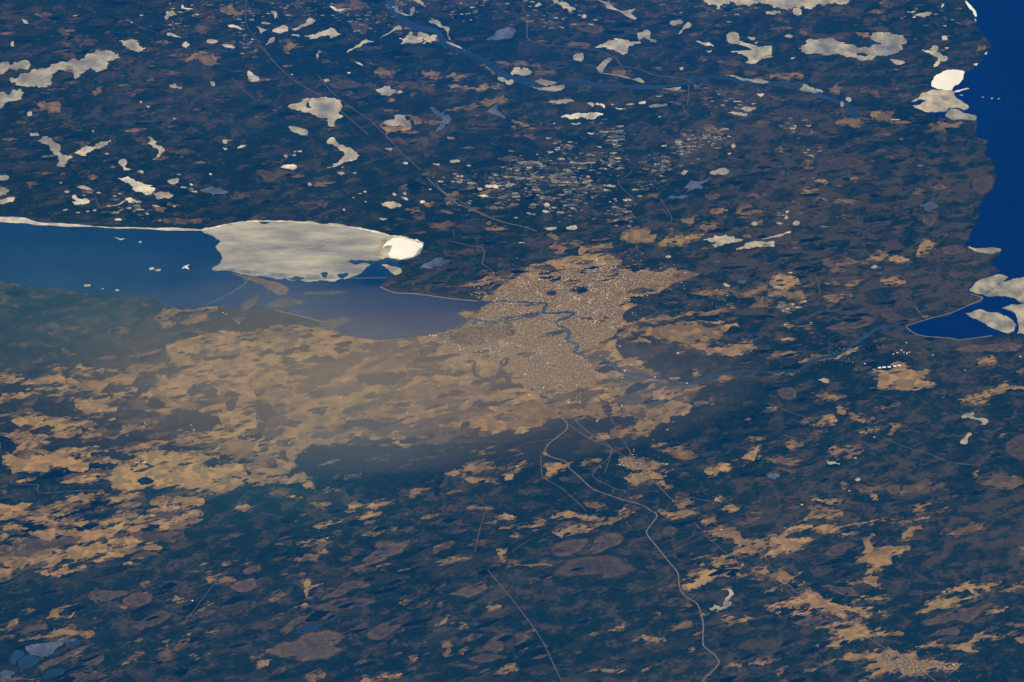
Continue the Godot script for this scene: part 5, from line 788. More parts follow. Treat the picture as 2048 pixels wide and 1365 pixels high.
	route("railway","thin pale railway northwest of the southeastern town",.18,[23.76,67.3,25.08,71.2,26.6,76.2,28.35,80.4,29.93,81.4,31.45,84.9,33.18,89,34.26,91.1,35.77,94.2,37.38,97.3,38.44,99.8])
	route("road","thin pale road east of the pale quarry pits",.14,[23.7,70.9,25.03,73.7,26.56,77.9,27.33,79.7])
	route("road","thin pale road far northwest of the southeastern town",.14,[28.56,81.1,29.88,83.5,30.81,83.2])
	route("road","thin pale road far east of the pale quarry pits",.14,[26,71.6,27.43,74.7,29.3,79,31.06,82.1,33.13,86.6,33.97,89])
	route("road","thin pale road west of the southeastern town",.12,[29.95,99.8,31.37,97.6,32.87,96.6])
	route("dam_road","thin straight dam road southeast of the huge grey ice sheet",0.18,[-22.24,-19.5,-21,-19.6,-19.02,-19.8,-16.05,-20.1,-12.34,-20.3])
	route("dam_road","thin straight dam road just southwest of the dammed island",0.16,[-26.46,-20.1,-26.34,-19.1,-26.43,-18.3,-27.37,-16.2,-28.8,-13.6,-30.23,-11.4])
	route("beach","pale narrow beach southeast of the dammed island",0.3,[-23.31,-9.8,-21.32,-8.3,-18.98,-6.3,-18.08,-4.4,-16.83,-2.3])
	route("beach","pale narrow beach northwest of the river delta",0.35,[-13.06,-17.4,-11.56,-15.4,-9.58,-15.1,-7.1,-14,-5.13,-13.2,-3.4,-12.7])
	route("beach","pale narrow beach northeast of the dark blue eastern bay",0.25,[45.22,-15.1,46.41,-13.6,44.85,-11.2,43.31,-9.1])
	route("beach","pale narrow beach just southwest of the dark blue eastern bay",0.25,[38.6,-4.4,39.33,-2.5,40.38,-1.5,42.8,-0.9,43.86,-0.4,46.98,-1.7])
	route("beach","pale narrow beach just northwest of the dark blue eastern bay",0.18,[38.61,-4.7,41.03,-7.1,43.3,-9])
	route("avenue","thin pale avenue just northwest of the stippled city centre",.16,[0,-14.6,2.47,-16.2,5.2,-18.7,7.43,-19.9,11.17,-22.7])
	route("avenue","thin pale avenue just southeast of the stippled city centre",.16,[3.67,-2.6,6.38,-7.4,9.36,-11.4,11.12,-16.2,12.39,-19.9])
	route("avenue","thin pale avenue just northeast of the stippled city centre",.16,[5.95,-21.9,6.93,-18.7,8.65,-16.2,10.61,-14.6,12.32,-13])
	route("avenue","thin pale avenue southwest of the stippled city centre",.14,[1.22,-0.1,1.84,-5,3.07,-9,4.07,-13,4.95,-18.7])
	route("avenue","thin pale avenue south of the stippled city centre",.14,[5.49,-0.1,7.34,-3.4,9.8,-5.4,11.04,-6.6])
	route("avenue","thin pale avenue just north of the stippled city centre",.14,[7.94,-22.7,7.67,-18.7,7.4,-14.6,6.89,-10.6])
	route("avenue","thin pale avenue east of the river delta",.14,[0,-4.6,1.84,-5,4.29,-4.6,6.37,-5.8])
	route("railway","thin pale railway southwest of the stippled city centre",.2,[2.69,-0.1,2.94,-3,4.05,-5.8,5.16,-8.2])
	route("avenue","thin pale avenue north of the upper bend of the pale highway",.16,[1.22,-0.1,1.58,5.8,2.18,10.9,3.14,16.3,3.96,21.7])
	route("avenue","thin pale avenue far north of the upper bend of the pale highway",.16,[0,5,2.43,6.6,5.1,8.2,7.75,10.1])
	route("avenue","thin pale avenue southeast of the river delta",.14,[-3.65,3.9,-1.22,2.3,1.22,1.1,3.66,-0.1])
	route("railway","thin pale railway north of the upper bend of the pale highway",.2,[.73,-0.1,2.19,5,3.63,11.7,5.06,18.6,5.76,24])
	route("avenue","thin pale avenue far west of the sharp river bend",.14,[4.87,2.3,5.59,7,6.05,11.7,6.75,16.3])
	var big := floe("huge grey ice sheet with a white tip filling the gulf's northern shore","B",[-31.17,-35.9,-29.79,-36.9,-27.81,-38.3,-25.82,-38.9,-23.3,-38.9,-21.29,-38.4,-18.77,-37.8,-16.25,-36.9,-14.23,-35.8,-12.21,-34.1,-11.21,-33.8,-10.2,-32.8,-8.89,-31.6,-8.98,-29.5,-9.61,-27.3,-10.55,-26.2,-11.64,-25.8,-12.89,-25.7,-14.02,-24.5,-14.69,-22.7,-14.98,-21.6,-16.06,-20.4,-17.04,-19.8,-19.02,-19.5,-21,-19.6,-22.5,-20.1,-23.74,-20.3,-25.23,-20.8,-26.49,-21.4,-27.49,-22.1,-28.5,-22.7,-29.58,-22.6,-29.85,-23.2,-29.32,-24.2,-29,-25.4,-28.89,-27.2,-29.12,-28.6,-29.61,-30.6,-29.28,-31.6,-29.15,-32.4,-29.98,-34.1,-30.8,-34.9])
	icepart(big,"snow_veil","","C",[-8.89,-31.6,-9.38,-29,-10.06,-26.7,-11.64,-26,-12.74,-26.3,-13.75,-28,-13.08,-30.3,-13.59,-31.9,-12.46,-33.4,-11.21,-33.8,-10.1,-32.8])
	icepart(big,"snow_tip","white snow-covered tip","X",[-8.89,-31.6,-9.38,-29.3,-10.01,-27,-10.95,-26.2,-11.85,-26.7,-12.2,-27.2,-12.36,-28.1,-12.03,-29.8,-11.89,-30.9,-12.38,-30.9,-12.88,-30,-12.59,-31.6,-12.1,-32.9,-11.46,-33.4,-10.35,-32.9])
	iceline(big,"snow_ridge","white snow ridge along the shore",0.42,[-31.17,-35.9,-29.79,-36.9,-27.81,-38.3,-25.82,-38.9,-23.3,-38.9,-21.49,-38.6,-20.03,-38.1,-18.77,-37.8,-16.25,-36.9,-14.23,-35.8,-12.21,-34.1,-11.21,-33.8,-9.95,-32.6,-8.89,-31.6])
	iceline(big,"ice_crack","",0.16,[-29.24,-34.4,-27.71,-33.1,-26.17,-31.1,-24.11,-27.5])
	iceline(big,"ice_crack","",0.14,[-21.15,-29.5,-19.18,-31.1,-18.21,-33.1,-16.22,-34.4])
	iceline(big,"ice_crack","",0.14,[-13.9,-27.5,-13.57,-29.5,-12.69,-31.4])
	iceline(big,"ice_crack","",0.14,[-23.13,-28.6,-21.6,-26.2,-19.12,-26.5,-16.61,-25.5])
	iceline(big,"ice_crack","",0.12,[-28.52,-28.6,-27.07,-26.2,-25.05,-24.5])
	iceline(big,"ice_crack","",0.12,[-16.72,-34.4,-15.18,-31.1,-14.42,-29.5])
	icepart(big,"thin_ice","","G2",[-29.54,-22.7,-27.52,-23.4,-25.01,-22.2,-22.02,-21.6,-19.04,-21.1,-16.07,-21.8,-15.03,-21.6,-16.06,-20.4,-19.02,-19.6,-22.5,-20.3,-25.24,-20.9,-28.5,-22.7])
	icepart(big,"open_water","dark hole of open water","H",[-19.05,-21.8,-18.56,-22.1,-18.21,-21.9,-18.38,-20.1,-18.73,-20.3])
	icepart(big,"open_water","dark hole of open water","H",[-17.31,-21.4,-16.57,-21.8,-16.17,-21.4,-16.46,-20.6,-16.94,-20])
	icepart(big,"open_water","dark hole of open water","H",[-22.2,-20.1,-21.52,-20.8,-20.62,-20.4,-20.71,-19.8,-21.89,-19.6])
	icepart(big,"open_water","dark hole of open water","H",[-16.51,-25.4,-15.38,-26,-14.38,-25.7,-13.14,-26.2,-11.15,-25.8,-11.64,-25.4,-12.88,-25,-14.02,-24.5,-15.02,-25])
	floe("curled pale ice tongue beside the white tip of the huge ice sheet","C",[-13.02,-24.4,-11.78,-24,-11.03,-23.2,-10.92,-22.1,-11.55,-21.1,-11.91,-21.8,-12.31,-23.1])
	floe("long thin white ice strip along the gulf's northern shore","W",[-66.62,-41.4,-54.53,-41.1,-51.49,-40.4,-50.23,-40.4,-48.96,-40.1,-48.17,-39.1,-47.15,-38.4,-46.39,-38.3,-43.87,-37.9,-43.36,-37.8,-40.32,-36.9,-35.8,-36.6,-31.78,-36.3,-31.17,-35.9,-31.77,-35.8,-36.29,-36.3,-40.31,-36.6,-43.09,-37.1,-45.86,-37.4,-47.62,-37.6,-48.9,-38.3,-50.41,-38.4,-51.42,-38.6,-54.46,-39.3,-66.55,-40.1])
	floe("small white ice floe far west of the dammed island","W",[-36.01,-23.4,-35.62,-23.7,-35.55,-23.1,-35.94,-22.7])
	floe("small white ice floe far south of the white lozenge lake","W",[-35.5,-22.9,-34.91,-23.2,-34.9,-22.6,-35.44,-22.6])
	floe("small white ice floe west of the dammed island","W",[-32.78,-23.2,-32.5,-24.2,-32.02,-24.7,-32.25,-23.9,-32.02,-22.9,-32.49,-23.5])
	floe("small white ice floe far south of the crooked grey western lake","W",[-42.35,-18,-41.71,-18.2,-41.74,-17.5,-42.23,-17.4])
	floe("small white ice floe far west of the huge grey ice sheet","W",[-40.58,-16.7,-40.44,-16.9,-40.38,-16.6])
	floe("small white ice floe far north of the large dark western wood","W",[-39.23,-16.2,-38.95,-16.6,-38.73,-16.1,-39.08,-15.9])
	floe("small white ice floe south of the white lozenge lake","W",[-39.78,-33.6,-39.21,-33.1,-38.71,-33.1,-39.2,-32.6])
	floe("small white ice floe far northwest of the dammed island","W",[-37.38,-31.9,-37.09,-32.4,-37.02,-31.6])
	floe("dazzling white rounded ice field on the eastern lake shore","X",[43.82,-87.9,44.19,-89.7,44.9,-90.9,45.96,-91.5,46.58,-91.3,47.18,-90.6,46.84,-87.9,46.31,-86.1,45.88,-85.6,45.63,-84.3,44.95,-84.1,44.29,-84.5,43.59,-85.4,43.56,-86.3])
	floe("fan of grey ice spread below the dazzling white ice field","C",[41.25,-79.9,42.02,-81.3,42.38,-83.1,43.23,-83.8,43.92,-84.3,44.7,-84.3,45.68,-84.1,45.79,-82.9,46.05,-81.1,46.63,-79.9,47.16,-78.6,47.07,-77.6,46.54,-77.1,45.12,-77.9,44.99,-77.1,44.46,-76.5,42.9,-76.3,42.01,-77.4,41.38,-78.8,42.16,-79,43.3,-80.9,42.32,-80.9])
	floe("small grey ice apron under the fan of grey ice","G",[44.69,-75.6,45.26,-77.6,46.27,-76.9,46.5,-76,47.87,-75.1,47.7,-73.4,46.94,-73.5,46.18,-73.9,45.15,-73.9,44.76,-74.6])
	floe("narrow white ice strip on the shore at the far northeast","X",[48.09,-116.9,48.42,-115.6,48.79,-114,49.06,-112.5,49.06,-110.8,48.9,-111,48.75,-112.7,48.37,-114.1,48.2,-115.3])
	floe("small white ice floe far north of the dazzling white ice bay","W",[48.76,-109.9,49.02,-109.9,48.94,-108.8])
	floe("small white ice floe northeast of the dazzling white ice bay","W",[48.16,-93.5,48.65,-93.8,48.46,-92.9])
	floe("small white ice floe far east of the twin-lobed pale eastern lake","W",[49.44,-97.3,49.73,-98,49.59,-96.9])
	floe("small white ice floe just southeast of the dazzling white ice bay","W",[45.66,-83.4,46.46,-84.3,47.21,-85,47.46,-84.7,46.66,-84,45.7,-83.3])
	floe("small white ice floe far southeast of the twin-lobed pale eastern lake","W",[46.29,-82.4,46.66,-82.5,46.7,-82.2])
	floe("small white ice floe southeast of the dazzling white ice bay","W",[49.47,-81.3,49.79,-81.5,49.72,-80.9])
	floe("small white ice floe far north of the eastern cape","W",[48.55,-81.7,48.87,-81.8,48.85,-81.5])
	floe("small white ice floe east of the dazzling white ice bay","W",[50.24,-81.1,50.5,-81.3,50.39,-80.9])
	floe("pale beak-shaped ice sliver in the notch of the eastern shore","G",[45.39,-30.8,46.02,-30.1,47.51,-30.1,48.84,-29.6,48.21,-28.5,47.2,-28.3,46.08,-29.1])
	floe("pale wedge of ice west of the bright crack in the eastern bay","G",[45.16,-16.2,45.6,-17.5,46.26,-19.5,46.68,-20.1,49.17,-20.4,48.35,-18.3,47.39,-16.2,46.5,-14.8,45.63,-15.4])
	floe("broad grey ice slab with cracks at the eastern edge","G",[46.6,-14.8,47.45,-16.6,48.87,-19,49.64,-20,50.76,-20.6,55.84,-21.3,65.8,-22.1,67.84,-13.2,57.9,-11.2,50.45,-12.2,49.88,-12.8,49.42,-13.8,48.94,-14.1,46.73,-14.5])
	floe("grey lens of ice floating in the dark blue eastern bay","G",[44.53,-8.8,45.43,-9.5,47.04,-9.1,48.01,-8.7,49.16,-6.6,49.45,-5,49.14,-3.1,48.52,-2.3,47.81,-3.1,46.43,-5.5,45.26,-7.2])
	floe("dull grey ice slab along the bay's southern shore","G",[48.13,-10.6,49.54,-11.6,50.44,-11.9,57.94,-12.2,66.7,-9.9,66.42,-4.4,57.55,-2.9,50.08,-2.1,49.4,-2.3,49.69,-5,49.62,-6.9,49.44,-8.8,48.79,-9.8])
	lake("large cream ragged frozen lake northwest of the twin-lobed pale eastern lake","C",4,[20.51,-116.2,23.17,-116.7,25.81,-116,27.13,-115.7,28.42,-114.3,29.47,-113.9,30.14,-114.3,31.33,-113.9,32.15,-115.3,32.93,-114.8,34.54,-115.7,35.75,-116.4,35.53,-118.1,31.19,-119.9,24.55,-119.9,20.55,-119],true)
	var long_lake := lake("large grey long frozen lake just east of the twin-lobed pale eastern lake","G",4,[30.16,-99.2,30.51,-100.1,31.05,-101,30.81,-102.1,31.22,-102.7,32.4,-102.6,33.59,-103,34.09,-101.9,34.73,-101.2,35.37,-100.5,36.52,-99.4,37.31,-99.4,37.72,-100.3,38.26,-100.8,39.05,-101,39.06,-101.5,38.28,-101.5,37.77,-102.4,37.61,-103.5,37.97,-104.7,38.51,-105.2,39.15,-104.9,39.68,-105,40.58,-104,41.09,-103.5,41.44,-101.9,41.27,-100.8,40.74,-100.3,40.96,-98.9,40.13,-97.4,39.33,-96.7,38.15,-96.7,37.73,-95.5,36.93,-95,35.91,-95.8,35.13,-96.2,34.24,-97.4,33.32,-96.9,32.41,-97.4,31.63,-97.4,30.59,-97.8])
	icepart(long_lake,"islet","dark wooded islet","N",[35.95,-97.4,36.34,-97.5,36.86,-97.4,37.24,-96.8,36.83,-96.2,36.19,-96.5])
	lake("large grey ragged frozen lake just southeast of the long ragged western lake","G",4,[-52.21,-88.3,-51.21,-89.7,-49.45,-91.3,-47.95,-93.3,-46.41,-94.2,-45.01,-95.1,-44.54,-96.9,-43.64,-97.4,-43.42,-98.7,-42.75,-98.3,-41.82,-97.8,-41.22,-97.4,-41.36,-95.5,-42.38,-94.6,-42.3,-91.9,-43.47,-91.7,-44.5,-91.3,-44.98,-90.1,-45.06,-88.6,-45.58,-88.6,-45.65,-90.6,-46.2,-91.5,-46.57,-91,-47.85,-90.1,-48.03,-87.9,-47.96,-85.7,-48.72,-85.2,-49.39,-85.7,-50.94,-85.7,-52.03,-87],true)
	var heart_lake := lake("white heart-shaped frozen lake with a dark islet near its top edge","C",4,[-23.21,-78.3,-22.58,-79.2,-21.57,-80.8,-20.67,-81.4,-19.77,-81.7,-18.86,-81.4,-18.08,-80.8,-17.67,-79.4,-17.65,-77.7,-17.89,-76.1,-17.36,-75,-18,-74.1,-18.24,-73,-18.41,-71.5,-18.93,-71.5,-18.96,-73.7,-19.16,-74.4,-19.93,-74.6,-20.59,-75.5,-21.38,-76.3,-22.29,-77.2])
	icepart(heart_lake,"islet","dark wooded islet","N",[-21.29,-79,-21.18,-80.3,-20.96,-78.6,-20.69,-78.3,-20.75,-77.8,-21.21,-77.9])
	lake("medium cream winged frozen lake far west of the twin-lobed pale eastern lake","C",4,[22.54,-104.2,23.15,-105.3,23.79,-104.7,23.88,-101.9,24.91,-100.8,26.83,-99.9,27.23,-98.7,26.92,-96.2,26.13,-95.5,25.44,-93.7,24.4,-94,24.81,-95.1,24.57,-96.2,23.55,-97.8,22.84,-98,23.95,-98.3,25.27,-98.5,24.38,-100.1,23.47,-100.8,22.69,-101.5])
	lake("medium grey ragged frozen lake southwest of the long ragged western lake","G",4,[-54.59,-82.5,-53.07,-83.4,-52.26,-82.5,-51.15,-84.3,-50.72,-81.2,-51.66,-80.3,-52.5,-78.6,-54.39,-77.2],true)
	lake("medium bluish grey smudged frozen lake just northeast of the southwestern blue ponds","D",4,[-44.41,90.1,-43.3,89.4,-41.94,89,-40.84,87.7,-39.7,87.7,-40.57,89,-41.64,91.1,-42.94,93,-43.87,92.5,-44.26,91.1])
	lake("medium cream pointed frozen lake north of the blue northern river","C",3,[8.91,-99.6,9.71,-101.2,10.5,-102.1,11.42,-102.6,12.2,-102.1,12.85,-101.5,13.38,-101.2,12.71,-100.3,12.19,-99.9,12.04,-98.3,11.9,-97.4,11.51,-96.9,11.25,-97.8,10.74,-98.7,9.96,-99.4])
	lake("medium grey ragged frozen lake west of the long ragged western lake","G",3,[-54.7,-92.4,-53.43,-93.3,-52.95,-94.4,-52.24,-92.8,-51.26,-94.6,-50.31,-93.7,-50.38,-91.9,-51.42,-91.7,-52.58,-91.5,-53.31,-90.1,-54.6,-89.7],true)
	lake("medium cream bent frozen lake at the bent pale lake","C",3,[-18.92,-66.5,-18.16,-67.2,-17.89,-65.8,-17.24,-64.8,-16.46,-63.9,-15.93,-62.2,-15.78,-60.4,-16.16,-59.6,-16.66,-59.4,-17.29,-58.5,-17.91,-57.4,-18.8,-57,-18.18,-58.1,-17.68,-58.9,-17.31,-60.2,-17.07,-61.5,-17.21,-62.8,-17.74,-63.7,-18,-64.5,-18.91,-65.4])
	lake("medium grey crooked frozen lake at the crooked grey western lake","G",3,[-48.47,-66.3,-47.88,-67.8,-47.22,-67.2,-46.92,-66.1,-46.25,-65,-46.13,-63.2,-46.29,-62.4,-45.88,-61.5,-44.97,-61.1,-45.3,-59.4,-45.57,-57.6,-46.39,-57.6,-46.07,-59.4,-46.65,-61.5,-47.21,-63.2,-47.4,-65])
	lake("medium bright white oval frozen lake at the white lozenge lake","W",3,[-39.97,-53.4,-39.41,-53.6,-38.51,-53.2,-37.85,-52.3,-37.46,-51.9,-37.19,-51.1,-36.28,-50.2,-36.13,-49.4,-36.47,-47.9,-37.11,-48.1,-37.76,-48.9,-38.41,-49.6,-38.45,-50.9,-39.24,-51.9])
	lake("medium bluish grey mottled frozen lake east of the dark northern lake arm","D",3,[-2.73,-102.4,-1.94,-103.7,-1.68,-105.6,-.89,-106.3,-.11,-106.9,.42,-105.6,.16,-103.7,-.76,-102.8,-1.68,-102.1])
	lake("medium grey winged frozen lake northeast of the bent pale lake","G",3,[-13.35,-72.6,-12.71,-73.5,-12.07,-73.7,-12.02,-75,-11.57,-75.5,-10.99,-75.2,-10.98,-73.9,-10.72,-73.3,-10.38,-72,-10.38,-70.6,-10.89,-70.9,-11.15,-71.5,-12.18,-71.7,-12.96,-72])
	lake("medium cream pointed frozen lake at the pale pointed lake","C",3,[19.31,-32.8,20.01,-33.2,20.77,-33.8,22.02,-33.8,22.32,-32.8,22.11,-32,21.11,-31.8,21.1,-30.9,20.47,-30.3,20.16,-30.7,20.48,-31.6,19.74,-32.2])
	lake("medium bluish grey bluish frozen lake northwest of the river delta","D",3,[-9.16,-23.3,-8.68,-25,-7.69,-26.6,-6.95,-27.2,-6.82,-26.2,-6.07,-26,-6.56,-25,-7.68,-24.2,-8.29,-23.3])
	lake("medium bright white long frozen lake south of the blue northern river","W",3,[5.02,-75,5.54,-75.5,6.44,-75.8,7.73,-75.7,9.02,-76.1,9.28,-75.7,8.76,-75,8.37,-73.9,7.72,-73.8,6.95,-74.4,5.66,-74.4])
	lake("medium cream pointed frozen lake northeast of the long ragged western lake","C",3,[-41.15,-101.9,-39.98,-102.4,-39.29,-101.2,-38.45,-99.2,-39.08,-98,-39.88,-98.7,-40.58,-100.3])
	lake("small bluish grey branched frozen lake north of the pale pointed lake","D",3,[17.34,-50.2,17.86,-51.5,18.13,-52.8,19.27,-52.6,20.17,-53.6,19.78,-52.3,19,-51.1,19.37,-50.6,19.23,-49.8,18.6,-50,18.09,-49.4,17.44,-48.3,17.97,-49.8],true)
	lake("small cream crooked frozen lake north of the dazzling white ice bay","C",3,[43.04,-98.5,43.96,-98.5,44.07,-99.9,44.6,-100.1,44.4,-97.8,44.83,-97.1,45.52,-96.2,45.42,-95.1,44.76,-94.6,44.44,-92.8,44.04,-92.5,44.22,-94.2,44.51,-95.1,44.41,-96.2,43.91,-96.9])
	lake("small cream ragged frozen lake just east of the pale pointed lake","C",3,[22.45,-29.7,23.09,-30.5,23.36,-31.6,24.25,-32.4,24.87,-32.2,25.58,-31.6,26.23,-31.4,26.09,-30.7,24.84,-30.5,23.96,-30.1,23.58,-29.7,23.08,-30],true)
	lake("small cream crooked frozen lake far west of the dark northern lake arm","C",3,[-21.65,-103.7,-20.74,-104.2,-19.84,-105.6,-18.66,-106.3,-18.52,-105.3,-18.18,-104.7,-18.49,-103.5,-19.15,-103,-19.16,-104,-19.81,-104,-20.33,-103.3,-21.11,-102.6])
	lake("small cream winged frozen lake east of the crooked grey western lake","C",3,[-44.63,-62.2,-44.02,-63.2,-43.55,-64.5,-42.9,-64.1,-42.3,-65.4,-41.17,-66.3,-41.52,-65,-42.38,-63.9,-42.99,-62.8,-43.58,-61.3])
	lake("small grey broken frozen lake southwest of the crooked grey western lake","G",3,[-52.84,-49.8,-51.86,-50.6,-51.47,-50.4,-50.93,-49.4,-51.12,-47.7,-51.74,-47.5,-52.76,-47.7],true)
	lake("small cream branched frozen lake far north of the blue northern river","C",3,[9.02,-117.1,9.8,-115.7,10.05,-113.9,11.37,-112.9,12.02,-111.1,12.93,-109.7,13.2,-110.2,12.55,-112,13.1,-113.9,12.43,-113.2,11.5,-112.9,10.72,-114.3,10.2,-116.2,10.47,-117.1,10.07,-116.2],true)
	lake("small cream ragged frozen lake just west of the dark northern lake arm","C",3,[-11.72,-102.8,-11.14,-103.3,-10.81,-104,-10.69,-105.3,-10.42,-103.7,-9.69,-102.8,-9.29,-101.9,-9.68,-101.2,-10.6,-101,-11.51,-101],true)
	lake("small grey smudged frozen lake east of the white heart-shaped lake","G",3,[-14.1,-83.9,-13.59,-84.8,-12.69,-85.7,-12.42,-84.3,-11.51,-83.9,-11.63,-83,-12.41,-82.8,-12.79,-82.1,-13.57,-82.5])
	lake("small bluish grey winged frozen lake east of the white lozenge lake","D",2,[-31.57,-49.4,-30.96,-50.2,-29.57,-50.2,-29.17,-49.4,-28.71,-48.5,-29.52,-48.1,-30.27,-47.5,-30.41,-48.3,-31.06,-48.9])
	lake("small cream splintered frozen lake just west of the dark northern lake arm","C",2,[-9.96,-104.4,-9.18,-104.7,-8.12,-104.2,-7.98,-102.4,-8.5,-101,-9.41,-100.8,-9.03,-101.9,-9.43,-102.8],true)
	lake("small grey crooked frozen lake just east of the pale hook-shaped lake","G",2,[43.17,23.2,43.56,22.5,44.29,22.1,44.39,22.8,44.13,23.2,44.95,24,45.65,24.4,45.55,25.5,44.88,26.1,45.03,25.1,44.22,24.2,43.27,24])
	lake("small bluish grey fanned frozen lake far northeast of the bent pale lake","D",2,[-8.49,-77.7,-7.98,-77.9,-7.58,-76.8,-7.06,-75,-6.41,-75,-6.34,-73.3,-6.91,-72,-7.55,-70.2,-7.93,-69.3,-7.05,-72.4,-7.18,-74.1,-7.96,-75.9],true)
	lake("small cream ragged frozen lake west of the blue northern river","C",2,[0,-91,.52,-92.4,1.3,-92.2,2.08,-90.6,1.56,-89.5,.78,-89.7,0,-89.5],true)
	lake("small cream bent frozen lake north of the white lozenge lake","C",2,[-37.36,-67.6,-36.98,-67.6,-36.43,-66.1,-36.4,-64.8,-35.46,-63,-35.81,-61.7,-36.28,-60.4,-36.71,-59.8,-36.07,-62.2,-36.5,-63.9,-37.31,-65.4,-37,-66.1])
	lake("small bluish grey smudged frozen lake southwest of the southwestern blue ponds","D",2,[-46.43,97.3,-45.77,96.6,-45.07,97.3,-45.46,99,-46.33,99.8])
	lake("small grey forked frozen lake northeast of the blue northern river","G",2,[13.15,-104.7,13.95,-106,14.47,-105.6,14.44,-102.8,15.22,-102.1,14.56,-101.5,13.92,-103.3,13.38,-101.9])
	lake("small grey oval frozen lake southwest of the white heart-shaped lake","G",2,[-23.09,-71.1,-22.46,-71.5,-21.55,-70.6,-20.89,-69.5,-21,-68.2,-21.77,-68.5,-22.43,-69.3])
	lake("small grey trailing frozen lake southwest of the twin-lobed pale eastern lake","G",2,[29.79,-84.5,30.36,-86.6,30.98,-85.2,31.99,-84.3,32.23,-83.2,31.45,-83.2,30.42,-83.7])
	lake("small grey trailing frozen lake west of the blue northern river","G",2,[1.95,-85.7,2.85,-85,3.89,-85.2,4.8,-85.7,5.45,-85.9,5.51,-85,5.06,-84.1,3.89,-83.9,2.85,-84.1])
	lake("small cream ragged frozen lake far north of the blue northern river","C",2,[4.11,-117.1,4.57,-115.7,5.29,-114.3,5.82,-113.9,6.08,-112.5,6.75,-113.6,6.09,-115,5.56,-116.2,5.17,-116,4.91,-117.1],true)
	lake("small grey bent frozen lake just north of the blue northern river","G",2,[8.73,-92.2,9.4,-94.2,10.19,-95.8,10.45,-95.1,9.91,-93.3,9.5,-90.6,8.99,-90.8])
	lake("small cream rounded frozen lake just southeast of the white lozenge lake","C",2,[-36.3,-48.5,-35.48,-48.9,-34.19,-47.7,-34.8,-46.6,-35.79,-46.2,-36.01,-47.3])
	lake("small cream pointed frozen lake southwest of the crooked grey western lake","C",2,[-52.2,-46,-51.33,-46.4,-50.72,-47,-50.2,-46.6,-50.53,-45.4,-51.27,-44.7,-52.12,-43.9])
	lake("small bluish grey winged frozen lake far west of the blue northern river","D",2,[-2.81,-76.6,-2.04,-78.1,-1.78,-79,-1.39,-78.8,-1.65,-77.2,-1.13,-75.9,-.62,-74.1,-1.26,-75,-1.91,-75.5])
	lake("small cream bent frozen lake far west of the dark northern lake arm","C",2,[-23.27,-106.5,-22.49,-107.2,-21.85,-108.3,-21.48,-110.2,-21.09,-110.2,-20.68,-109.5,-21.06,-108.1,-21.7,-107.2,-22.35,-106.3,-22.86,-105.6])
	lake("small grey oval frozen lake far north of the pale pointed lake","G",2,[20.07,-55.1,20.59,-56,21.62,-57,22.05,-56.2,22.04,-55.5,21.59,-54.7,20.57,-54.4])
	lake("small cream ragged frozen lake just northeast of the dark northern lake arm","C",2,[-8.81,-109.2,-8.02,-109.7,-7.22,-107.2,-6.55,-106.3,-6.68,-104.7,-6.41,-102.6,-6.67,-102.4,-6.81,-105.3,-7.88,-107.6,-8.54,-108.3],true)
	lake("small bluish grey crescent frozen lake far northwest of the eastern cape","D",2,[41.2,-44.5,41.85,-45.1,42.48,-45.1,43.07,-43.9,42.41,-43,41.64,-42.5,41.55,-43.7])
	lake("small bright white crooked frozen lake west of the white lozenge lake","W",2,[-44.47,-47,-44.18,-47.9,-43.89,-46.6,-42.6,-45.8,-42.82,-44.9,-43.45,-44.7,-44.07,-44.4,-44.41,-45.4,-43.98,-45.6])
	lake("small grey oval frozen lake southwest of the blue northern river","G",2,[3.62,-79.7,4.52,-80.3,4.91,-81,6.08,-81,6.46,-80.1,5.56,-79.4,4.78,-79.2,4.13,-79.4])
	lake("small cream rounded frozen lake far north of the white heart-shaped lake","C",2,[-25.24,-106,-24.34,-107.4,-23.68,-107.2,-23.65,-105.3,-24.43,-104.7,-24.96,-105.1])
	lake("small cream oval frozen lake southeast of the bent pale lake","C",2,[-13.22,-44.9,-12.71,-45.4,-11.83,-45.4,-11.09,-44.3,-11.31,-43.7,-12.57,-43.8])
	lake("small grey rounded frozen lake southwest of the crooked grey western lake","G",2,[-52.99,-53.6,-52,-54.5,-51.03,-53.8,-51.19,-53,-51.94,-52.8,-52.95,-52.6])
	lake("small grey curved frozen lake far southwest of the twin-lobed pale eastern lake","G",2,[22.25,-89.5,23.41,-89.2,24.44,-88.3,25.08,-87.9,26.61,-87.4,26.6,-86.9,24.68,-87.4,23.4,-88.3])
	lake("small bright white crooked frozen lake northwest of the white heart-shaped lake","W",2,[-27.55,-90.8,-27.3,-91,-26.88,-89.7,-26.35,-89.2,-26.33,-87.7,-27.23,-87.7,-27.46,-89.2])
	lake("small cream bent frozen lake west of the dark northern lake arm","C",2,[-17.31,-97.4,-17.13,-98.7,-16.61,-99.2,-16.36,-100.3,-15.72,-101.9,-15.33,-102.5,-14.4,-101.7,-15.06,-101.5,-15.58,-101,-15.96,-99.6,-16.48,-99.2,-16.86,-98.3])
	lake("small grey oval frozen lake west of the blue northern river","G",2,[2.34,-87.4,3.64,-87.7,4.81,-87,4.28,-86.1,2.99,-86.3])
	lake("small cream trailing frozen lake just northeast of the blue northern river","C",2,[8.98,-90.7,10.15,-90.1,11.19,-89.5,11.97,-89,12.48,-87.9,13.26,-88.6,13.76,-86.8,13.25,-87,12.73,-87.7,11.7,-88.6,10.41,-89.6,9.37,-90.1])
	lake("small grey broken frozen lake just south of the pale quarry pits","G",2,[18.05,79.3,18.64,78.4,19.43,79.1,20.14,77.7,20.19,78.3,19.42,79.7,18.61,80.4,18.85,79.7],true)
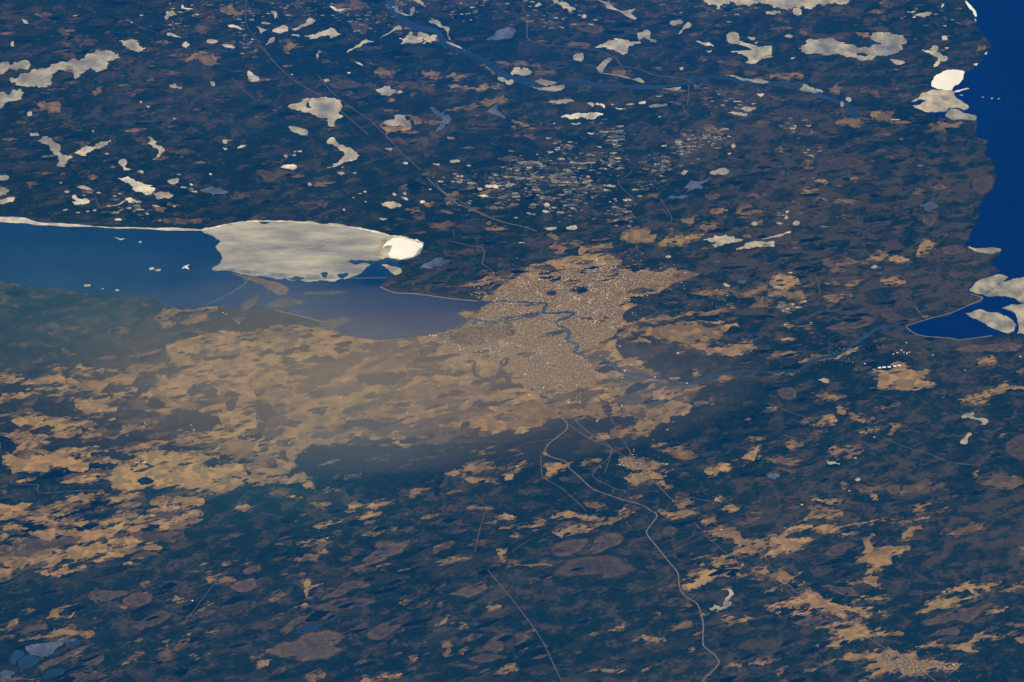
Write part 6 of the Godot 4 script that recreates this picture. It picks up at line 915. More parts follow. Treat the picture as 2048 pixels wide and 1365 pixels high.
	lake("small bright white crooked frozen lake north of the white lozenge lake","W",2,[-40.08,-59.4,-39.33,-59.8,-39.23,-58.5,-39.38,-57.2,-38.72,-56.4,-39.48,-56.1,-39.85,-57.9])
	lake("small grey crooked frozen lake just south of the pale hook-shaped lake","G",2,[42.8,31,43.2,29.9,43.6,28.4,43.9,28.4,43.87,29.3,43.48,30.4,43.44,31.6,42.89,31.9])
	lake("small grey fanned frozen lake northwest of the dark northern lake arm","G",2,[-12.67,-113.2,-12.4,-112.7,-12.41,-113.9,-12.15,-114.3,-12,-112.9,-11.74,-112.5,-10.8,-111.3,-10.69,-113.9,-10.36,-114.6,-10.29,-113.4,-10.54,-111.3,-11.2,-111.1],true)
	lake("small grey crooked frozen lake just east of the pale quarry pits","G",2,[19.85,74.2,20.31,74.4,20.47,75.4,20.16,76.5,19.79,77.9,19.44,78.8,19.57,77.6,19.88,76.2,20.07,75.1])
	lake("small cream ragged frozen lake southeast of the dark northern lake arm","C",2,[-1.4,-89,-1.01,-88.8,-.62,-87.9,0,-87.9,.16,-86.6,-.62,-86.3,-1.14,-87.4],true)
	lake("small bluish grey ringed frozen lake far east of the small town on the highway","D",2,[24.25,40.9,24.73,40.7,25.26,40.7,25.36,41.7,24.81,42.4,24.23,42])
	lake("small grey oval frozen lake far northeast of the blue northern river","G",2,[16.61,-108.6,17.15,-109.5,18.07,-109.2,17.79,-107.9,16.99,-107.4])
	lake("small grey fanned frozen lake northwest of the blue northern river","G",2,[6.4,-95.8,6.93,-97.4,7.45,-96.7,7.44,-95.1,6.79,-94.6],true)
	lake("small bright white rounded frozen lake southwest of the bent pale lake","W",2,[-23.57,-57.2,-22.89,-58.1,-22.38,-58.3,-21.92,-57.6,-21.97,-56.8,-22.86,-56.7])
	lake("small cream branched frozen lake far northeast of the long ragged western lake","C",2,[-36.57,-112.9,-35.91,-113.2,-35.61,-111.6,-36.26,-111.1,-36.62,-109.7,-36.77,-110.6,-36.41,-111.8],true)
	lake("small cream rounded frozen lake east of the white lozenge lake","C",2,[-34.94,-52.6,-34.45,-53.2,-33.83,-53.6,-33.85,-52.1,-34.22,-51.4,-34.8,-51.9])
	lake("small cream crooked frozen lake northwest of the twin-lobed pale eastern lake","C",2,[29.74,-113.9,30.28,-114.3,30.62,-111.8,29.82,-111.6])
	lake("small cream branched frozen lake far northeast of the blue northern river","C",2,[17.48,-104.4,17.9,-106,18.46,-108.8,18.85,-108.3,18.83,-107.2,18.3,-106.5,17.88,-104.9],true)
	lake("small grey oval frozen lake southeast of the blue northern river","G",2,[14.07,-78.3,14.86,-79.2,16.02,-79.4,15.95,-78.6,14.84,-78.1])
	lake("small grey streaked frozen lake west of the dark northern lake arm","G",2,[-13.96,-103,-13.25,-104.4,-12.6,-105.8,-12.35,-106.9,-11.83,-107.6,-11.55,-106,-12.21,-106,-12.99,-104.4],true)
	lake("small cream oval frozen lake east of the pale pointed lake","C",2,[25.08,-31.8,25.84,-32.2,26.28,-32,26.13,-30.9,25.57,-30.7,25.07,-30.9])
	lake("small cream narrow frozen lake southeast of the twin-lobed pale eastern lake","C",2,[39.47,-94.9,40.07,-95.1,41.08,-94,40.54,-93.3,39.9,-93.8])
	lake("small cream ragged frozen lake northwest of the twin-lobed pale eastern lake","C",2,[26.81,-112.9,27.87,-113.2,28.38,-112,27.32,-111.6],true)
	lake("small bluish grey oval frozen lake northwest of the pale pointed lake","D",2,[15.78,-46.8,16.3,-47.5,17.44,-47.7,17.81,-47.3,16.92,-46.6])
	lake("small cream narrow frozen lake northeast of the twin-lobed pale eastern lake","C",2,[42.43,-111.3,43.18,-112.1,44.37,-112.1,44.08,-111.2,42.89,-111.1])
	lake("small cream oval frozen lake far southwest of the twin-lobed pale eastern lake","C",2,[23.61,-77.4,24.53,-78.2,25.17,-78.1,24.76,-77,23.99,-76.8])
	lake("small cream crooked frozen lake far east of the blue northern river","C",2,[22.24,-76.1,23.08,-76.3,24.23,-75.9,24.09,-75,23.19,-75.5])
	lake("small cream crooked frozen lake far east of the long ragged western lake","C",2,[-35.64,-86.1,-35,-86.6,-34.86,-85.9,-34.26,-85.2,-34.44,-84.5,-35.36,-85.2])
	lake("small grey rounded frozen lake west of the row of five greenhouses","G",2,[29.62,12.1,30.11,11.6,30.65,11.9,30.69,13,30.2,13,29.85,12.4])
	lake("small grey curved frozen lake far southwest of the pale hook-shaped lake","G",2,[29.91,36.6,30.14,37.2,30.61,37,31.14,37.6,31.06,38.1,30.36,37.9,30,37.8])
	lake("small cream oval frozen lake south of the speckled village clearings","C",2,[5.42,-36.7,5.9,-37.4,6.46,-37.4,6.58,-36.5,6.14,-36.1,5.51,-36.3])
	lake("small bright white narrow frozen lake far northeast of the blue northern river","W",2,[19.29,-101.9,20.07,-101.2,20.59,-101.5,21.16,-99.9,20.44,-100.1,19.8,-101])
	lake("small cream narrow frozen lake west of the white lozenge lake","C",2,[-44.2,-50.6,-43.64,-50.9,-42.53,-49.8,-42.96,-49.4,-43.61,-49.8])
	lake("small grey oval frozen lake east of the blue northern river","G",2,[15.56,-84.8,16.6,-85,17.51,-85.4,17.37,-84.4,16.33,-84.2])
	lake("small bright white bar frozen lake west of the speckled village clearings","W",2,[-2.76,-51,-1.87,-51.2,-1.37,-50.6,-1.49,-50,-2.51,-50.3])
	lake("tiny cream oval frozen lake far northwest of the white heart-shaped lake","C",1,[-32.1,-102.1,-31.18,-102.3,-30.84,-101.5,-31.42,-101,-31.95,-101.2])
	lake("tiny cream crooked frozen lake far northwest of the white heart-shaped lake","C",1,[-26.97,-107.2,-26.3,-106.5,-25.63,-106,-26.28,-105.3,-26.33,-104.4])
	lake("tiny cream crooked frozen lake north of the dark northern lake arm","C",1,[-10.51,-117.1,-9.78,-117.1,-9.38,-115.5,-8.97,-114.3,-9.64,-115.3])
	lake("tiny cream frozen lake far northwest of the white heart-shaped lake","C",1,[-25.79,-100.1,-25.44,-102.8,-24.93,-103.3,-25.03,-101.5,-25.54,-101])
	lake("tiny cream rounded frozen lake far east of the long ragged western lake","C",1,[-34.62,-100.5,-34.19,-101.7,-33.77,-100.5,-34.27,-99.4])
	lake("tiny cream rounded frozen lake south of the speckled village clearings","C",1,[3.13,-36.8,3.76,-36.8,4.45,-37,4.39,-36.3,3.76,-35.9,3.38,-36.3])
	lake("tiny cream narrow frozen lake far northwest of the white heart-shaped lake","C",1,[-30.49,-100.5,-29.44,-100.5,-28.97,-99.6,-29.68,-99.4])
	lake("tiny cream frozen lake northwest of the crooked grey western lake","C",1,[-49.46,-69.1,-48.69,-69.1,-48.53,-68,-49.36,-68])
	lake("tiny bright white crooked frozen lake far northwest of the dark northern lake arm","W",1,[-19.3,-114.8,-18.76,-114.3,-18.49,-113.4,-17.57,-113.9,-17.82,-113.2,-18.61,-112.9,-19.02,-113.9])
	lake("tiny cream crooked frozen lake far north of the white heart-shaped lake","C",1,[-25.49,-112.9,-24.96,-112.7,-24.8,-111.1,-25.04,-109.9,-25.2,-111.6])
	lake("tiny bright white narrow frozen lake far northwest of the white heart-shaped lake","W",1,[-29.98,-107.6,-28.92,-107.4,-28.43,-106,-28.91,-106.6,-29.7,-106.9])
	lake("tiny bluish grey ringed frozen lake south of the pale pointed lake","D",1,[22.28,-19.1,22.66,-19.5,23.28,-19.4,23.01,-18.5,22.52,-18.5])
	lake("tiny cream narrow frozen lake far northeast of the long ragged western lake","C",1,[-36.36,-104.7,-35.43,-104.2,-34.75,-103.3,-35.41,-103.5,-36.21,-103.8])
	lake("tiny cream rounded frozen lake east of the pale pointed lake","C",1,[28.15,-38,28.54,-39.1,28.91,-38.6,28.83,-37.8,28.39,-37.5])
	lake("tiny cream line frozen lake east of the pale pointed lake","C",1,[24.89,-33.2,25.62,-33.6,26.53,-34.3,26.79,-34.9,26.65,-33.8,25.61,-33.2])
	lake("tiny cream narrow frozen lake just southeast of the dark northern lake arm","C",1,[-7.06,-101.9,-6.4,-101.2,-4.82,-98.3,-5.61,-99.4,-6.4,-100.5])
	lake("tiny cream frozen lake north of the dazzling white ice bay","C",1,[45.16,-103.5,45.69,-103.7,45.78,-102.4,45.25,-102.1])
	lake("tiny cream frozen lake far north of the pale pointed lake","C",1,[17.15,-55.3,17.54,-56.2,17.92,-56,17.65,-54.9,17.39,-54.6])
	lake("tiny cream ragged frozen lake just south of the blue northern river","C",1,[7.75,-79.4,8.27,-79.9,8.52,-79,8.26,-78.2],true)
	lake("tiny bright white narrow frozen lake far northeast of the long ragged western lake","W",1,[-34.91,-115.5,-34.68,-114.1,-33.67,-113.6,-34.33,-113.4,-35,-113.9])
	lake("tiny cream line frozen lake far northwest of the river outlet","C",1,[26.56,-33.8,27.14,-34.7,27.97,-35.6,27.9,-35.1,27.13,-34.2,26.62,-33.6])
	lake("tiny cream oval frozen lake far west of the speckled village clearings","C",1,[-6.34,-59.4,-5.33,-59.6,-5.39,-58.9,-6.21,-58.8])
	lake("tiny cream frozen lake west of the twin-lobed pale eastern lake","C",1,[28.61,-103.7,29.02,-104.4,29.53,-103.7,29.26,-103])
	lake("tiny grey frozen lake south of the twin-lobed pale eastern lake","G",1,[33.89,-79.4,34.1,-80.3,34.34,-79.4,34.18,-78.1,33.93,-78.6])
	lake("tiny grey trailing frozen lake south of the twin-lobed pale eastern lake","G",1,[34.65,-81.7,35.15,-81,34.87,-79.9,34.5,-80.8])
	lake("tiny cream rounded frozen lake far west of the white heart-shaped lake","C",1,[-31.38,-87.2,-30.92,-87,-30.83,-85.7,-31.22,-85.7])
	lake("tiny cream rounded frozen lake far north of the stippled city centre","C",1,[3.15,-44.7,3.47,-45.2,3.78,-44.7,3.72,-43.9,3.28,-44.1])
	lake("tiny cream oval frozen lake southwest of the white heart-shaped lake","C",1,[-28.07,-64.1,-27.7,-64.8,-27.19,-65,-27.55,-63.9,-28,-63.6])
	lake("tiny grey pointed frozen lake just east of the pale pointed lake","G",1,[22.18,-32,22.38,-33,23.13,-32.8,22.62,-32.1])
	lake("tiny cream rounded frozen lake far northeast of the dark northern lake arm","C",1,[2.38,-114.8,2.85,-116.1,3.18,-115.3,2.65,-114.4])
	lake("tiny bright white streaked frozen lake just south of the white lozenge lake","W",1,[-39.08,-46.3,-38.33,-46.5,-37.67,-45.4,-38.18,-45.6],true)
	lake("tiny bright white rounded frozen lake far southwest of the white heart-shaped lake","W",1,[-29.66,-66.7,-29.21,-66.7,-29.18,-65.4,-29.57,-65.4])
	lake("tiny cream frozen lake southwest of the long ragged western lake","C",1,[-49.97,-76.3,-49.59,-76.6,-49.54,-75,-49.92,-75])
	lake("tiny cream oval frozen lake just south of the bent pale lake","C",1,[-17.76,-55.5,-17.26,-55.8,-16.99,-54.9,-17.37,-54.5])
	lake("tiny grey frozen lake far north of the river outlet","G",1,[35.68,-23.8,36.07,-24.4,36.37,-24,36.11,-23.3,35.73,-23.2])
	lake("tiny cream frozen lake northwest of the long ragged western lake","C",1,[-51.81,-110.2,-51.39,-109.7,-50.95,-108.3,-51.34,-108.3])
	lake("tiny cream frozen lake just southwest of the white lozenge lake","C",1,[-40.35,-44.3,-39.55,-44.9,-38.94,-46,-39.53,-44.5,-40.15,-44])
	lake("tiny cream rounded frozen lake far north of the pale pointed lake","C",1,[22.38,-64.8,22.71,-65.5,22.89,-64.5,22.62,-63.7])
	lake("tiny grey rounded frozen lake northeast of the pale pointed lake","G",1,[24.03,-38.2,24.42,-38.8,24.65,-37.8,24.15,-37.6])
	lake("tiny cream frozen lake north of the white heart-shaped lake","C",1,[-19.6,-87.9,-19.15,-88.3,-18.94,-87.4,-19.33,-87])
	lake("tiny cream oval frozen lake just north of the white lozenge lake","C",1,[-38.13,-55.5,-37.83,-56.2,-37.44,-55.8,-37.54,-55])
	lake("tiny cream frozen lake far north of the crooked grey western lake","C",1,[-52.55,-101.5,-52.29,-101.7,-52.23,-99.9,-52.56,-100.1])
	lake("tiny cream frozen lake far northeast of the blue northern river","C",1,[24.69,-103.3,25.61,-103,25.2,-102.1])
	lake("tiny cream trailing frozen lake southeast of the bent pale lake","C",1,[-11.47,-47.5,-10.84,-47,-10.45,-46,-10.96,-46.4])
	lake("tiny bright white frozen lake far southwest of the twin-lobed pale eastern lake","W",1,[25.38,-82.8,26.16,-83,25.75,-81.7])
	lake("tiny bright white frozen lake southeast of the blue northern river","W",1,[13.05,-79.8,13.83,-80.2,13.69,-79.3,13.18,-79.3])
	lake("tiny cream frozen lake south of the speckled village clearings","C",1,[3.02,-42.4,3.4,-42.6,3.78,-42.2,3.4,-41.6])
	lake("tiny cream oval frozen lake far north of the white heart-shaped lake","C",1,[-23.23,-104.2,-22.45,-104.3,-22.3,-103.4,-23.1,-103.9])
	lake("tiny bright white rounded frozen lake far north of the blue northern river","W",1,[7.33,-110.6,7.6,-111.8,7.86,-111.1,7.72,-110.3])
	lake("tiny cream frozen lake far north of the white heart-shaped lake","C",1,[-26.47,-108.6,-25.95,-108.9,-25.41,-108.3,-26.06,-108.1])
	lake("tiny cream rounded frozen lake west of the speckled village clearings","C",1,[-3.52,-50.1,-3.14,-50.3,-2.95,-49.6,-3.33,-49.2])
	lake("tiny bluish grey oval frozen lake just south of the pale pointed lake","D",1,[19.9,-25.6,20.4,-25.9,20.77,-25.6,20.39,-25.1])
	lake("tiny cream narrow frozen lake south of the blue northern river","C",1,[6.04,-72.3,7.07,-72.7,7.01,-72.2,6.3,-72])
	lake("tiny grey branched frozen lake north of the white heart-shaped lake","G",1,[-20.48,-95.5,-20.38,-97.4,-19.87,-98.5,-20.24,-96.9,-20.36,-95.8],true)
	lake("tiny bright white streaked frozen lake just south of the blue northern river","W",1,[8.66,-79.7,9.17,-79.3,9.74,-78,9.23,-78.6],true)
	lake("tiny cream crooked frozen lake northeast of the huge grey ice sheet","C",1,[-13.36,-40,-12.92,-39.9,-12.41,-39.9,-12.79,-39.3,-13.1,-39.3])
	lake("tiny cream frozen lake southeast of the blue northern river","C",1,[11.69,-79.1,12.4,-79.5,12.72,-79.2,12.01,-78.8])
	lake("tiny bright white narrow frozen lake southwest of the speckled village clearings","W",1,[-3.58,-47.5,-3.01,-47.8,-2.44,-47.5,-3.13,-47.2])
	lake("tiny cream bar frozen lake south of the pale pointed lake","C",1,[20.91,-18.5,21.28,-18.2,21.57,-17.4,21.14,-17.4])
	lake("tiny cream frozen lake far east of the blue northern river","C",1,[26.78,-97.1,27.29,-96.2,26.76,-95.8])
	lake("tiny cream frozen lake south of the white lozenge lake","C",1,[-38.04,-42.8,-37.61,-43.2,-37.03,-42.8,-37.47,-42.6])
	lake("tiny grey crooked frozen lake southwest of the bent pale lake","G",1,[-20.75,-51.5,-20.51,-52,-20.24,-51.1,-20.49,-50.7])
	lake("tiny grey frozen lake far southwest of the pale hook-shaped lake","G",1,[32.44,42.4,32.86,42,32.97,42.6,32.66,43])
	lake("tiny bright white narrow frozen lake northeast of the white heart-shaped lake","W",1,[-16.42,-94.6,-15.89,-94,-15.49,-92.8,-16.15,-93.7])
	lake("tiny cream frozen lake east of the bent pale lake","C",1,[-8.19,-58.3,-7.36,-58.5,-7.48,-57.7])
	lake("tiny bright white rounded frozen lake far southeast of the bent pale lake","W",1,[-9.31,-45.5,-8.93,-45.9,-8.74,-45.4,-9.05,-44.9])
	lake("tiny cream frozen lake northeast of the pale pointed lake","C",1,[27.37,-40.1,27.63,-40.7,27.81,-40.1,27.55,-39.5])
	lake("tiny cream narrow frozen lake northeast of the twin-lobed pale eastern lake","C",1,[41.68,-112.7,42.74,-112.9,42.39,-112.2])
	lake("tiny grey frozen lake east of the bent pale lake","G",1,[-13.01,-63.5,-12.24,-63.7,-12.36,-62.9])
	lake("tiny cream frozen lake far west of the twin-lobed pale eastern lake","C",1,[20.22,-98.3,20.95,-98.5,20.67,-97.6])
	lake("tiny cream frozen lake south of the crooked grey western lake","C",1,[-45.33,-49,-44.98,-49.3,-44.74,-48.8,-45.08,-48.4])
	lake("tiny cream rounded frozen lake east of the blue northern river","C",1,[17.47,-92.2,17.92,-92.3,17.78,-91.4,17.52,-91.5])
	lake("tiny cream rounded frozen lake southeast of the bent pale lake","C",1,[-11.07,-48.3,-10.79,-48.7,-10.62,-48.1,-10.84,-47.7])
	lake("tiny bright white frozen lake southwest of the pale pointed lake","W",1,[15.25,-27.2,15.57,-27.6,15.87,-27.2,15.44,-26.8])
	lake("tiny cream frozen lake southeast of the bent pale lake","C",1,[-12.11,-48.3,-11.86,-48.5,-11.66,-47.8,-11.91,-47.5])
	lake("tiny bright white line frozen lake southeast of the blue northern river","W",1,[10.71,-77.9,11.77,-77.8,11.77,-77.6,10.71,-77.6])
	lake("tiny cream frozen lake northeast of the speckled village clearings","C",1,[7.7,-69.1,8.47,-69.1,8.21,-68.5])
	lake("tiny bright white frozen lake south of the white lozenge lake","W",1,[-39.9,-39.7,-39.2,-39.5,-39.26,-39.2,-39.89,-39.3])
	lake("tiny cream frozen lake west of the bent pale lake","C",1,[-23.32,-61.2,-22.94,-61.5,-22.99,-60.3])
	lake("tiny cream frozen lake far southeast of the white heart-shaped lake","C",1,[-11.18,-58.7,-10.61,-58.9,-10.67,-58.2])
	lake("tiny bright white frozen lake far east of the blue northern river","W",1,[22.88,-80.4,23.79,-80.2,23.72,-80,22.94,-80.1])
	lake("tiny cream frozen lake west of the dark northern lake arm","C",1,[-17.45,-109.2,-16.79,-109.5,-16.98,-108.7])
	lake("tiny cream frozen lake far northwest of the river outlet","C",1,[27.54,-42.2,27.8,-42.6,27.84,-41.8,27.59,-41.6])
	lake("tiny cream frozen lake west of the white lozenge lake","C",1,[-42.05,-48.5,-41.81,-48.9,-41.48,-48.4,-41.79,-48.2])
	lake("tiny cream frozen lake far west of the dazzling white ice bay","C",1,[26.84,-100.1,27.36,-99.9,27.08,-99.2])
	lake("tiny grey frozen lake far north of the blue northern river","G",1,[5,-107.2,5.53,-106.9,5.33,-106.3])
	lake("tiny cream frozen lake southeast of the white lozenge lake","C",1,[-36.11,-43.9,-35.88,-44.5,-35.73,-43.5])
	lake("tiny cream frozen lake far southeast of the long ragged western lake","C",1,[-37.84,-78.6,-37.39,-78.6,-37.5,-77.8])
	lake("tiny cream rounded frozen lake far east of the bent pale lake","C",1,[-4.68,-57.9,-4.17,-58,-4.3,-57.3])
	lake("tiny bright white frozen lake far northeast of the twin-lobed pale eastern lake","W",1,[45.42,-114.1,45.67,-115.7,45.78,-115])
	lake("tiny cream frozen lake just east of the speckled village clearings","C",1,[7.49,-54.3,7.93,-54.1,7.74,-53.5])
	lake("tiny bright white frozen lake far northeast of the white lozenge lake","W",1,[-29.6,-63.9,-29.08,-63.5,-29.33,-63.1])
	lake("tiny cream frozen lake just south of the bent pale lake","C",1,[-16.24,-55.4,-15.79,-55.5,-15.85,-54.9])
	lake("tiny bright white frozen lake west of the bent pale lake","W",1,[-21.94,-62.8,-21.5,-63,-21.55,-62.4])
	lake("tiny cream frozen lake far southeast of the blue northern river","C",1,[21.95,-62,22.47,-62.2,22.2,-61.5])
	lake("tiny bright white frozen lake far northwest of the stippled city centre","W",1,[.62,-31.9,1.31,-31.8,1.25,-31.6,.69,-31.7])
	lake("tiny cream frozen lake northeast of the huge grey ice sheet","C",1,[-17.1,-43,-16.79,-43,-16.9,-42.2])
	lake("tiny cream frozen lake east of the twin-lobed pale eastern lake","C",1,[45.3,-99.4,45.82,-99.5,45.54,-98.9])
	lake("tiny bright white frozen lake far north of the white lozenge lake","W",1,[-34.97,-74.4,-34.51,-74.1,-34.76,-73.7])
	lake("tiny bright white frozen lake west of the twin-lobed pale eastern lake","W",1,[25.44,-101.2,25.84,-101.7,25.63,-100.8])
	lake("tiny cream frozen lake east of the crooked grey western lake","C",1,[-41.68,-62,-41.11,-61.9,-41.35,-61.5])
	lake("tiny cream frozen lake far north of the blue northern river","C",1,[4.36,-110.4,4.88,-110.6,4.75,-110.1])
	lake("tiny cream frozen lake southeast of the crooked grey western lake","C",1,[-40.37,-47.3,-40.07,-47.7,-39.98,-47])
	lake("tiny cream frozen lake south of the blue northern river","C",1,[8.57,-64.5,9.2,-64.3,8.95,-64])
	lake("tiny cream frozen lake north of the long ragged western lake","C",1,[-46.42,-111.1,-45.72,-111.6,-46.16,-111])
	lake("tiny bright white frozen lake east of the white lozenge lake","W",1,[-32.7,-51.7,-32.31,-51.2,-32.49,-50.9])
	lake("tiny cream frozen lake southeast of the long ragged western lake","C",1,[-38.53,-80.1,-38.28,-80.3,-38.32,-79.4])
	lake("tiny cream frozen lake south of the bent pale lake","C",1,[-15.09,-48.9,-14.77,-49.2,-14.77,-48.5])
	lake("tiny cream frozen lake southwest of the speckled village clearings","C",1,[.13,-40.2,.57,-40.3,.5,-39.8])
	lake("tiny bright white frozen lake far west of the bent pale lake","W",1,[-30.81,-54.9,-30.56,-55.1,-30.48,-54.4])
	lake("tiny cream frozen lake far northeast of the long ragged western lake","C",1,[-39.37,-111.5,-38.91,-111.5,-39.16,-111])
	lake("tiny bright white frozen lake south of the white heart-shaped lake","W",1,[-22.32,-62.6,-22.01,-63,-22.19,-62.2])
	lake("tiny bright white speckled frozen lake east of the blue northern river","W",1,[14.89,-82.1,15.79,-82.2,15.27,-81.9])
	lake("tiny cream frozen lake far southeast of the crooked grey western lake","C",1,[-34.22,-43.9,-33.92,-44.2,-33.96,-43.6])
	lake("tiny cream frozen lake southwest of the white lozenge lake","C",1,[-45.27,-42.6,-44.72,-43,-44.89,-42.5])
	lake("tiny cream frozen lake far northwest of the dammed island","C",1,[-42.99,-42.2,-42.69,-42.5,-42.55,-42.1])
	lake("tiny cream frozen lake far south of the crooked grey western lake","C",1,[-42.25,-42.5,-41.94,-42.8,-41.86,-42.3])
	lake("tiny cream frozen lake far northeast of the huge grey ice sheet","C",1,[-14.93,-45.8,-14.67,-45.6,-14.79,-45.1])
	lake("tiny cream frozen lake far east of the dark northern lake arm","C",1,[5.21,-110.2,5.61,-110.2,5.41,-109.7])
	lake("tiny bright white frozen lake far north of the huge grey ice sheet","W",1,[-22.43,-61.3,-22.05,-61.6,-22.17,-61.1])
	lake("tiny cream frozen lake far west of the huge grey ice sheet","C",1,[-43.92,-41.7,-43.49,-42,-43.54,-41.6])
	lake("tiny cream frozen lake far south of the white heart-shaped lake","C",1,[-16.2,-46.8,-15.95,-47.2,-15.88,-46.7])
	lake("tiny cream frozen lake far southeast of the bent pale lake","C",1,[-8.45,-49.8,-8.14,-49.9,-8.26,-49.4])
	lake("tiny cream frozen lake northeast of the crooked grey western lake","C",1,[-43.13,-69.8,-42.92,-70,-42.92,-69.2])
	lake("tiny bright white speckled frozen lake west of the twin-lobed pale eastern lake","W",1,[29.11,-95.5,29.57,-96,29.37,-95.5])
	lake("tiny bright white frozen lake northeast of the white heart-shaped lake","W",1,[-17.16,-90.5,-16.77,-90.4,-17.02,-90])
	lake("tiny cream frozen lake far southwest of the pale hook-shaped lake","C",1,[32.54,35.9,32.78,35.8,32.71,36.3])
	lake("tiny cream frozen lake far south of the long ragged western lake","C",1,[-42.87,-48.5,-42.36,-48.5,-42.42,-48.3])
	lake("second tiny cream frozen lake south of the white lozenge lake","C",1,[-36.87,-41.4,-36.62,-41.6,-36.61,-41.1])
	lake("tiny cream frozen lake far northeast of the dammed island","C",1,[-15.58,-48.1,-15.27,-48.4,-15.2,-48.1])
	lake("tiny cream frozen lake far northeast of the speckled village clearings","C",1,[15,-74.8,15.33,-74.9,15.26,-74.5])
	lake("tiny cream frozen lake northeast of the long ragged western lake","C",1,[-40.22,-108.8,-39.96,-108.9,-40.08,-108.3])
	lake("tiny bright white frozen lake just south of the bent pale lake","W",1,[-17.34,-57.2,-17.15,-57.6,-17.21,-56.9])
	lake("tiny bright white frozen lake northeast of the twin-lobed pale eastern lake","W",1,[42.28,-110.7,42.68,-110.8,42.47,-110.4])
	lake("tiny bright white frozen lake far west of the dazzling white ice bay","W",1,[24.68,-79.4,25,-79.4,24.93,-79.1])
	lake("tiny bright white frozen lake northwest of the white heart-shaped lake","W",1,[-23.07,-89.8,-22.75,-89.8,-22.94,-89.5])
	lake("second tiny cream frozen lake west of the white lozenge lake","C",1,[-43.48,-47.7,-43.1,-47.7,-43.15,-47.4])
	lake("tiny cream frozen lake just southeast of the blue northern river","C",1,[10.21,-79.2,10.49,-79.2,10.46,-78.9])
	lake("second tiny cream frozen lake south of the crooked grey western lake","C",1,[-45.89,-51.9,-45.64,-52.1,-45.69,-51.7])
	lake("tiny bright white frozen lake southwest of the blue northern river","W",1,[4.24,-72.4,4.4,-72.6,4.37,-72])
	lake("tiny cream frozen lake far southwest of the twin-lobed pale eastern lake","C",1,[20.55,-80.2,20.75,-80.3,20.68,-79.9])
	plots(221,.22,[0,-61.1,2.55,-61.5,5.1,-60.2,8.93,-62,10.95,-58.9,11.19,-56.2,0,-56.2])
	plots(85,.2,[9.23,-68.9,11.03,-69.1,11.01,-66.7,9.86,-66.3])
	plots(153,.2,[16.66,-68,19.23,-68.5,21.82,-69.8,21.76,-65.8,17.91,-65.4])
	plots(85,.2,[13.75,-58.9,16.05,-59.4,15.63,-56.2,13.98,-56.2])
	plots(51,.2,[4.48,-64.5,5.76,-65,5.75,-63.2,4.85,-63])
	plots(68,.16,[15.97,-63.7,17.9,-64.1,18.88,-61.1,17.83,-58.9])
	plots(51,.16,[9.7,-61.5,11.23,-61.5,11.08,-58.9,9.93,-58.9])
	plots(112,.24,[0,-55.8,5.59,-56.2,5.46,-54.1,3.8,-51.5,1.52,-53.6,0,-53.2])
	plots(142,.24,[4.44,-53.6,9.39,-53.2,9.48,-47.7,7.58,-47.3,4.3,-49.8])
	plots(60,.2,[0,-52.8,4.31,-51.9,4.42,-47.7,0,-45.6])
	plots(45,.22,[4.67,-46,7.57,-44.7,7.43,-42.2,5.04,-42.6])
	plots(45,.2,[9.59,-46,12.37,-46,12.2,-41.8,9.57,-42.2])
	plots(37,.2,[12.43,-52.8,14.58,-52.6,14.43,-50.6,12.53,-50.6])
	plots(22,.22,[9.8,-40.1,12.2,-40.9,11.93,-39.3,10.04,-38.6])
	plots(18,.2,[2.9,-45.6,3.91,-45.1,3.77,-41.6,3.02,-41.8])
	plots(15,.18,[1.13,-41.6,4.65,-41.4,4.52,-40.3,1.26,-40.5])
	plots(110,.2,[-7.59,-53.6,0,-55.3,0,-50.6,-1.11,-50.6,-2.51,-53.6,-5.67,-50.6])
	plots(60,.16,[-1.87,-48.9,0,-48.9,0,-44.3,-1.61,-45.6])
	plots(30,.16,[-6.41,-46.4,-3.88,-44.3,-4.38,-43.5,-6.15,-44.7])
	plots(50,.18,[-40.59,-46,-39.09,-46.8,-37.68,-46,-37.09,-42.6,-38.98,-42.6,-40.26,-43.5])
	plots(20,.16,[-33.67,-52.3,-32.14,-51.9,-32.36,-50.6,-33.39,-51.1])
	plots(14,.16,[-36.95,-42.2,-35.68,-41.8,-35.9,-40.5,-36.79,-40.7])
	plots(68,.14,[-37.73,-117.1,-27.15,-117.1,-27.02,-109.7,-34.31,-112.5])
	plots(51,.12,[-28.93,-107.9,-26.94,-105.6,-26.78,-96.9,-28.1,-98.7])
	plots(34,.12,[-35.81,-108.8,-34.87,-108.3,-35.08,-106,-35.75,-106.5])
	plots(102,.14,[-27.15,-117.1,-17.87,-117.1,-15.19,-114.3,-16.44,-107.9,-20.45,-111.6,-27.02,-110.2])
	plots(68,.14,[-17.3,-113.4,-15.15,-110.2,-12.54,-114.3,-13.14,-106.9,-16.91,-102.4])
	plots(51,.12,[-13.23,-117.1,-9.92,-117.1,-11.22,-114.3,-12.53,-112.5])
	plots(85,.13,[-9.25,-116.2,-.11,-117.1,0,-111.6,-7.24,-111.1])
	plots(85,.14,[0,-117.1,9.02,-117.1,9.23,-108.8,.79,-109.7])
	plots(68,.14,[13.26,-117.1,25.19,-117.1,25.09,-111.6,17.16,-111.1])
	plots(40,.12,[20.04,-80.8,25.35,-80.8,25.17,-78.1,20.65,-78.1])
	plots(40,.12,[34.93,-109.7,46.99,-115.7,47.39,-103.3,38.78,-105.6])
	plots(23,.16,[28.4,-72.8,29.41,-72,29.11,-70.2,28.49,-71.1])
	plots(17,.16,[29.47,-62.8,30.75,-62.8,30.6,-61.5,29.58,-61.7])
	plots(26,.2,[26.44,-11.6,28.56,-12.6,27.65,-10.2,26.53,-9.8])
	plots(14,.2,[25.62,-20.3,28.35,-20.3,28.54,-17.8,25.79,-16.2])
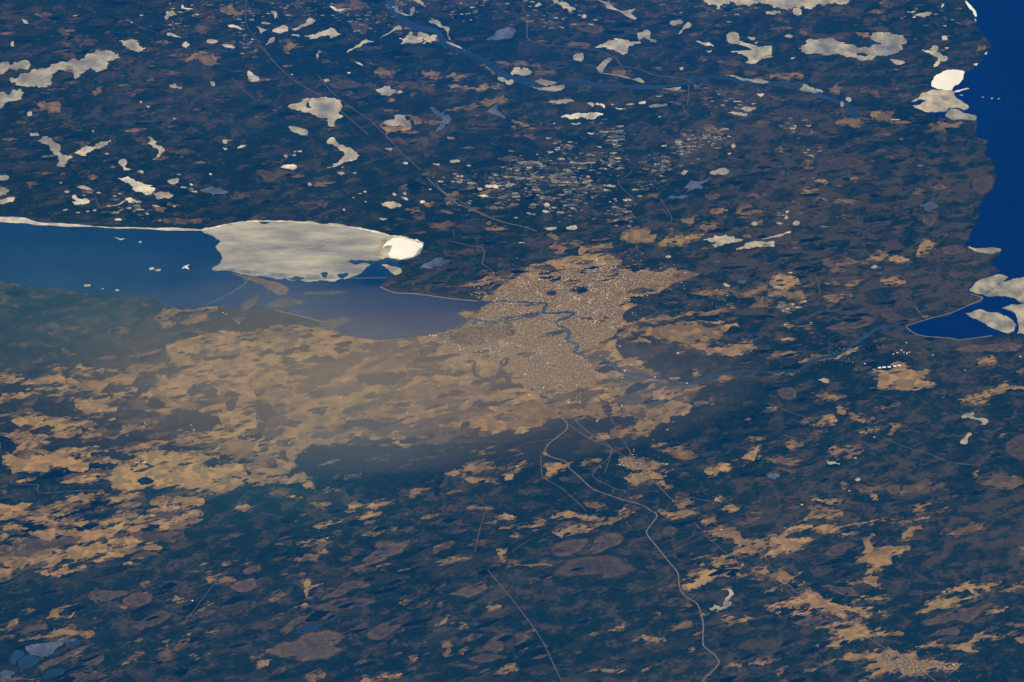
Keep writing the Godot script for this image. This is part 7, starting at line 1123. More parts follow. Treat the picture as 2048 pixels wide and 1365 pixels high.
	plots(16,.18,[25.69,-37.6,27.08,-38,28.28,-41.4,26.53,-42.2])
	finish(plot_st, "garden_plots", TOWN, "scattered pale village plots and snow patches in forest clearings", 0.0)
	building("greenhouse","first of five bright greenhouse blocks counted from the west",.32,.42,9.0,35.69,8.4)
	building("greenhouse","second of five bright greenhouse blocks counted from the west",.32,.42,9.0,36.13,8.25)
	building("greenhouse","third of five bright greenhouse blocks counted from the west",.32,.42,9.0,36.62,8.17)
	building("greenhouse","fourth of five bright greenhouse blocks counted from the west",.32,.42,9.0,37.16,7.93)
	building("greenhouse","fifth of five bright greenhouse blocks counted from the west",.32,.42,9.0,37.6,7.7)
	building("farm_shed","westernmost of four bright farm sheds in the western farmland",.2,.4,12.0,-35.71,37.34)
	building("farm_shed","second of four bright farm sheds in the western farmland",.2,.4,12.0,-35.47,37.34)
	building("farm_shed","third of four bright farm sheds in the western farmland",.2,.4,12.0,-35.07,37.31)
	building("farm_shed","easternmost of four bright farm sheds in the western farmland",.2,.4,12.0,-34.84,37.27)
	building("warehouse","bright pale warehouse just north of the row of five greenhouses",.26,.4,14.0,37.14,4.17)
	building("warehouse","bright pale warehouse south of the river outlet",.26,.4,14.0,37.54,3.7)
	building("warehouse","bright pale warehouse just northeast of the row of five greenhouses",.26,.4,14.0,37.96,2.92)
	building("warehouse","bright pale warehouse southwest of the dark blue eastern bay",.26,.4,14.0,38.18,3.55)
	building("warehouse","bright pale warehouse far northwest of the pale hook-shaped lake",.26,.4,14.0,38.47,3.86)
	building("warehouse","second bright pale warehouse just northeast of the row of five greenhouses",.26,.4,14.0,38.72,3.55)
	building("warehouse","bright pale warehouse just south of the river outlet",.26,.4,14.0,38.51,.55)
	building("warehouse","bright pale warehouse just west of the row of five greenhouses",.26,.4,14.0,34.29,7.15)
	building("warehouse","bright pale warehouse west of the pale hook-shaped lake",.26,.4,14.0,34.63,29.75)
	building("warehouse","bright pale warehouse south of the dark blue eastern bay",.26,.4,14.0,40.98,4.49)
	building("warehouse","bright pale warehouse at the large dark western wood",.25,.35,15.0,-30.75,26.11)
	building("warehouse","bright pale warehouse west of the large dark western wood",.25,.35,15.0,-35.17,25.51)
	building("warehouse","bright pale warehouse north of the large dark western wood",.25,.35,15.0,-29.22,7.93)
	building("warehouse","bright pale warehouse far south of the dammed island",.25,.35,15.0,-20.76,6.06)
	building("warehouse","bright pale warehouse far northeast of the large dark western wood",.25,.35,15.0,-18.83,11.52)
	building("warehouse","bright pale warehouse far north of the big square dark wood",.25,.35,15.0,-16.53,17.7)
	building("warehouse","bright pale warehouse far southwest of the river delta",.25,.35,15.0,-10.96,15.23)
	building("warehouse","bright pale warehouse far northwest of the upper bend of the pale highway",.25,.35,15.0,-10.33,9.18)
	building("warehouse","bright pale warehouse south of the river delta",.25,.35,15.0,-3.76,1.03)
	building("warehouse","bright pale warehouse far southwest of the stippled city centre",.25,.35,15.0,-4.18,7.62)
	building("warehouse","bright pale warehouse far west of the upper bend of the pale highway",.25,.35,15.0,-6.25,20.01)
	building("warehouse","bright pale warehouse far northeast of the big square dark wood",.25,.35,15.0,-4.33,18.93)
	building("warehouse","bright pale warehouse far south of the river delta",.25,.35,15.0,-7.06,14)
	building("warehouse","bright pale warehouse northwest of the big square dark wood",.25,.35,15.0,-21.23,31.56)
	building("warehouse","bright pale warehouse north of the big square dark wood",.25,.35,15.0,-10.08,22.46)
	building("warehouse","bright pale warehouse far southwest of the big square dark wood",.25,.35,15.0,-17.23,59.61)
	building("warehouse","bright pale warehouse south of the stippled city centre",.28,.4,16.0,4.68,1.34)
	building("warehouse","bright pale warehouse far north of the upper bend of the pale highway",.28,.4,16.0,3.5,7)
	building("warehouse","bright pale warehouse northwest of the upper bend of the pale highway",.28,.4,16.0,1.26,10.43)
	building("warehouse","bright pale warehouse north of the upper bend of the pale highway",.28,.4,16.0,6.28,13.84)
	building("warehouse","bright pale warehouse far west of the sharp river bend",.28,.4,16.0,3.04,14.62)
	building("warehouse","bright pale warehouse far northwest of the small town on the highway",.28,.4,16.0,1.64,16.93)
	building("warehouse","bright pale warehouse far southeast of the river delta",.28,.4,16.0,5.44,19.24)
	building("warehouse","bright pale warehouse northwest of the sharp river bend",.28,.4,16.0,10.96,9.34)
	building("warehouse","bright pale warehouse just northwest of the sharp river bend",.28,.4,16.0,13.85,11.36)
	building("warehouse","bright pale warehouse west of the sharp river bend",.28,.4,16.0,10.7,11.52)
	building("warehouse","bright pale warehouse north of the sharp river bend",.28,.4,16.0,16.17,3.86)
	building("warehouse","bright pale warehouse just east of the sharp river bend",.28,.4,16.0,16.92,13.22)
	building("warehouse","bright pale warehouse northeast of the small town on the highway",.28,.4,16.0,14.88,27.48)
	building("warehouse","bright pale warehouse just east of the small town on the highway",.28,.4,16.0,14.72,37.87)
	building("warehouse","bright pale warehouse southwest of the sharp river bend",.28,.4,16.0,10.58,20.01)
	building("warehouse","bright pale warehouse just northeast of the upper bend of the pale highway",.28,.4,16.0,8.15,24.9)
	building("warehouse","bright pale warehouse north of the stippled city centre",.3,.4,16.0,8.46,-26.01)
	building("warehouse","bright pale warehouse northwest of the stippled city centre",.3,.4,16.0,2.72,-19.64)
	building("warehouse","bright pale warehouse southwest of the river delta",.3,.4,16.0,-7.43,-1.82)
	building("warehouse","bright pale warehouse far west of the stippled city centre",.3,.4,16.0,-8.02,-1.82)
	building("warehouse","bright pale warehouse far southeast of the huge grey ice sheet",.3,.4,16.0,-7.72,-1.66)
	building("warehouse","second bright pale warehouse northwest of the sharp river bend",.3,.4,16.0,10.53,1.66)
	building("warehouse","bright pale warehouse southwest of the dazzling white ice bay",.24,.34,12.0,39.17,-73.71)
	building("warehouse","bright pale warehouse far south of the twin-lobed pale eastern lake",.24,.34,12.0,39.38,-73.8)
	building("warehouse","bright pale warehouse far northeast of the pale pointed lake",.24,.34,12.0,39.58,-73.71)
	building("warehouse","bright pale warehouse far southeast of the twin-lobed pale eastern lake",.24,.34,12.0,39.79,-73.71)
	building("warehouse","bright pale warehouse far southwest of the twin-lobed pale eastern lake",.24,.34,12.0,29.13,-71.08)
	building("warehouse","bright pale warehouse west of the river outlet",.24,.34,12.0,29.32,-5.79)
	building("warehouse","bright pale warehouse far west of the river outlet",.24,.34,12.0,26.76,-5.15)
	building("warehouse","bright pale warehouse southeast of the dark blue eastern bay",.24,.34,12.0,49.48,4.96)
	building("warehouse","bright pale warehouse far north of the pale quarry pits",.24,.34,12.0,19.6,57.15)
	building("warehouse","bright pale warehouse just east of the southeastern town",.24,.34,12.0,40.1,95.16)
	building("warehouse","bright pale warehouse far west of the leaf-shaped blue pond",.24,.34,12.0,-29.43,77.42)
	building("warehouse","bright pale warehouse north of the pale hook-shaped lake",.24,.34,12.0,43.94,9.18)
	building("warehouse","bright pale warehouse far southwest of the pale hook-shaped lake",.24,.34,12.0,31.85,45.74)
	building("warehouse","bright pale warehouse far northeast of the pale quarry pits",.24,.34,12.0,27.28,49.85)
	building("warehouse","bright pale warehouse southwest of the dammed island",.2,.34,10.0,-28.41,-8.99)
	building("warehouse","bright pale warehouse far southwest of the huge grey ice sheet",.2,.34,10.0,-28.06,-8.51)
	building("warehouse","bright pale warehouse south of the dammed island",.2,.34,10.0,-27.03,-6.27)
	building("warehouse","bright pale warehouse far north of the large dark western wood",.2,.34,10.0,-26.77,-5.63)
	building("warehouse","bright pale warehouse far northwest of the big square dark wood",.2,.34,10.0,-29.61,10.27)
	building("warehouse","bright pale warehouse just southeast of the large dark western wood",.2,.34,10.0,-30.43,27.48)
	building("warehouse","second bright pale warehouse south of the river delta",.2,.34,10.0,-1.17,5.9)
	building("warehouse","third bright pale warehouse south of the river delta",.2,.34,10.0,-.78,6.53)
	building("warehouse","bright pale warehouse just west of the small town on the highway",.2,.34,10.0,10.25,38.02)
	building("warehouse","bright pale warehouse southeast of the upper bend of the pale highway",.2,.34,10.0,10.54,38.17)
	building("apartment_tower","pale apartment tower just northeast of the river delta",.12,.12,60.0,-.59,-14.45)
	building("apartment_tower","pale apartment tower northeast of the river delta",.12,.12,60.0,0,-13.81)
	building("apartment_tower","pale apartment tower west of the stippled city centre",.12,.12,60.0,.79,-14.78)
	building("apartment_tower","pale apartment tower east of the river delta",.12,.12,60.0,1.38,-13.16)
	building("apartment_tower","pale apartment tower just northwest of the stippled city centre",.12,.12,60.0,6.24,-19.64)
	building("apartment_tower","pale apartment tower just north of the stippled city centre",.12,.12,60.0,7.14,-20.29)
	building("apartment_tower","pale apartment tower far northeast of the river delta",.12,.12,60.0,7.73,-19.31)
	building("apartment_tower","pale apartment tower far east of the river delta",.12,.12,60.0,8.52,-19.64)
	building("apartment_tower","pale apartment tower just northeast of the stippled city centre",.12,.12,60.0,9.31,-18.66)
	building("apartment_tower","pale apartment tower southwest of the stippled city centre",.12,.12,60.0,3.73,-6.75)
	building("apartment_tower","pale apartment tower far northwest of the sharp river bend",.12,.12,60.0,3.14,-5.15)
	building("apartment_tower","pale apartment tower south of the stippled city centre",.12,.12,60.0,6.14,2.76)
	building("apartment_tower","pale apartment tower southeast of the river delta",.12,.12,60.0,2.49,1.18)
	building("apartment_tower","pale apartment tower far north of the upper bend of the pale highway",.12,.12,60.0,1.08,-2.3)
	building("apartment_tower","pale apartment tower just southeast of the stippled city centre",.12,.12,60.0,8.68,-13.16)
	building("apartment_tower","pale apartment tower just east of the stippled city centre",.12,.12,60.0,9.38,-14.78)
	building("apartment_tower","pale apartment tower southeast of the stippled city centre",.12,.12,60.0,9.83,-8.35)
	town(900,35.0,[0,-20.3,4.96,-20.7,4.32,-16.6,3.45,-13,0,-13])
	town(1300,40.0,[5.45,-21.1,9.93,-23.1,11.15,-20.7,10.49,-15.4,5.93,-16.6])
	town(900,30.0,[3.21,-16.2,11.11,-15.4,10.45,-9.8,4.92,-9.4])
	town(900,22.0,[1.23,-8.6,4.91,-8.6,4.16,-2.6,0,-1.8])
	town(700,30.0,[6.39,-8.6,10.83,-10.6,10.78,-4.6,6.36,-2.6])
	town(300,30.0,[10.91,-21.5,14.88,-21.1,16.76,-23.5,16.11,-20.7,12.36,-16.6])
	town(120,25.0,[19.76,-16.2,21.25,-16.2,21.18,-12.2,19.68,-10.6])
	town(420,45.0,[-3.06,-13,-2.69,-14.6,-1.58,-16,0,-16.2,0,-12.8])
	town(350,25.0,[-3.78,-9,-2.44,-10.2,0,-10.6,0,-7,-2.43,-7])
	town(900,30.0,[-8.77,-1.2,-6.95,-2.6,-4.26,-4.2,0,-5.8,0,-0.1,-8.77,-0.1])
	town(160,25.0,[-24.21,-17.4,-22.85,-17.4,-22.2,-15.8,-23.05,-14.6])
	town(900,30.0,[-10.35,-0.1,-5.47,-0.1,-1.2,1.1,0,-0.1,0,5.8,-4.23,4.6,-6.68,2.3,-9.71,3.9])
	town(90,25.0,[-13.33,7.4,-10.3,7.4,-10.16,9.3,-12.95,9.3])
	town(70,25.0,[-2.28,6.2,-1.43,6.2,-1.43,7.4,-2.28,7.4])
	town(800,30.0,[0,-0.1,6.1,-0.1,6.69,5,4.86,5.8,0,5.8])
	town(260,30.0,[3.63,10.9,7.74,12.8,7.71,17.1,5.07,16.3,3.63,13.2])
	town(160,35.0,[5.48,3.3,6.82,3.7,6.81,5.2,5.72,4.3])
	town(160,30.0,[11.05,36.1,11.99,37.2,12.91,40.2,11.61,39.8])
	town(60,30.0,[0,22.8,.72,22.8,.84,24.7,0,24.7])
	town(90,25.0,[6.76,15.5,8.21,15.5,7.96,17.1,6.75,16.7])
	town(200,22.0,[-27.49,31.9,-26.19,31.2,-24.99,31.9,-25.2,33.4,-27.33,33.8])
	town(60,22.0,[-29.24,33.6,-28.05,33.4,-28.04,34.2,-29.11,34.2])
	town(160,22.0,[-24.46,29.3,-22.07,29.3,-22.25,33.1,-24.4,32.7])
	town(150,22.0,[34.21,93.2,36.68,94.2,38.5,94,40.74,95.2,40.25,96.3,36.61,96.6,34.82,95.6])
	town(60,20.0,[27.71,77.9,28.4,77.9,28.49,79.3,27.8,79.3])
	town(60,20.0,[21.43,62.6,23.81,64.8,23.77,66.9,21.61,65.5])
	town(90,25.0,[31.73,4.6,33.49,2.3,33.35,3.1,31.96,5])
	town(90,20.0,[-26.47,-20.4,-25.21,-19.5,-23.71,-18.5,-22.95,-17.4,-23.93,-17.4,-25.45,-19.3])
	city_blocks()
	haze()

# ---------------------------------------------------------------- materials
func grain(size: int, freq: float, lo: Color, hi: Color, seed_: int, octaves := 5) -> NoiseTexture2D:
	var n := FastNoiseLite.new()
	n.seed = seed_
	n.noise_type = FastNoiseLite.TYPE_SIMPLEX_SMOOTH
	n.frequency = freq
	n.fractal_octaves = octaves
	n.fractal_gain = .62
	var t := NoiseTexture2D.new()
	t.width = size
	t.height = size
	t.seamless = true
	t.noise = n
	var g := Gradient.new()
	g.set_color(0, lo)
	g.set_color(1, hi)
	g.set_offset(0, .2)
	g.set_offset(1, .8)
	t.color_ramp = g
	return t

func parcels(size: int, freq: float, seed_: int) -> NoiseTexture2D:
	var t := grain(size, freq, Color(.74, .76, .74), Color(1.0, .98, .95), seed_)
	var n := t.noise as FastNoiseLite
	n.noise_type = FastNoiseLite.TYPE_CELLULAR
	n.cellular_return_type = FastNoiseLite.RETURN_CELL_VALUE
	n.cellular_jitter = .9
	n.fractal_octaves = 2
	n.fractal_gain = .4
	n.domain_warp_enabled = true
	n.domain_warp_amplitude = 3.0
	return t

func mat(col: Color, tex: Texture2D, sx: float, sz: float, rough: float, tinted := false) -> StandardMaterial3D:
	var m := StandardMaterial3D.new()
	m.albedo_color = col.linear_to_srgb()
	m.albedo_texture = tex
	m.roughness = rough
	m.metallic_specular = .5 if rough < .8 else .08
	m.uv1_triplanar = true
	m.uv1_world_triplanar = true
	m.uv1_scale = Vector3(1.0 / sx, 1.0 / sx, 1.0 / sz)
	m.vertex_color_use_as_albedo = tinted
	return m

func make_materials():
	LAND = mat(Color.WHITE, parcels(1024, .028, 3), 22000, 42000, .95, true)
	WOODS = mat(Color.WHITE, grain(512, .03, Color(.45, .5, .5), Color(1, 1, 1), 5), 12000, 26000, .95, true)
	BOGS = mat(Color.WHITE, grain(512, .03, Color(.75, .75, .75), Color(1, 1, 1), 8), 12000, 26000, .95, true)
	TOWN = mat(Color.WHITE, grain(1024, .05, Color(.42, .45, .5), Color(1, 1, 1), 9, 4), 14000, 34000, .9, true)
	PAVING = mat(Color.WHITE, grain(256, .05, Color(.7, .7, .7), Color(1, 1, 1), 10, 3), 4000, 4000, .9, true)
	WALLS = StandardMaterial3D.new()
	WALLS.roughness = .7
	WALLS.vertex_color_use_as_albedo = true
	var rough_ice := grain(1024, .016, Color(.63, .64, .66), Color(1, 1, 1), 12, 6)
	ICE["X"] = mat(Color(.97, .92, .66), grain(512, .01, Color(.93, .93, .93), Color(1, 1, 1), 13), 30000, 60000, .6)
	ICE["W"] = mat(Color(.88, .77, .46), rough_ice, 40000, 90000, .6)
	ICE["C"] = mat(Color(.62, .52, .27), rough_ice, 40000, 90000, .6)
	ICE["G"] = mat(Color(.46, .4, .22), rough_ice, 40000, 90000, .55)
	ICE["W2"] = mat(Color(.76, .67, .42), rough_ice, 40000, 90000, .6)
	ICE["C2"] = mat(Color(.52, .455, .28), rough_ice, 40000, 90000, .55)
	ICE["G2"] = mat(Color(.4, .37, .24), rough_ice, 40000, 90000, .5)
	ICE["D2"] = mat(Color(.085, .105, .105), rough_ice, 40000, 90000, .5)
	ICE["B"] = mat(Color(.48, .43, .26), grain(1024, .009, Color(.68, .7, .74), Color(1, 1, 1), 17, 6), 90000, 60000, .55)
	ICE["D"] = mat(Color(.12, .14, .135), rough_ice, 40000, 90000, .5)
	deep = water_material(Color(.001, .004, .045), .35)
	shallow = water_material(Color(.006, .03, .05), .35)
	inland = water_material(Color(.02, .045, .055), .25)
	ICE["H"] = inland

func water_material(c: Color, shine: float) -> StandardMaterial3D:
	var m := mat(c, grain(512, .01, Color(.8, .8, .8), Color(1, 1, 1), 15), 60000, 120000, .3)
	m.metallic_specular = shine
	return m

# ---------------------------------------------------------------- shapes
func mark(o: Node, label: String, category := "", group := "", kind := ""):
	if label:
		o.set_meta("label", label)
	if category:
		o.set_meta("category", category)
	if group:
		o.set_meta("group", group)
	if kind:
		o.set_meta("kind", kind)

func put(called: String, mesh: Mesh, m: Material, parent: Node = self) -> MeshInstance3D:
	var o := MeshInstance3D.new()
	var n: int = counts.get([called, parent], 0)
	counts[[called, parent]] = n + 1
	o.name = called if n == 0 else "%s_%03d" % [called, n]
	o.mesh = mesh
	o.material_override = m
	parent.add_child(o, true)
	return o

func outline(a: Array, rough: float, step := .35) -> PackedVector2Array:
	# control points in km -> a natural edge: every side is split again and again, each new point pushed sideways
	var p := PackedVector2Array()
	for i in range(0, a.size(), 2):
		p.append(Vector2(a[i], a[i + 1] / 3.0))
	var r := rough
	for pass_ in 7:
		var q := PackedVector2Array()
		var longest := 0.0
		for i in p.size():
			var u := p[i]
			var v := p[(i + 1) % p.size()]
			var d := v - u
			longest = maxf(longest, d.length())
			q.append(u)
			if d.length() > step:
				# the first cut rounds the corner a little, later cuts only roughen
				var mid := (u + v) * .5
				if pass_ == 0:
					var t := p[(i + p.size() - 1) % p.size()]
					var w := p[(i + 2) % p.size()]
					mid = (u + v) * .53 - (t + w) * .03
				mid += d.orthogonal() * rng.randf_range(-r, r)
				q.append(mid)
		p = q
		if longest < step:
			break
		r *= .92
	for i in p.size():
		p[i].y *= 3.0
	return p

func triangles(p: PackedVector2Array) -> PackedInt32Array:
	var t := Geometry2D.triangulate_polygon(p)
	return t

func sound(p: PackedVector2Array) -> bool:
	# true when the triangles cover the outline exactly once
	var t := triangles(p)
	var covered := 0.0
	for i in range(0, t.size(), 3):
		covered += absf((p[t[i + 1]] - p[t[i]]).cross(p[t[i + 2]] - p[t[i]])) * .5
	var whole := 0.0
	for i in p.size():
		whole += p[i].cross(p[(i + 1) % p.size()]) * .5
	return t.size() > 0 and absf(covered - absf(whole)) < .002 * absf(whole)

func polygon_of(a: Array, rough: float, step := .35) -> PackedVector2Array:
	for k in 7:
		var p := outline(a, rough, step)
		if sound(p):
			return p
		rough *= .6
	var plain := pairs(a)
	if not sound(plain):
		# a rough outline that crosses itself: keep its largest loop
		var best := PackedVector2Array()
		for q in Geometry2D.offset_polygon(plain, .02):
			if q.size() > best.size():
				best = q
		plain = best if sound(best) else Geometry2D.convex_hull(plain)
	return plain

func lay(st: SurfaceTool, p: PackedVector2Array, y: float, col: Color, skirt := 0.0):
	var t := triangles(p)
	st.set_color(col)
	for i in range(0, t.size(), 3):
		var a := p[t[i]]
		var b := p[t[i + 1]]
		var c := p[t[i + 2]]
		if (b - a).cross(c - a) < 0.0:
			var s := b
			b = c
			c = s
		for v: Vector2 in [a, b, c]:
			st.set_normal(Vector3.UP)
			st.add_vertex(Vector3(v.x * 1000.0, y, v.y * 1000.0))
	if skirt > 0.0:
		var turn := 1.0 if Geometry2D.is_polygon_clockwise(p) else -1.0
		for i in p.size():
			var u := p[i] * 1000.0
			var v := p[(i + 1) % p.size()] * 1000.0
			var n := (v - u).orthogonal().normalized() * turn
			st.set_normal(Vector3(n.x, 0, n.y))
			for w: Vector3 in [Vector3(u.x, y, u.y), Vector3(v.x, y, v.y), Vector3(v.x, y - skirt, v.y), Vector3(u.x, y, u.y), Vector3(v.x, y - skirt, v.y), Vector3(u.x, y - skirt, u.y)]:
				st.add_vertex(w)

func one(p: PackedVector2Array, y: float, col: Color, skirt := 0.0) -> ArrayMesh:
	var st := SurfaceTool.new()
	st.begin(Mesh.PRIMITIVE_TRIANGLES)
	lay(st, p, y, col, skirt)
	return st.commit()

func finish(st: SurfaceTool, called: String, m: Material, label: String, _y: float):
	mark(put(called, st.commit(), m), label, "", "", "stuff")

func ribbon(a: Array, width: float, y: float, col: Color, rough := .05) -> ArrayMesh:
	# a strip of even width along a smooth curve
	var p := PackedVector2Array()
	var n := a.size() / 2
	for i in n - 1:
		var p1 := Vector2(a[2 * i], a[2 * i + 1])
		var p2 := Vector2(a[2 * i + 2], a[2 * i + 3])
		var p0 := Vector2(a[2 * i - 2], a[2 * i - 1]) if i > 0 else p1 * 2.0 - p2
		var p3 := Vector2(a[2 * i + 4], a[2 * i + 5]) if i < n - 2 else p2 * 2.0 - p1
		for k in 6:
			p.append(p1.cubic_interpolate(p2, p0, p3, k / 6.0))
	p.append(Vector2(a[-2], a[-1]))
	var st := SurfaceTool.new()
	st.begin(Mesh.PRIMITIVE_TRIANGLES)
	st.set_color(col)
	var l := PackedVector2Array()
	var r := PackedVector2Array()
	for i in p.size():
		var d := (p[mini(i + 1, p.size() - 1)] - p[maxi(i - 1, 0)])
		d.y /= 1.6
		var o := d.normalized().orthogonal() * width * .5 * (1.0 + rng.randf_range(-rough, rough) * 4.0)
		o.y *= 1.6
		l.append((p[i] + o) * 1000.0)
		r.append((p[i] - o) * 1000.0)
	for i in p.size() - 1:
		st.set_normal(Vector3.UP)
		for v: Vector2 in [l[i], l[i + 1], r[i + 1], l[i], r[i + 1], r[i]]:
			st.add_vertex(Vector3(v.x, y, v.y))
	return st.commit()

# ---------------------------------------------------------------- kinds of things
func tone(k: int) -> Color:
	var v := rng.randf_range(.72, 1.16)
	var c: Color = [Color(.335, .207, .066), Color(.235, .145, .05), Color(.105, .07, .03)][k - 1]
	return Color(c.r * v, c.g * v * rng.randf_range(.97, 1.03), c.b * v * rng.randf_range(.9, 1.1))

func field(label: String, k: int, a: Array):
	var p := polygon_of(a, .25, .13)
	var col := tone(k)
	mark(put("field", one(p, 6.0, col), LAND), label, "", "", "structure")
	fringe(p, col)

func small_field(k: int, a: Array):
	var p := polygon_of(a, .25, .13)
	lay(small_st, p, 6.0, tone(k))
	fringe(p, tone(k))

func land(called: String, label: String, col: Color, y: float, rough: float, a: Array) -> MeshInstance3D:
	var p := polygon_of(a, rough, .15)
	if called == "farm_ground":
		fringe(p, col)
		fringe(p, col)
	var o := put(called, one(p, y, col), TOWN if called == "city_ground" else LAND)
	mark(o, label, "", "", "structure")
	return o

func wood(label: String, a: Array):
	mark(put("forest_ground", one(polygon_of(a, .25, .13), 8.0, Color(.012, .02, .017)), WOODS), label, "", "", "structure")

func bog(label: String, a: Array):
	# wet heath: a tawny rim, a greyer middle, a gradual outer edge
	var p := outline(a, .1)
	var c := Vector2.ZERO
	for v in p:
		c += v / p.size()
	var v_ := rng.randf_range(.8, 1.2)
	var rings := [[1.04, Color(.014, .017, .016)], [.9, Color(.1 * v_, .066 * v_, .032 * v_)], [.78, Color(.112 * v_, .073 * v_, .034 * v_)], [.55, Color(.08 * v_, .058 * v_, .034 * v_)], [.02, Color(.072 * v_, .055 * v_, .034 * v_)]]
	var st := SurfaceTool.new()
	st.begin(Mesh.PRIMITIVE_TRIANGLES)
	var turn := Geometry2D.is_polygon_clockwise(p)
	for k in rings.size() - 1:
		for i in p.size():
			var j := (i + 1) % p.size()
			var q := [[rings[k], p[i]], [rings[k], p[j]], [rings[k + 1], p[j]], [rings[k], p[i]], [rings[k + 1], p[j]], [rings[k + 1], p[i]]]
			if turn:
				q.reverse()
			for w in q:
				var at: Vector2 = (c + (w[1] - c) * w[0][0]) * 1000.0
				st.set_color(w[0][1])
				st.set_normal(Vector3.UP)
				st.add_vertex(Vector3(at.x, 4.0, at.y))
	mark(put("bog_ground", st.commit(), BOGS), label, "", "", "structure")

func water(called: String, label: String, m: Material, y: float, a: Array):
	var p := polygon_of(a, .06)
	seas.append(p)
	mark(put(called, one(p, y, Color.WHITE), m), label, "", "", "structure")

func river(label: String, width: float, a: Array):
	mark(put("river_water", ribbon(a, width, 9.7, Color.WHITE), inland), label, "", "", "structure")

func route(called: String, label: String, width: float, a: Array):
	var col: Color = {"highway": Color(.22, .165, .1), "railway": Color(.17, .125, .085), "beach": Color(.3, .24, .16), "dam_road": Color(.24, .22, .18)}.get(called, Color(.15, .11, .075))
	mark(put(called, ribbon(a, width * .45, 11.0, col), PAVING), label, "", "", "structure")

func squeeze(p: PackedVector2Array, k: float) -> PackedVector2Array:
	var q := p.duplicate()
	for i in q.size():
		q[i].y *= k
	return q

func lake(label: String, k: String, size: int, a: Array, torn := false) -> Node:
	# a frozen lake: the ice sheet, and inside the larger ones a greyer middle that the wind swept clear of snow
	var p := polygon_of(a, .34 if torn else .2 if size > 1 else .13, .12)
	var o := put("ice_sheet", one(p, 13.0, Color.WHITE, 3.0), ICE[k])
	mark(o, label, "ice sheet", "frozen lakes in the forest")
	if size >= 3 and k != "D":
		var inner := Geometry2D.offset_polygon(squeeze(p, 1.0 / 3.0), -.32 if size == 3 else -.55)
		var best := PackedVector2Array()
		for q in inner:
			if q.size() > best.size():
				best = q
		if best.size() > 4:
			best = squeeze(best, 3.0)
			if triangles(best).size():
				put("bare_ice", one(best, 14.5, Color.WHITE), ICE[k + "2"], o)
		var st := SurfaceTool.new()
		st.begin(Mesh.PRIMITIVE_TRIANGLES)
		for i in p.size() / 3:
			if rng.randf() < .45:
				var c := p[i * 3]
				sliver(st, c, rng.randf_range(.06, .3), rng.randf_range(.06, .25), rng.randf_range(-.3, .5), 15.0 + .01 * (i % 7), Color.WHITE)
		if st.commit().get_surface_count():
			mark(put("snow_rim", st.commit(), ICE["X"] if k == "W" else ICE["W"] if k == "C" else ICE["C"], o), "", "", "", "stuff")
	return o

func floe(label: String, k: String, a: Array) -> MeshInstance3D:
	var o := put("ice_floe", one(polygon_of(a, .13, .14), 13.0, Color.WHITE, 3.0), ICE[k])
	mark(o, label, "ice floe")
	return o

func icepart(o: Node, called: String, label: String, k: String, a: Array):
	mark(put(called, one(polygon_of(a, .16, .14), {"X": 15.6, "H": 15.8, "N": 15.4}.get(k, 15.2), Color(.012, .02, .017) if k == "N" else Color.WHITE), WOODS if k == "N" else ICE[k], o), label)

func iceline(o: Node, called: String, label: String, width: float, a: Array):
	mark(put(called, ribbon(a, width * .6, 16.0, Color.WHITE, .2), ICE["W"] if called == "snow_ridge" else ICE["C"], o), label)

func box(st: SurfaceTool, lo: Vector3, hi: Vector3):
	for f in [[0, 1], [1, 2], [2, 0]]:
		for s in [0, 1]:
			var n := Vector3.ZERO
			n[3 - f[0] - f[1]] = 1.0 if s else -1.0
			var q: Array[Vector3] = []
			for c in [[0, 0], [1, 0], [1, 1], [0, 1]]:
				var v := hi if s else lo
				v[f[0]] = hi[f[0]] if c[0] else lo[f[0]]
				v[f[1]] = hi[f[1]] if c[1] else lo[f[1]]
				q.append(v)
			if (q[1] - q[0]).cross(q[2] - q[0]).dot(n) > 0.0:
				q.reverse()
			st.set_normal(n)
			for i in [0, 1, 2, 0, 2, 3]:
				st.add_vertex(q[i])

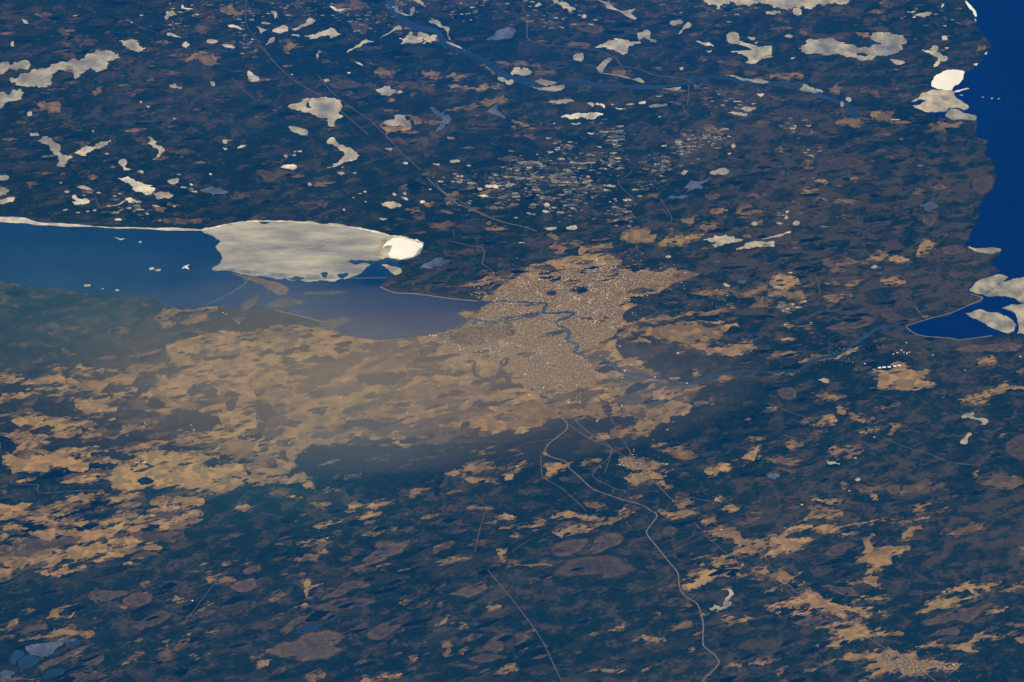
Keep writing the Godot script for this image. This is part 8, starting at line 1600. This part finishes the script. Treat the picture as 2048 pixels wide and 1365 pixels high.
func building(called: String, label: String, w: float, d: float, h: float, x: float, z: float):
	var st := SurfaceTool.new()
	st.begin(Mesh.PRIMITIVE_TRIANGLES)
	var k := 1.0 if called == "greenhouse" else rng.randf_range(.45, .75)
	var W := w * 1000.0 * k
	var D := d * 1000.0 * k
	st.set_color(Color(.82, .78, .68))
	if called == "greenhouse" or called == "farm_shed":
		# rows of gabled bays
		var bays := 6 if called == "greenhouse" else 3
		for i in bays:
			var x0 := -W / 2 + W * i / bays
			var x1 := x0 + W / bays * .94
			box(st, Vector3(x0, 0, -D / 2), Vector3(x1, h * .6, D / 2))
			var m := (x0 + x1) / 2
			for side in [[x0, m], [m, x1]]:
				var y0 := h * .6 if side[0] == x0 else h
				var y1 := h if side[0] == x0 else h * .6
				var n := Vector3(-(y1 - y0), side[1] - side[0], 0).normalized()
				st.set_normal(n)
				for v: Vector3 in [Vector3(side[0], y0, -D / 2), Vector3(side[1], y1, -D / 2), Vector3(side[1], y1, D / 2), Vector3(side[0], y0, -D / 2), Vector3(side[1], y1, D / 2), Vector3(side[0], y0, D / 2)]:
					st.add_vertex(v)
	elif called == "warehouse":
		st.set_color(Color(.72, .66, .54))
		box(st, Vector3(-W / 2, 0, -D / 2), Vector3(W / 2, h, D * .1))
		box(st, Vector3(-W / 2, 0, D * .1 + .5), Vector3(W * .2, h * .8, D / 2))
		for i in 3:
			box(st, Vector3(-W * .45, h + .1, -D * (.42 - .16 * i)), Vector3(W * .45, h + 3.0, -D * (.36 - .16 * i)))
	else:
		st.set_color(Color(.6, .54, .44))
		box(st, Vector3(-W / 2, 0, -D * .2), Vector3(W / 2, h, D * .2))
		box(st, Vector3(-W * .15, h + .1, -D * .1), Vector3(W * .15, h + 6.0, D * .1))
	var o := put(called, st.commit(), WALLS)
	o.position = Vector3(x * 1000.0, 9.0, z * 1000.0)
	o.rotation.y = rng.randf_range(-.3, .3) if called == "warehouse" else 0.0
	mark(o, label, called.replace("_", " "), {"greenhouse": "row of greenhouses", "farm_shed": "farm sheds in the fields", "warehouse": "bright warehouses", "apartment_tower": "apartment towers of the city"}[called])

func inside(p: PackedVector2Array) -> Vector2:
	var lo := p[0]
	var hi := p[0]
	for v in p:
		lo = lo.min(v)
		hi = hi.max(v)
	for k in 60:
		var q := Vector2(rng.randf_range(lo.x, hi.x), rng.randf_range(lo.y, hi.y))
		if Geometry2D.is_point_in_polygon(q, p):
			return q
	return (lo + hi) / 2

func pairs(a: Array) -> PackedVector2Array:
	var p := PackedVector2Array()
	for i in range(0, a.size(), 2):
		p.append(Vector2(a[i], a[i + 1]))
	return p

func plots(n: int, size: float, a: Array):
	var p := pairs(a)
	for i in n:
		var c := inside(p) + Vector2(rng.randfn() * .6, rng.randfn() * 1.6)
		var s := size * pow(rng.randf(), 1.8) * 1.3 + .04
		var b: Array = []
		var lean := rng.randf_range(-.5, .3)
		for k in 7:
			var t := TAU * k / 7
			var r := s * rng.randf_range(.6, 1.2)
			b.append(c.x + cos(t) * r * 1.7 - sin(t) * r * lean)
			b.append(c.y + sin(t) * r * 1.5)
		var g := pow(rng.randf(), 1.9) * 1.1 + .14
		var q := pairs(b)
		var y := rng.randf()
		lay(plot_st, q, 10.0, Color(.6 * g, .46 * g + .08 * y * g, .22 * g + .1 * y * g))

func sliver(st: SurfaceTool, c: Vector2, len: float, wide: float, slope: float, y: float, col: Color):
	# a pointed streak of ground, c its middle in km, slope its run to the north per km to the east
	var p := PackedVector2Array()
	var n := 8
	for k in n:
		var t := TAU * k / n
		var w := (1.0 - .55 * absf(cos(t))) * rng.randf_range(.55, 1.25)
		var x := cos(t) * len * rng.randf_range(.8, 1.1)
		p.append(c + Vector2(x, sin(t) * wide * w - x * slope))
	st.set_color(col)
	st.set_normal(Vector3.UP)
	for k in n - 2:
		for v: Vector2 in [p[0], p[k + 1], p[k + 2]]:
			st.add_vertex(Vector3(v.x * 1000.0, y, v.y * 1000.0))

func lie(z: float) -> float:
	# streaks run level in the north and climb to the north-east in the south
	return lerpf(.15, .95, clampf((z + 40.0) / 130.0, 0.0, 1.0)) + rng.randf_range(-.25, .25)

func fringe(p: PackedVector2Array, col: Color):
	# wisps of the field beyond its edge, and of forest inside it
	for k in clampi(p.size() / 4, 4, 140):
		var c := p[rng.randi() % p.size()] + Vector2(rng.randfn() * .12, rng.randfn() * .3)
		var dark := rng.randf() < .26
		sliver(streak_st, c, rng.randf_range(.1, .55), rng.randf_range(.1, .42), lie(c.y), 8.2 + .01 * (k % 9), Color(.012, .02, .017) if dark else col * rng.randf_range(.7, 1.0))

func streaks(n: int):
	# heath, felled strips, mires and meadows too many to count
	var f := FastNoiseLite.new()
	f.seed = 31
	f.frequency = .035
	f.fractal_octaves = 3
	for i in n:
		var c := Vector2(rng.randf_range(-66, 66), rng.randf_range(-135, 105))
		var d := f.get_noise_2d(c.x, c.y * .45)
		if rng.randf() > .5 + d * 1.1:
			continue
		var s := .12 + .75 * pow(rng.randf(), 3.0)
		var q := rng.randf()
		if c.y < -55.0 and q > .4:
			q += .12
		var g := rng.randf_range(.7, 1.3)
		var col := Color(.046 * g, .04 * g, .024 * g)
		if q > .93:
			col = Color(.2 * g, .12 * g, .045 * g)
		elif q > .7:
			col = Color(.092 * g, .063 * g, .03 * g)
		elif q < .22:
			col = Color(.004, .011, .012)
		sliver(streak_st, c, s * rng.randf_range(.9, 1.9), s * rng.randf_range(.6, 1.7), lie(c.y), 8.3 + .01 * (i % 60), col)

func copses(n: int, a: Array):
	# small woods and darker or paler parcels between the fields
	var p := pairs(a)
	for i in n:
		var c := inside(p)
		var s := .25 + 1.5 * pow(rng.randf(), 2.5)
		var long := rng.randf_range(1.6, 4.0)
		var lean := rng.randf_range(.1, .9)
		var b: Array = []
		for k in 8:
			var t := TAU * k / 8
			var r := s * rng.randf_range(.5, 1.2)
			b.append(c.x + cos(t) * r * long * .7)
			b.append(c.y + sin(t) * r * 1.4 - cos(t) * r * long * lean * .8)
		var q := polygon_of(b, .2, .25)
		var d := rng.randf()
		lay(copse_st, q, 5.0 + .01 * (i % 90), Color(.005, .011, .011) if d < .15 else Color(.09, .065, .034) if d < .45 else tone(1) if d < .85 else Color(.19, .12, .05))

func in_sea(c: Vector2) -> bool:
	if c.x < -22.0 and c.x > -30.0:
		return false  # the island between the dams
	for p in seas:
		if Geometry2D.is_point_in_polygon(c, p):
			return true
	return false

func town(n: int, h: float, a: Array):
	var p := pairs(a)
	var turn := rng.randf_range(-.5, .5)
	var f := FastNoiseLite.new()
	f.seed = counts.size()
	f.frequency = .55
	f.fractal_octaves = 2
	for i in n:
		var c := inside(p) + Vector2(rng.randfn() * 1.3, rng.randfn() * 3.5)
		var k := f.get_noise_2d(c.x, c.y * .4)
		if rng.randf() > .2 + k * 1.4 or in_sea(c):
			continue
		var g := 0.0 if rng.randf() > .26 + k * .8 else rng.randf_range(.25, 1.0)
		var s := Vector3(rng.randf_range(50, 150), h * rng.randf_range(.4, 1.2), rng.randf_range(18, 45))
		homes.append(Transform3D(Basis(Vector3.UP, turn + (PI / 2 if rng.randf() < .35 else 0.0)) * Basis.from_scale(s), Vector3(c.x * 1000.0, 9.0, c.y * 1000.0)))
		var v := rng.randf_range(.75, 1.1)
		home_tints.append(Color((.34 + .62 * g) * v, (.235 + .54 * g) * v, (.105 + .33 * g) * v))

func city_blocks():
	var st := SurfaceTool.new()
	st.begin(Mesh.PRIMITIVE_TRIANGLES)
	st.set_color(Color.WHITE)
	box(st, Vector3(-.5, 0, -.5), Vector3(.5, 1, .5))
	box(st, Vector3(-.2, 1.001, -.25), Vector3(.1, 1.15, .25))
	var mm := MultiMesh.new()
	mm.transform_format = MultiMesh.TRANSFORM_3D
	mm.use_colors = true
	mm.mesh = st.commit()
	mm.instance_count = homes.size()
	for i in homes.size():
		mm.set_instance_transform(i, homes[i])
		mm.set_instance_color(i, home_tints[i])
	var o := MultiMeshInstance3D.new()
	o.name = "city_buildings"
	o.multimesh = mm
	o.material_override = WALLS
	add_child(o)
	mark(o, "thousands of small pale buildings of the city and its suburbs", "", "", "stuff")

# ---------------------------------------------------------------- ground and air
func make_ground():
	var w := 2048
	var im := Image.create_empty(w, w, false, Image.FORMAT_RGB8)
	var a := FastNoiseLite.new()
	a.seed = 21
	a.frequency = 1.0
	a.fractal_octaves = 5
	a.fractal_gain = .55
	var b := FastNoiseLite.new()
	b.seed = 22
	b.frequency = 1.0
	b.fractal_octaves = 4
	var c := FastNoiseLite.new()
	c.seed = 23
	c.frequency = 1.0
	c.fractal_octaves = 3
	var cells := FastNoiseLite.new()
	cells.seed = 24
	cells.noise_type = FastNoiseLite.TYPE_CELLULAR
	cells.cellular_return_type = FastNoiseLite.RETURN_CELL_VALUE
	cells.frequency = 1.0
	cells.fractal_type = FastNoiseLite.FRACTAL_NONE
	var bytes := PackedByteArray()
	bytes.resize(w * w * 3)
	var grain_ := RandomNumberGenerator.new()
	grain_.seed = 99
	var at := 0
	for j in w:
		var z := lerpf(-165.0, 135.0, j / float(w))
		for i in w:
			var x := lerpf(-85.0, 85.0, i / float(w))
			# stands of conifers, lighter birch woods, felled strips and heath; everything drawn out from west-south-west to east-north-east
			var u := x * .9 - z * .10
			var v := z * .33 + x * .22
			var zone := .6 * exp(-pow((x - 34.0) / 20.0, 2.0) - pow((z + 38.0) / 42.0, 2.0)) + .16 * exp(-pow((x - 5.0) / 45.0, 2.0) - pow((z - 85.0) / 40.0, 2.0)) + .2 * exp(-pow((x - 42.0) / 14.0, 2.0) - pow((z - 50.0) / 40.0, 2.0))
			var big := a.get_noise_2d(u * .045, v * .07)
			var mid := b.get_noise_2d(u * .42 + big, v * .8)
			var fine := c.get_noise_2d(u * 1.5, v * 3.2)
			var k := clampf(.5 + big * .6 + mid * .5 + fine * .6, 0.0, 1.0)
			var heath := clampf((mid + big * .55 + fine * .55 + zone - .17) * 1.9, 0.0, 1.0)
			var cut := cells.get_noise_2d(u * .5 + fine * .12, v * 1.3 + fine * .12)
			if cut > .62:
				heath = clampf(heath + .22 + .5 * (cut - .62), 0.0, 1.0)
			elif cut < -.6:
				heath *= .3
				k *= .5
			var g := grain_.randf_range(.72, 1.28)
			var r_ := lerpf(.002, .015, k)
			var g_ := lerpf(.009, .026, k)
			var b_ := lerpf(.006, .015, k)
			r_ = lerpf(r_, .058, heath)
			g_ = lerpf(g_, .044, heath)
			b_ = lerpf(b_, .021, heath)
			bytes[at] = int(255.0 * sqrt(r_ * g * grain_.randf_range(.9, 1.1)))
			bytes[at + 1] = int(255.0 * sqrt(g_ * g))
			bytes[at + 2] = int(255.0 * sqrt(b_ * g * grain_.randf_range(.9, 1.1)))
			at += 3
	im = Image.create_from_data(w, w, false, Image.FORMAT_RGB8, bytes)
	var m := StandardMaterial3D.new()
	m.albedo_texture = ImageTexture.create_from_image(im)
	m.roughness = .95
	m.metallic_specular = .08
	var st := SurfaceTool.new()
	st.begin(Mesh.PRIMITIVE_TRIANGLES)
	st.set_normal(Vector3.UP)
	var r := 900.0
	for v: Vector2 in [Vector2(-r, -r), Vector2(r, -r), Vector2(r, r), Vector2(-r, -r), Vector2(r, r), Vector2(-r, r)]:
		st.set_uv(Vector2((v.x + 85.0) / 170.0, (v.y + 165.0) / 300.0))
		st.add_vertex(Vector3(v.x * 1000.0, 0, v.y * 1000.0))
	mark(put("ground", st.commit(), m), "dark forested plain with brown heath and felled strips", "", "", "structure")

func puff(label: String, at: Vector3, size: Vector3, depth: float, col: Color):
	# a bank of haze that thins out towards its edge: three shells, one inside the other
	for k in 3:
		var f := FogVolume.new()
		var n: int = counts.get("smoke_haze", 0)
		counts["smoke_haze"] = n + 1
		f.name = "smoke_haze" if n == 0 else "smoke_haze_%03d" % n
		f.shape = RenderingServer.FOG_VOLUME_SHAPE_ELLIPSOID
		f.size = size * 1000.0 * (1.25 - .36 * k)
		f.position = at * 1000.0
		f.rotation.y = .2 + .1 * k
		var m := FogMaterial.new()
		m.albedo = col
		m.density = depth / 3.0 / (f.size.y / sin(deg_to_rad(18.0)))
		f.material = m
		add_child(f, true)
		mark(f, label, "", "", "stuff")

func haze():
	puff("wide veil of tan haze drifting far northeast of the big square dark wood", Vector3(-8.37, 3, 20.16), Vector3(52, 3, 46), .34, Color(.94, .84, .6))
	puff("wide veil of tan haze drifting northeast of the large dark western wood", Vector3(-23.3, 2.4, 19.09), Vector3(48, 2.4, 50), .32, Color(.93, .85, .62))
	puff("wide veil of tan haze drifting south of the dammed island", Vector3(-22.77, 2.2, -6.75), Vector3(15, 2.2, 26), .11, Color(.86, .88, .76))
	puff("veil of pale haze drifting far northwest of the large dark western wood", Vector3(-43.3, 2, -4.36), Vector3(44, 2, 48), .12, Color(.66, .9, .82))
	puff("drifting patch of pale smoke drifting far west of the big square dark wood", Vector3(-23.76, 1.4, 46.91), Vector3(26, 1.4, 34), .07, Color(.5, .88, .85))
	puff("small puff of thin blue smoke drifting southeast of the dark northern lake arm", Vector3(-1.25, 6, -89.69), Vector3(130, 6, 110), .09, Color(.12, .5, .95))
	puff("small puff of thin blue smoke drifting southwest of the sharp river bend", Vector3(12.81, 1.2, 18.32), Vector3(9, 1.2, 22), .08, Color(.5, .8, .95))
	puff("drifting patch of pale smoke drifting just north of the big square dark wood", Vector3(-13.99, 1.4, 34.27), Vector3(20, 1.4, 30), .09, Color(.6, .85, .9))
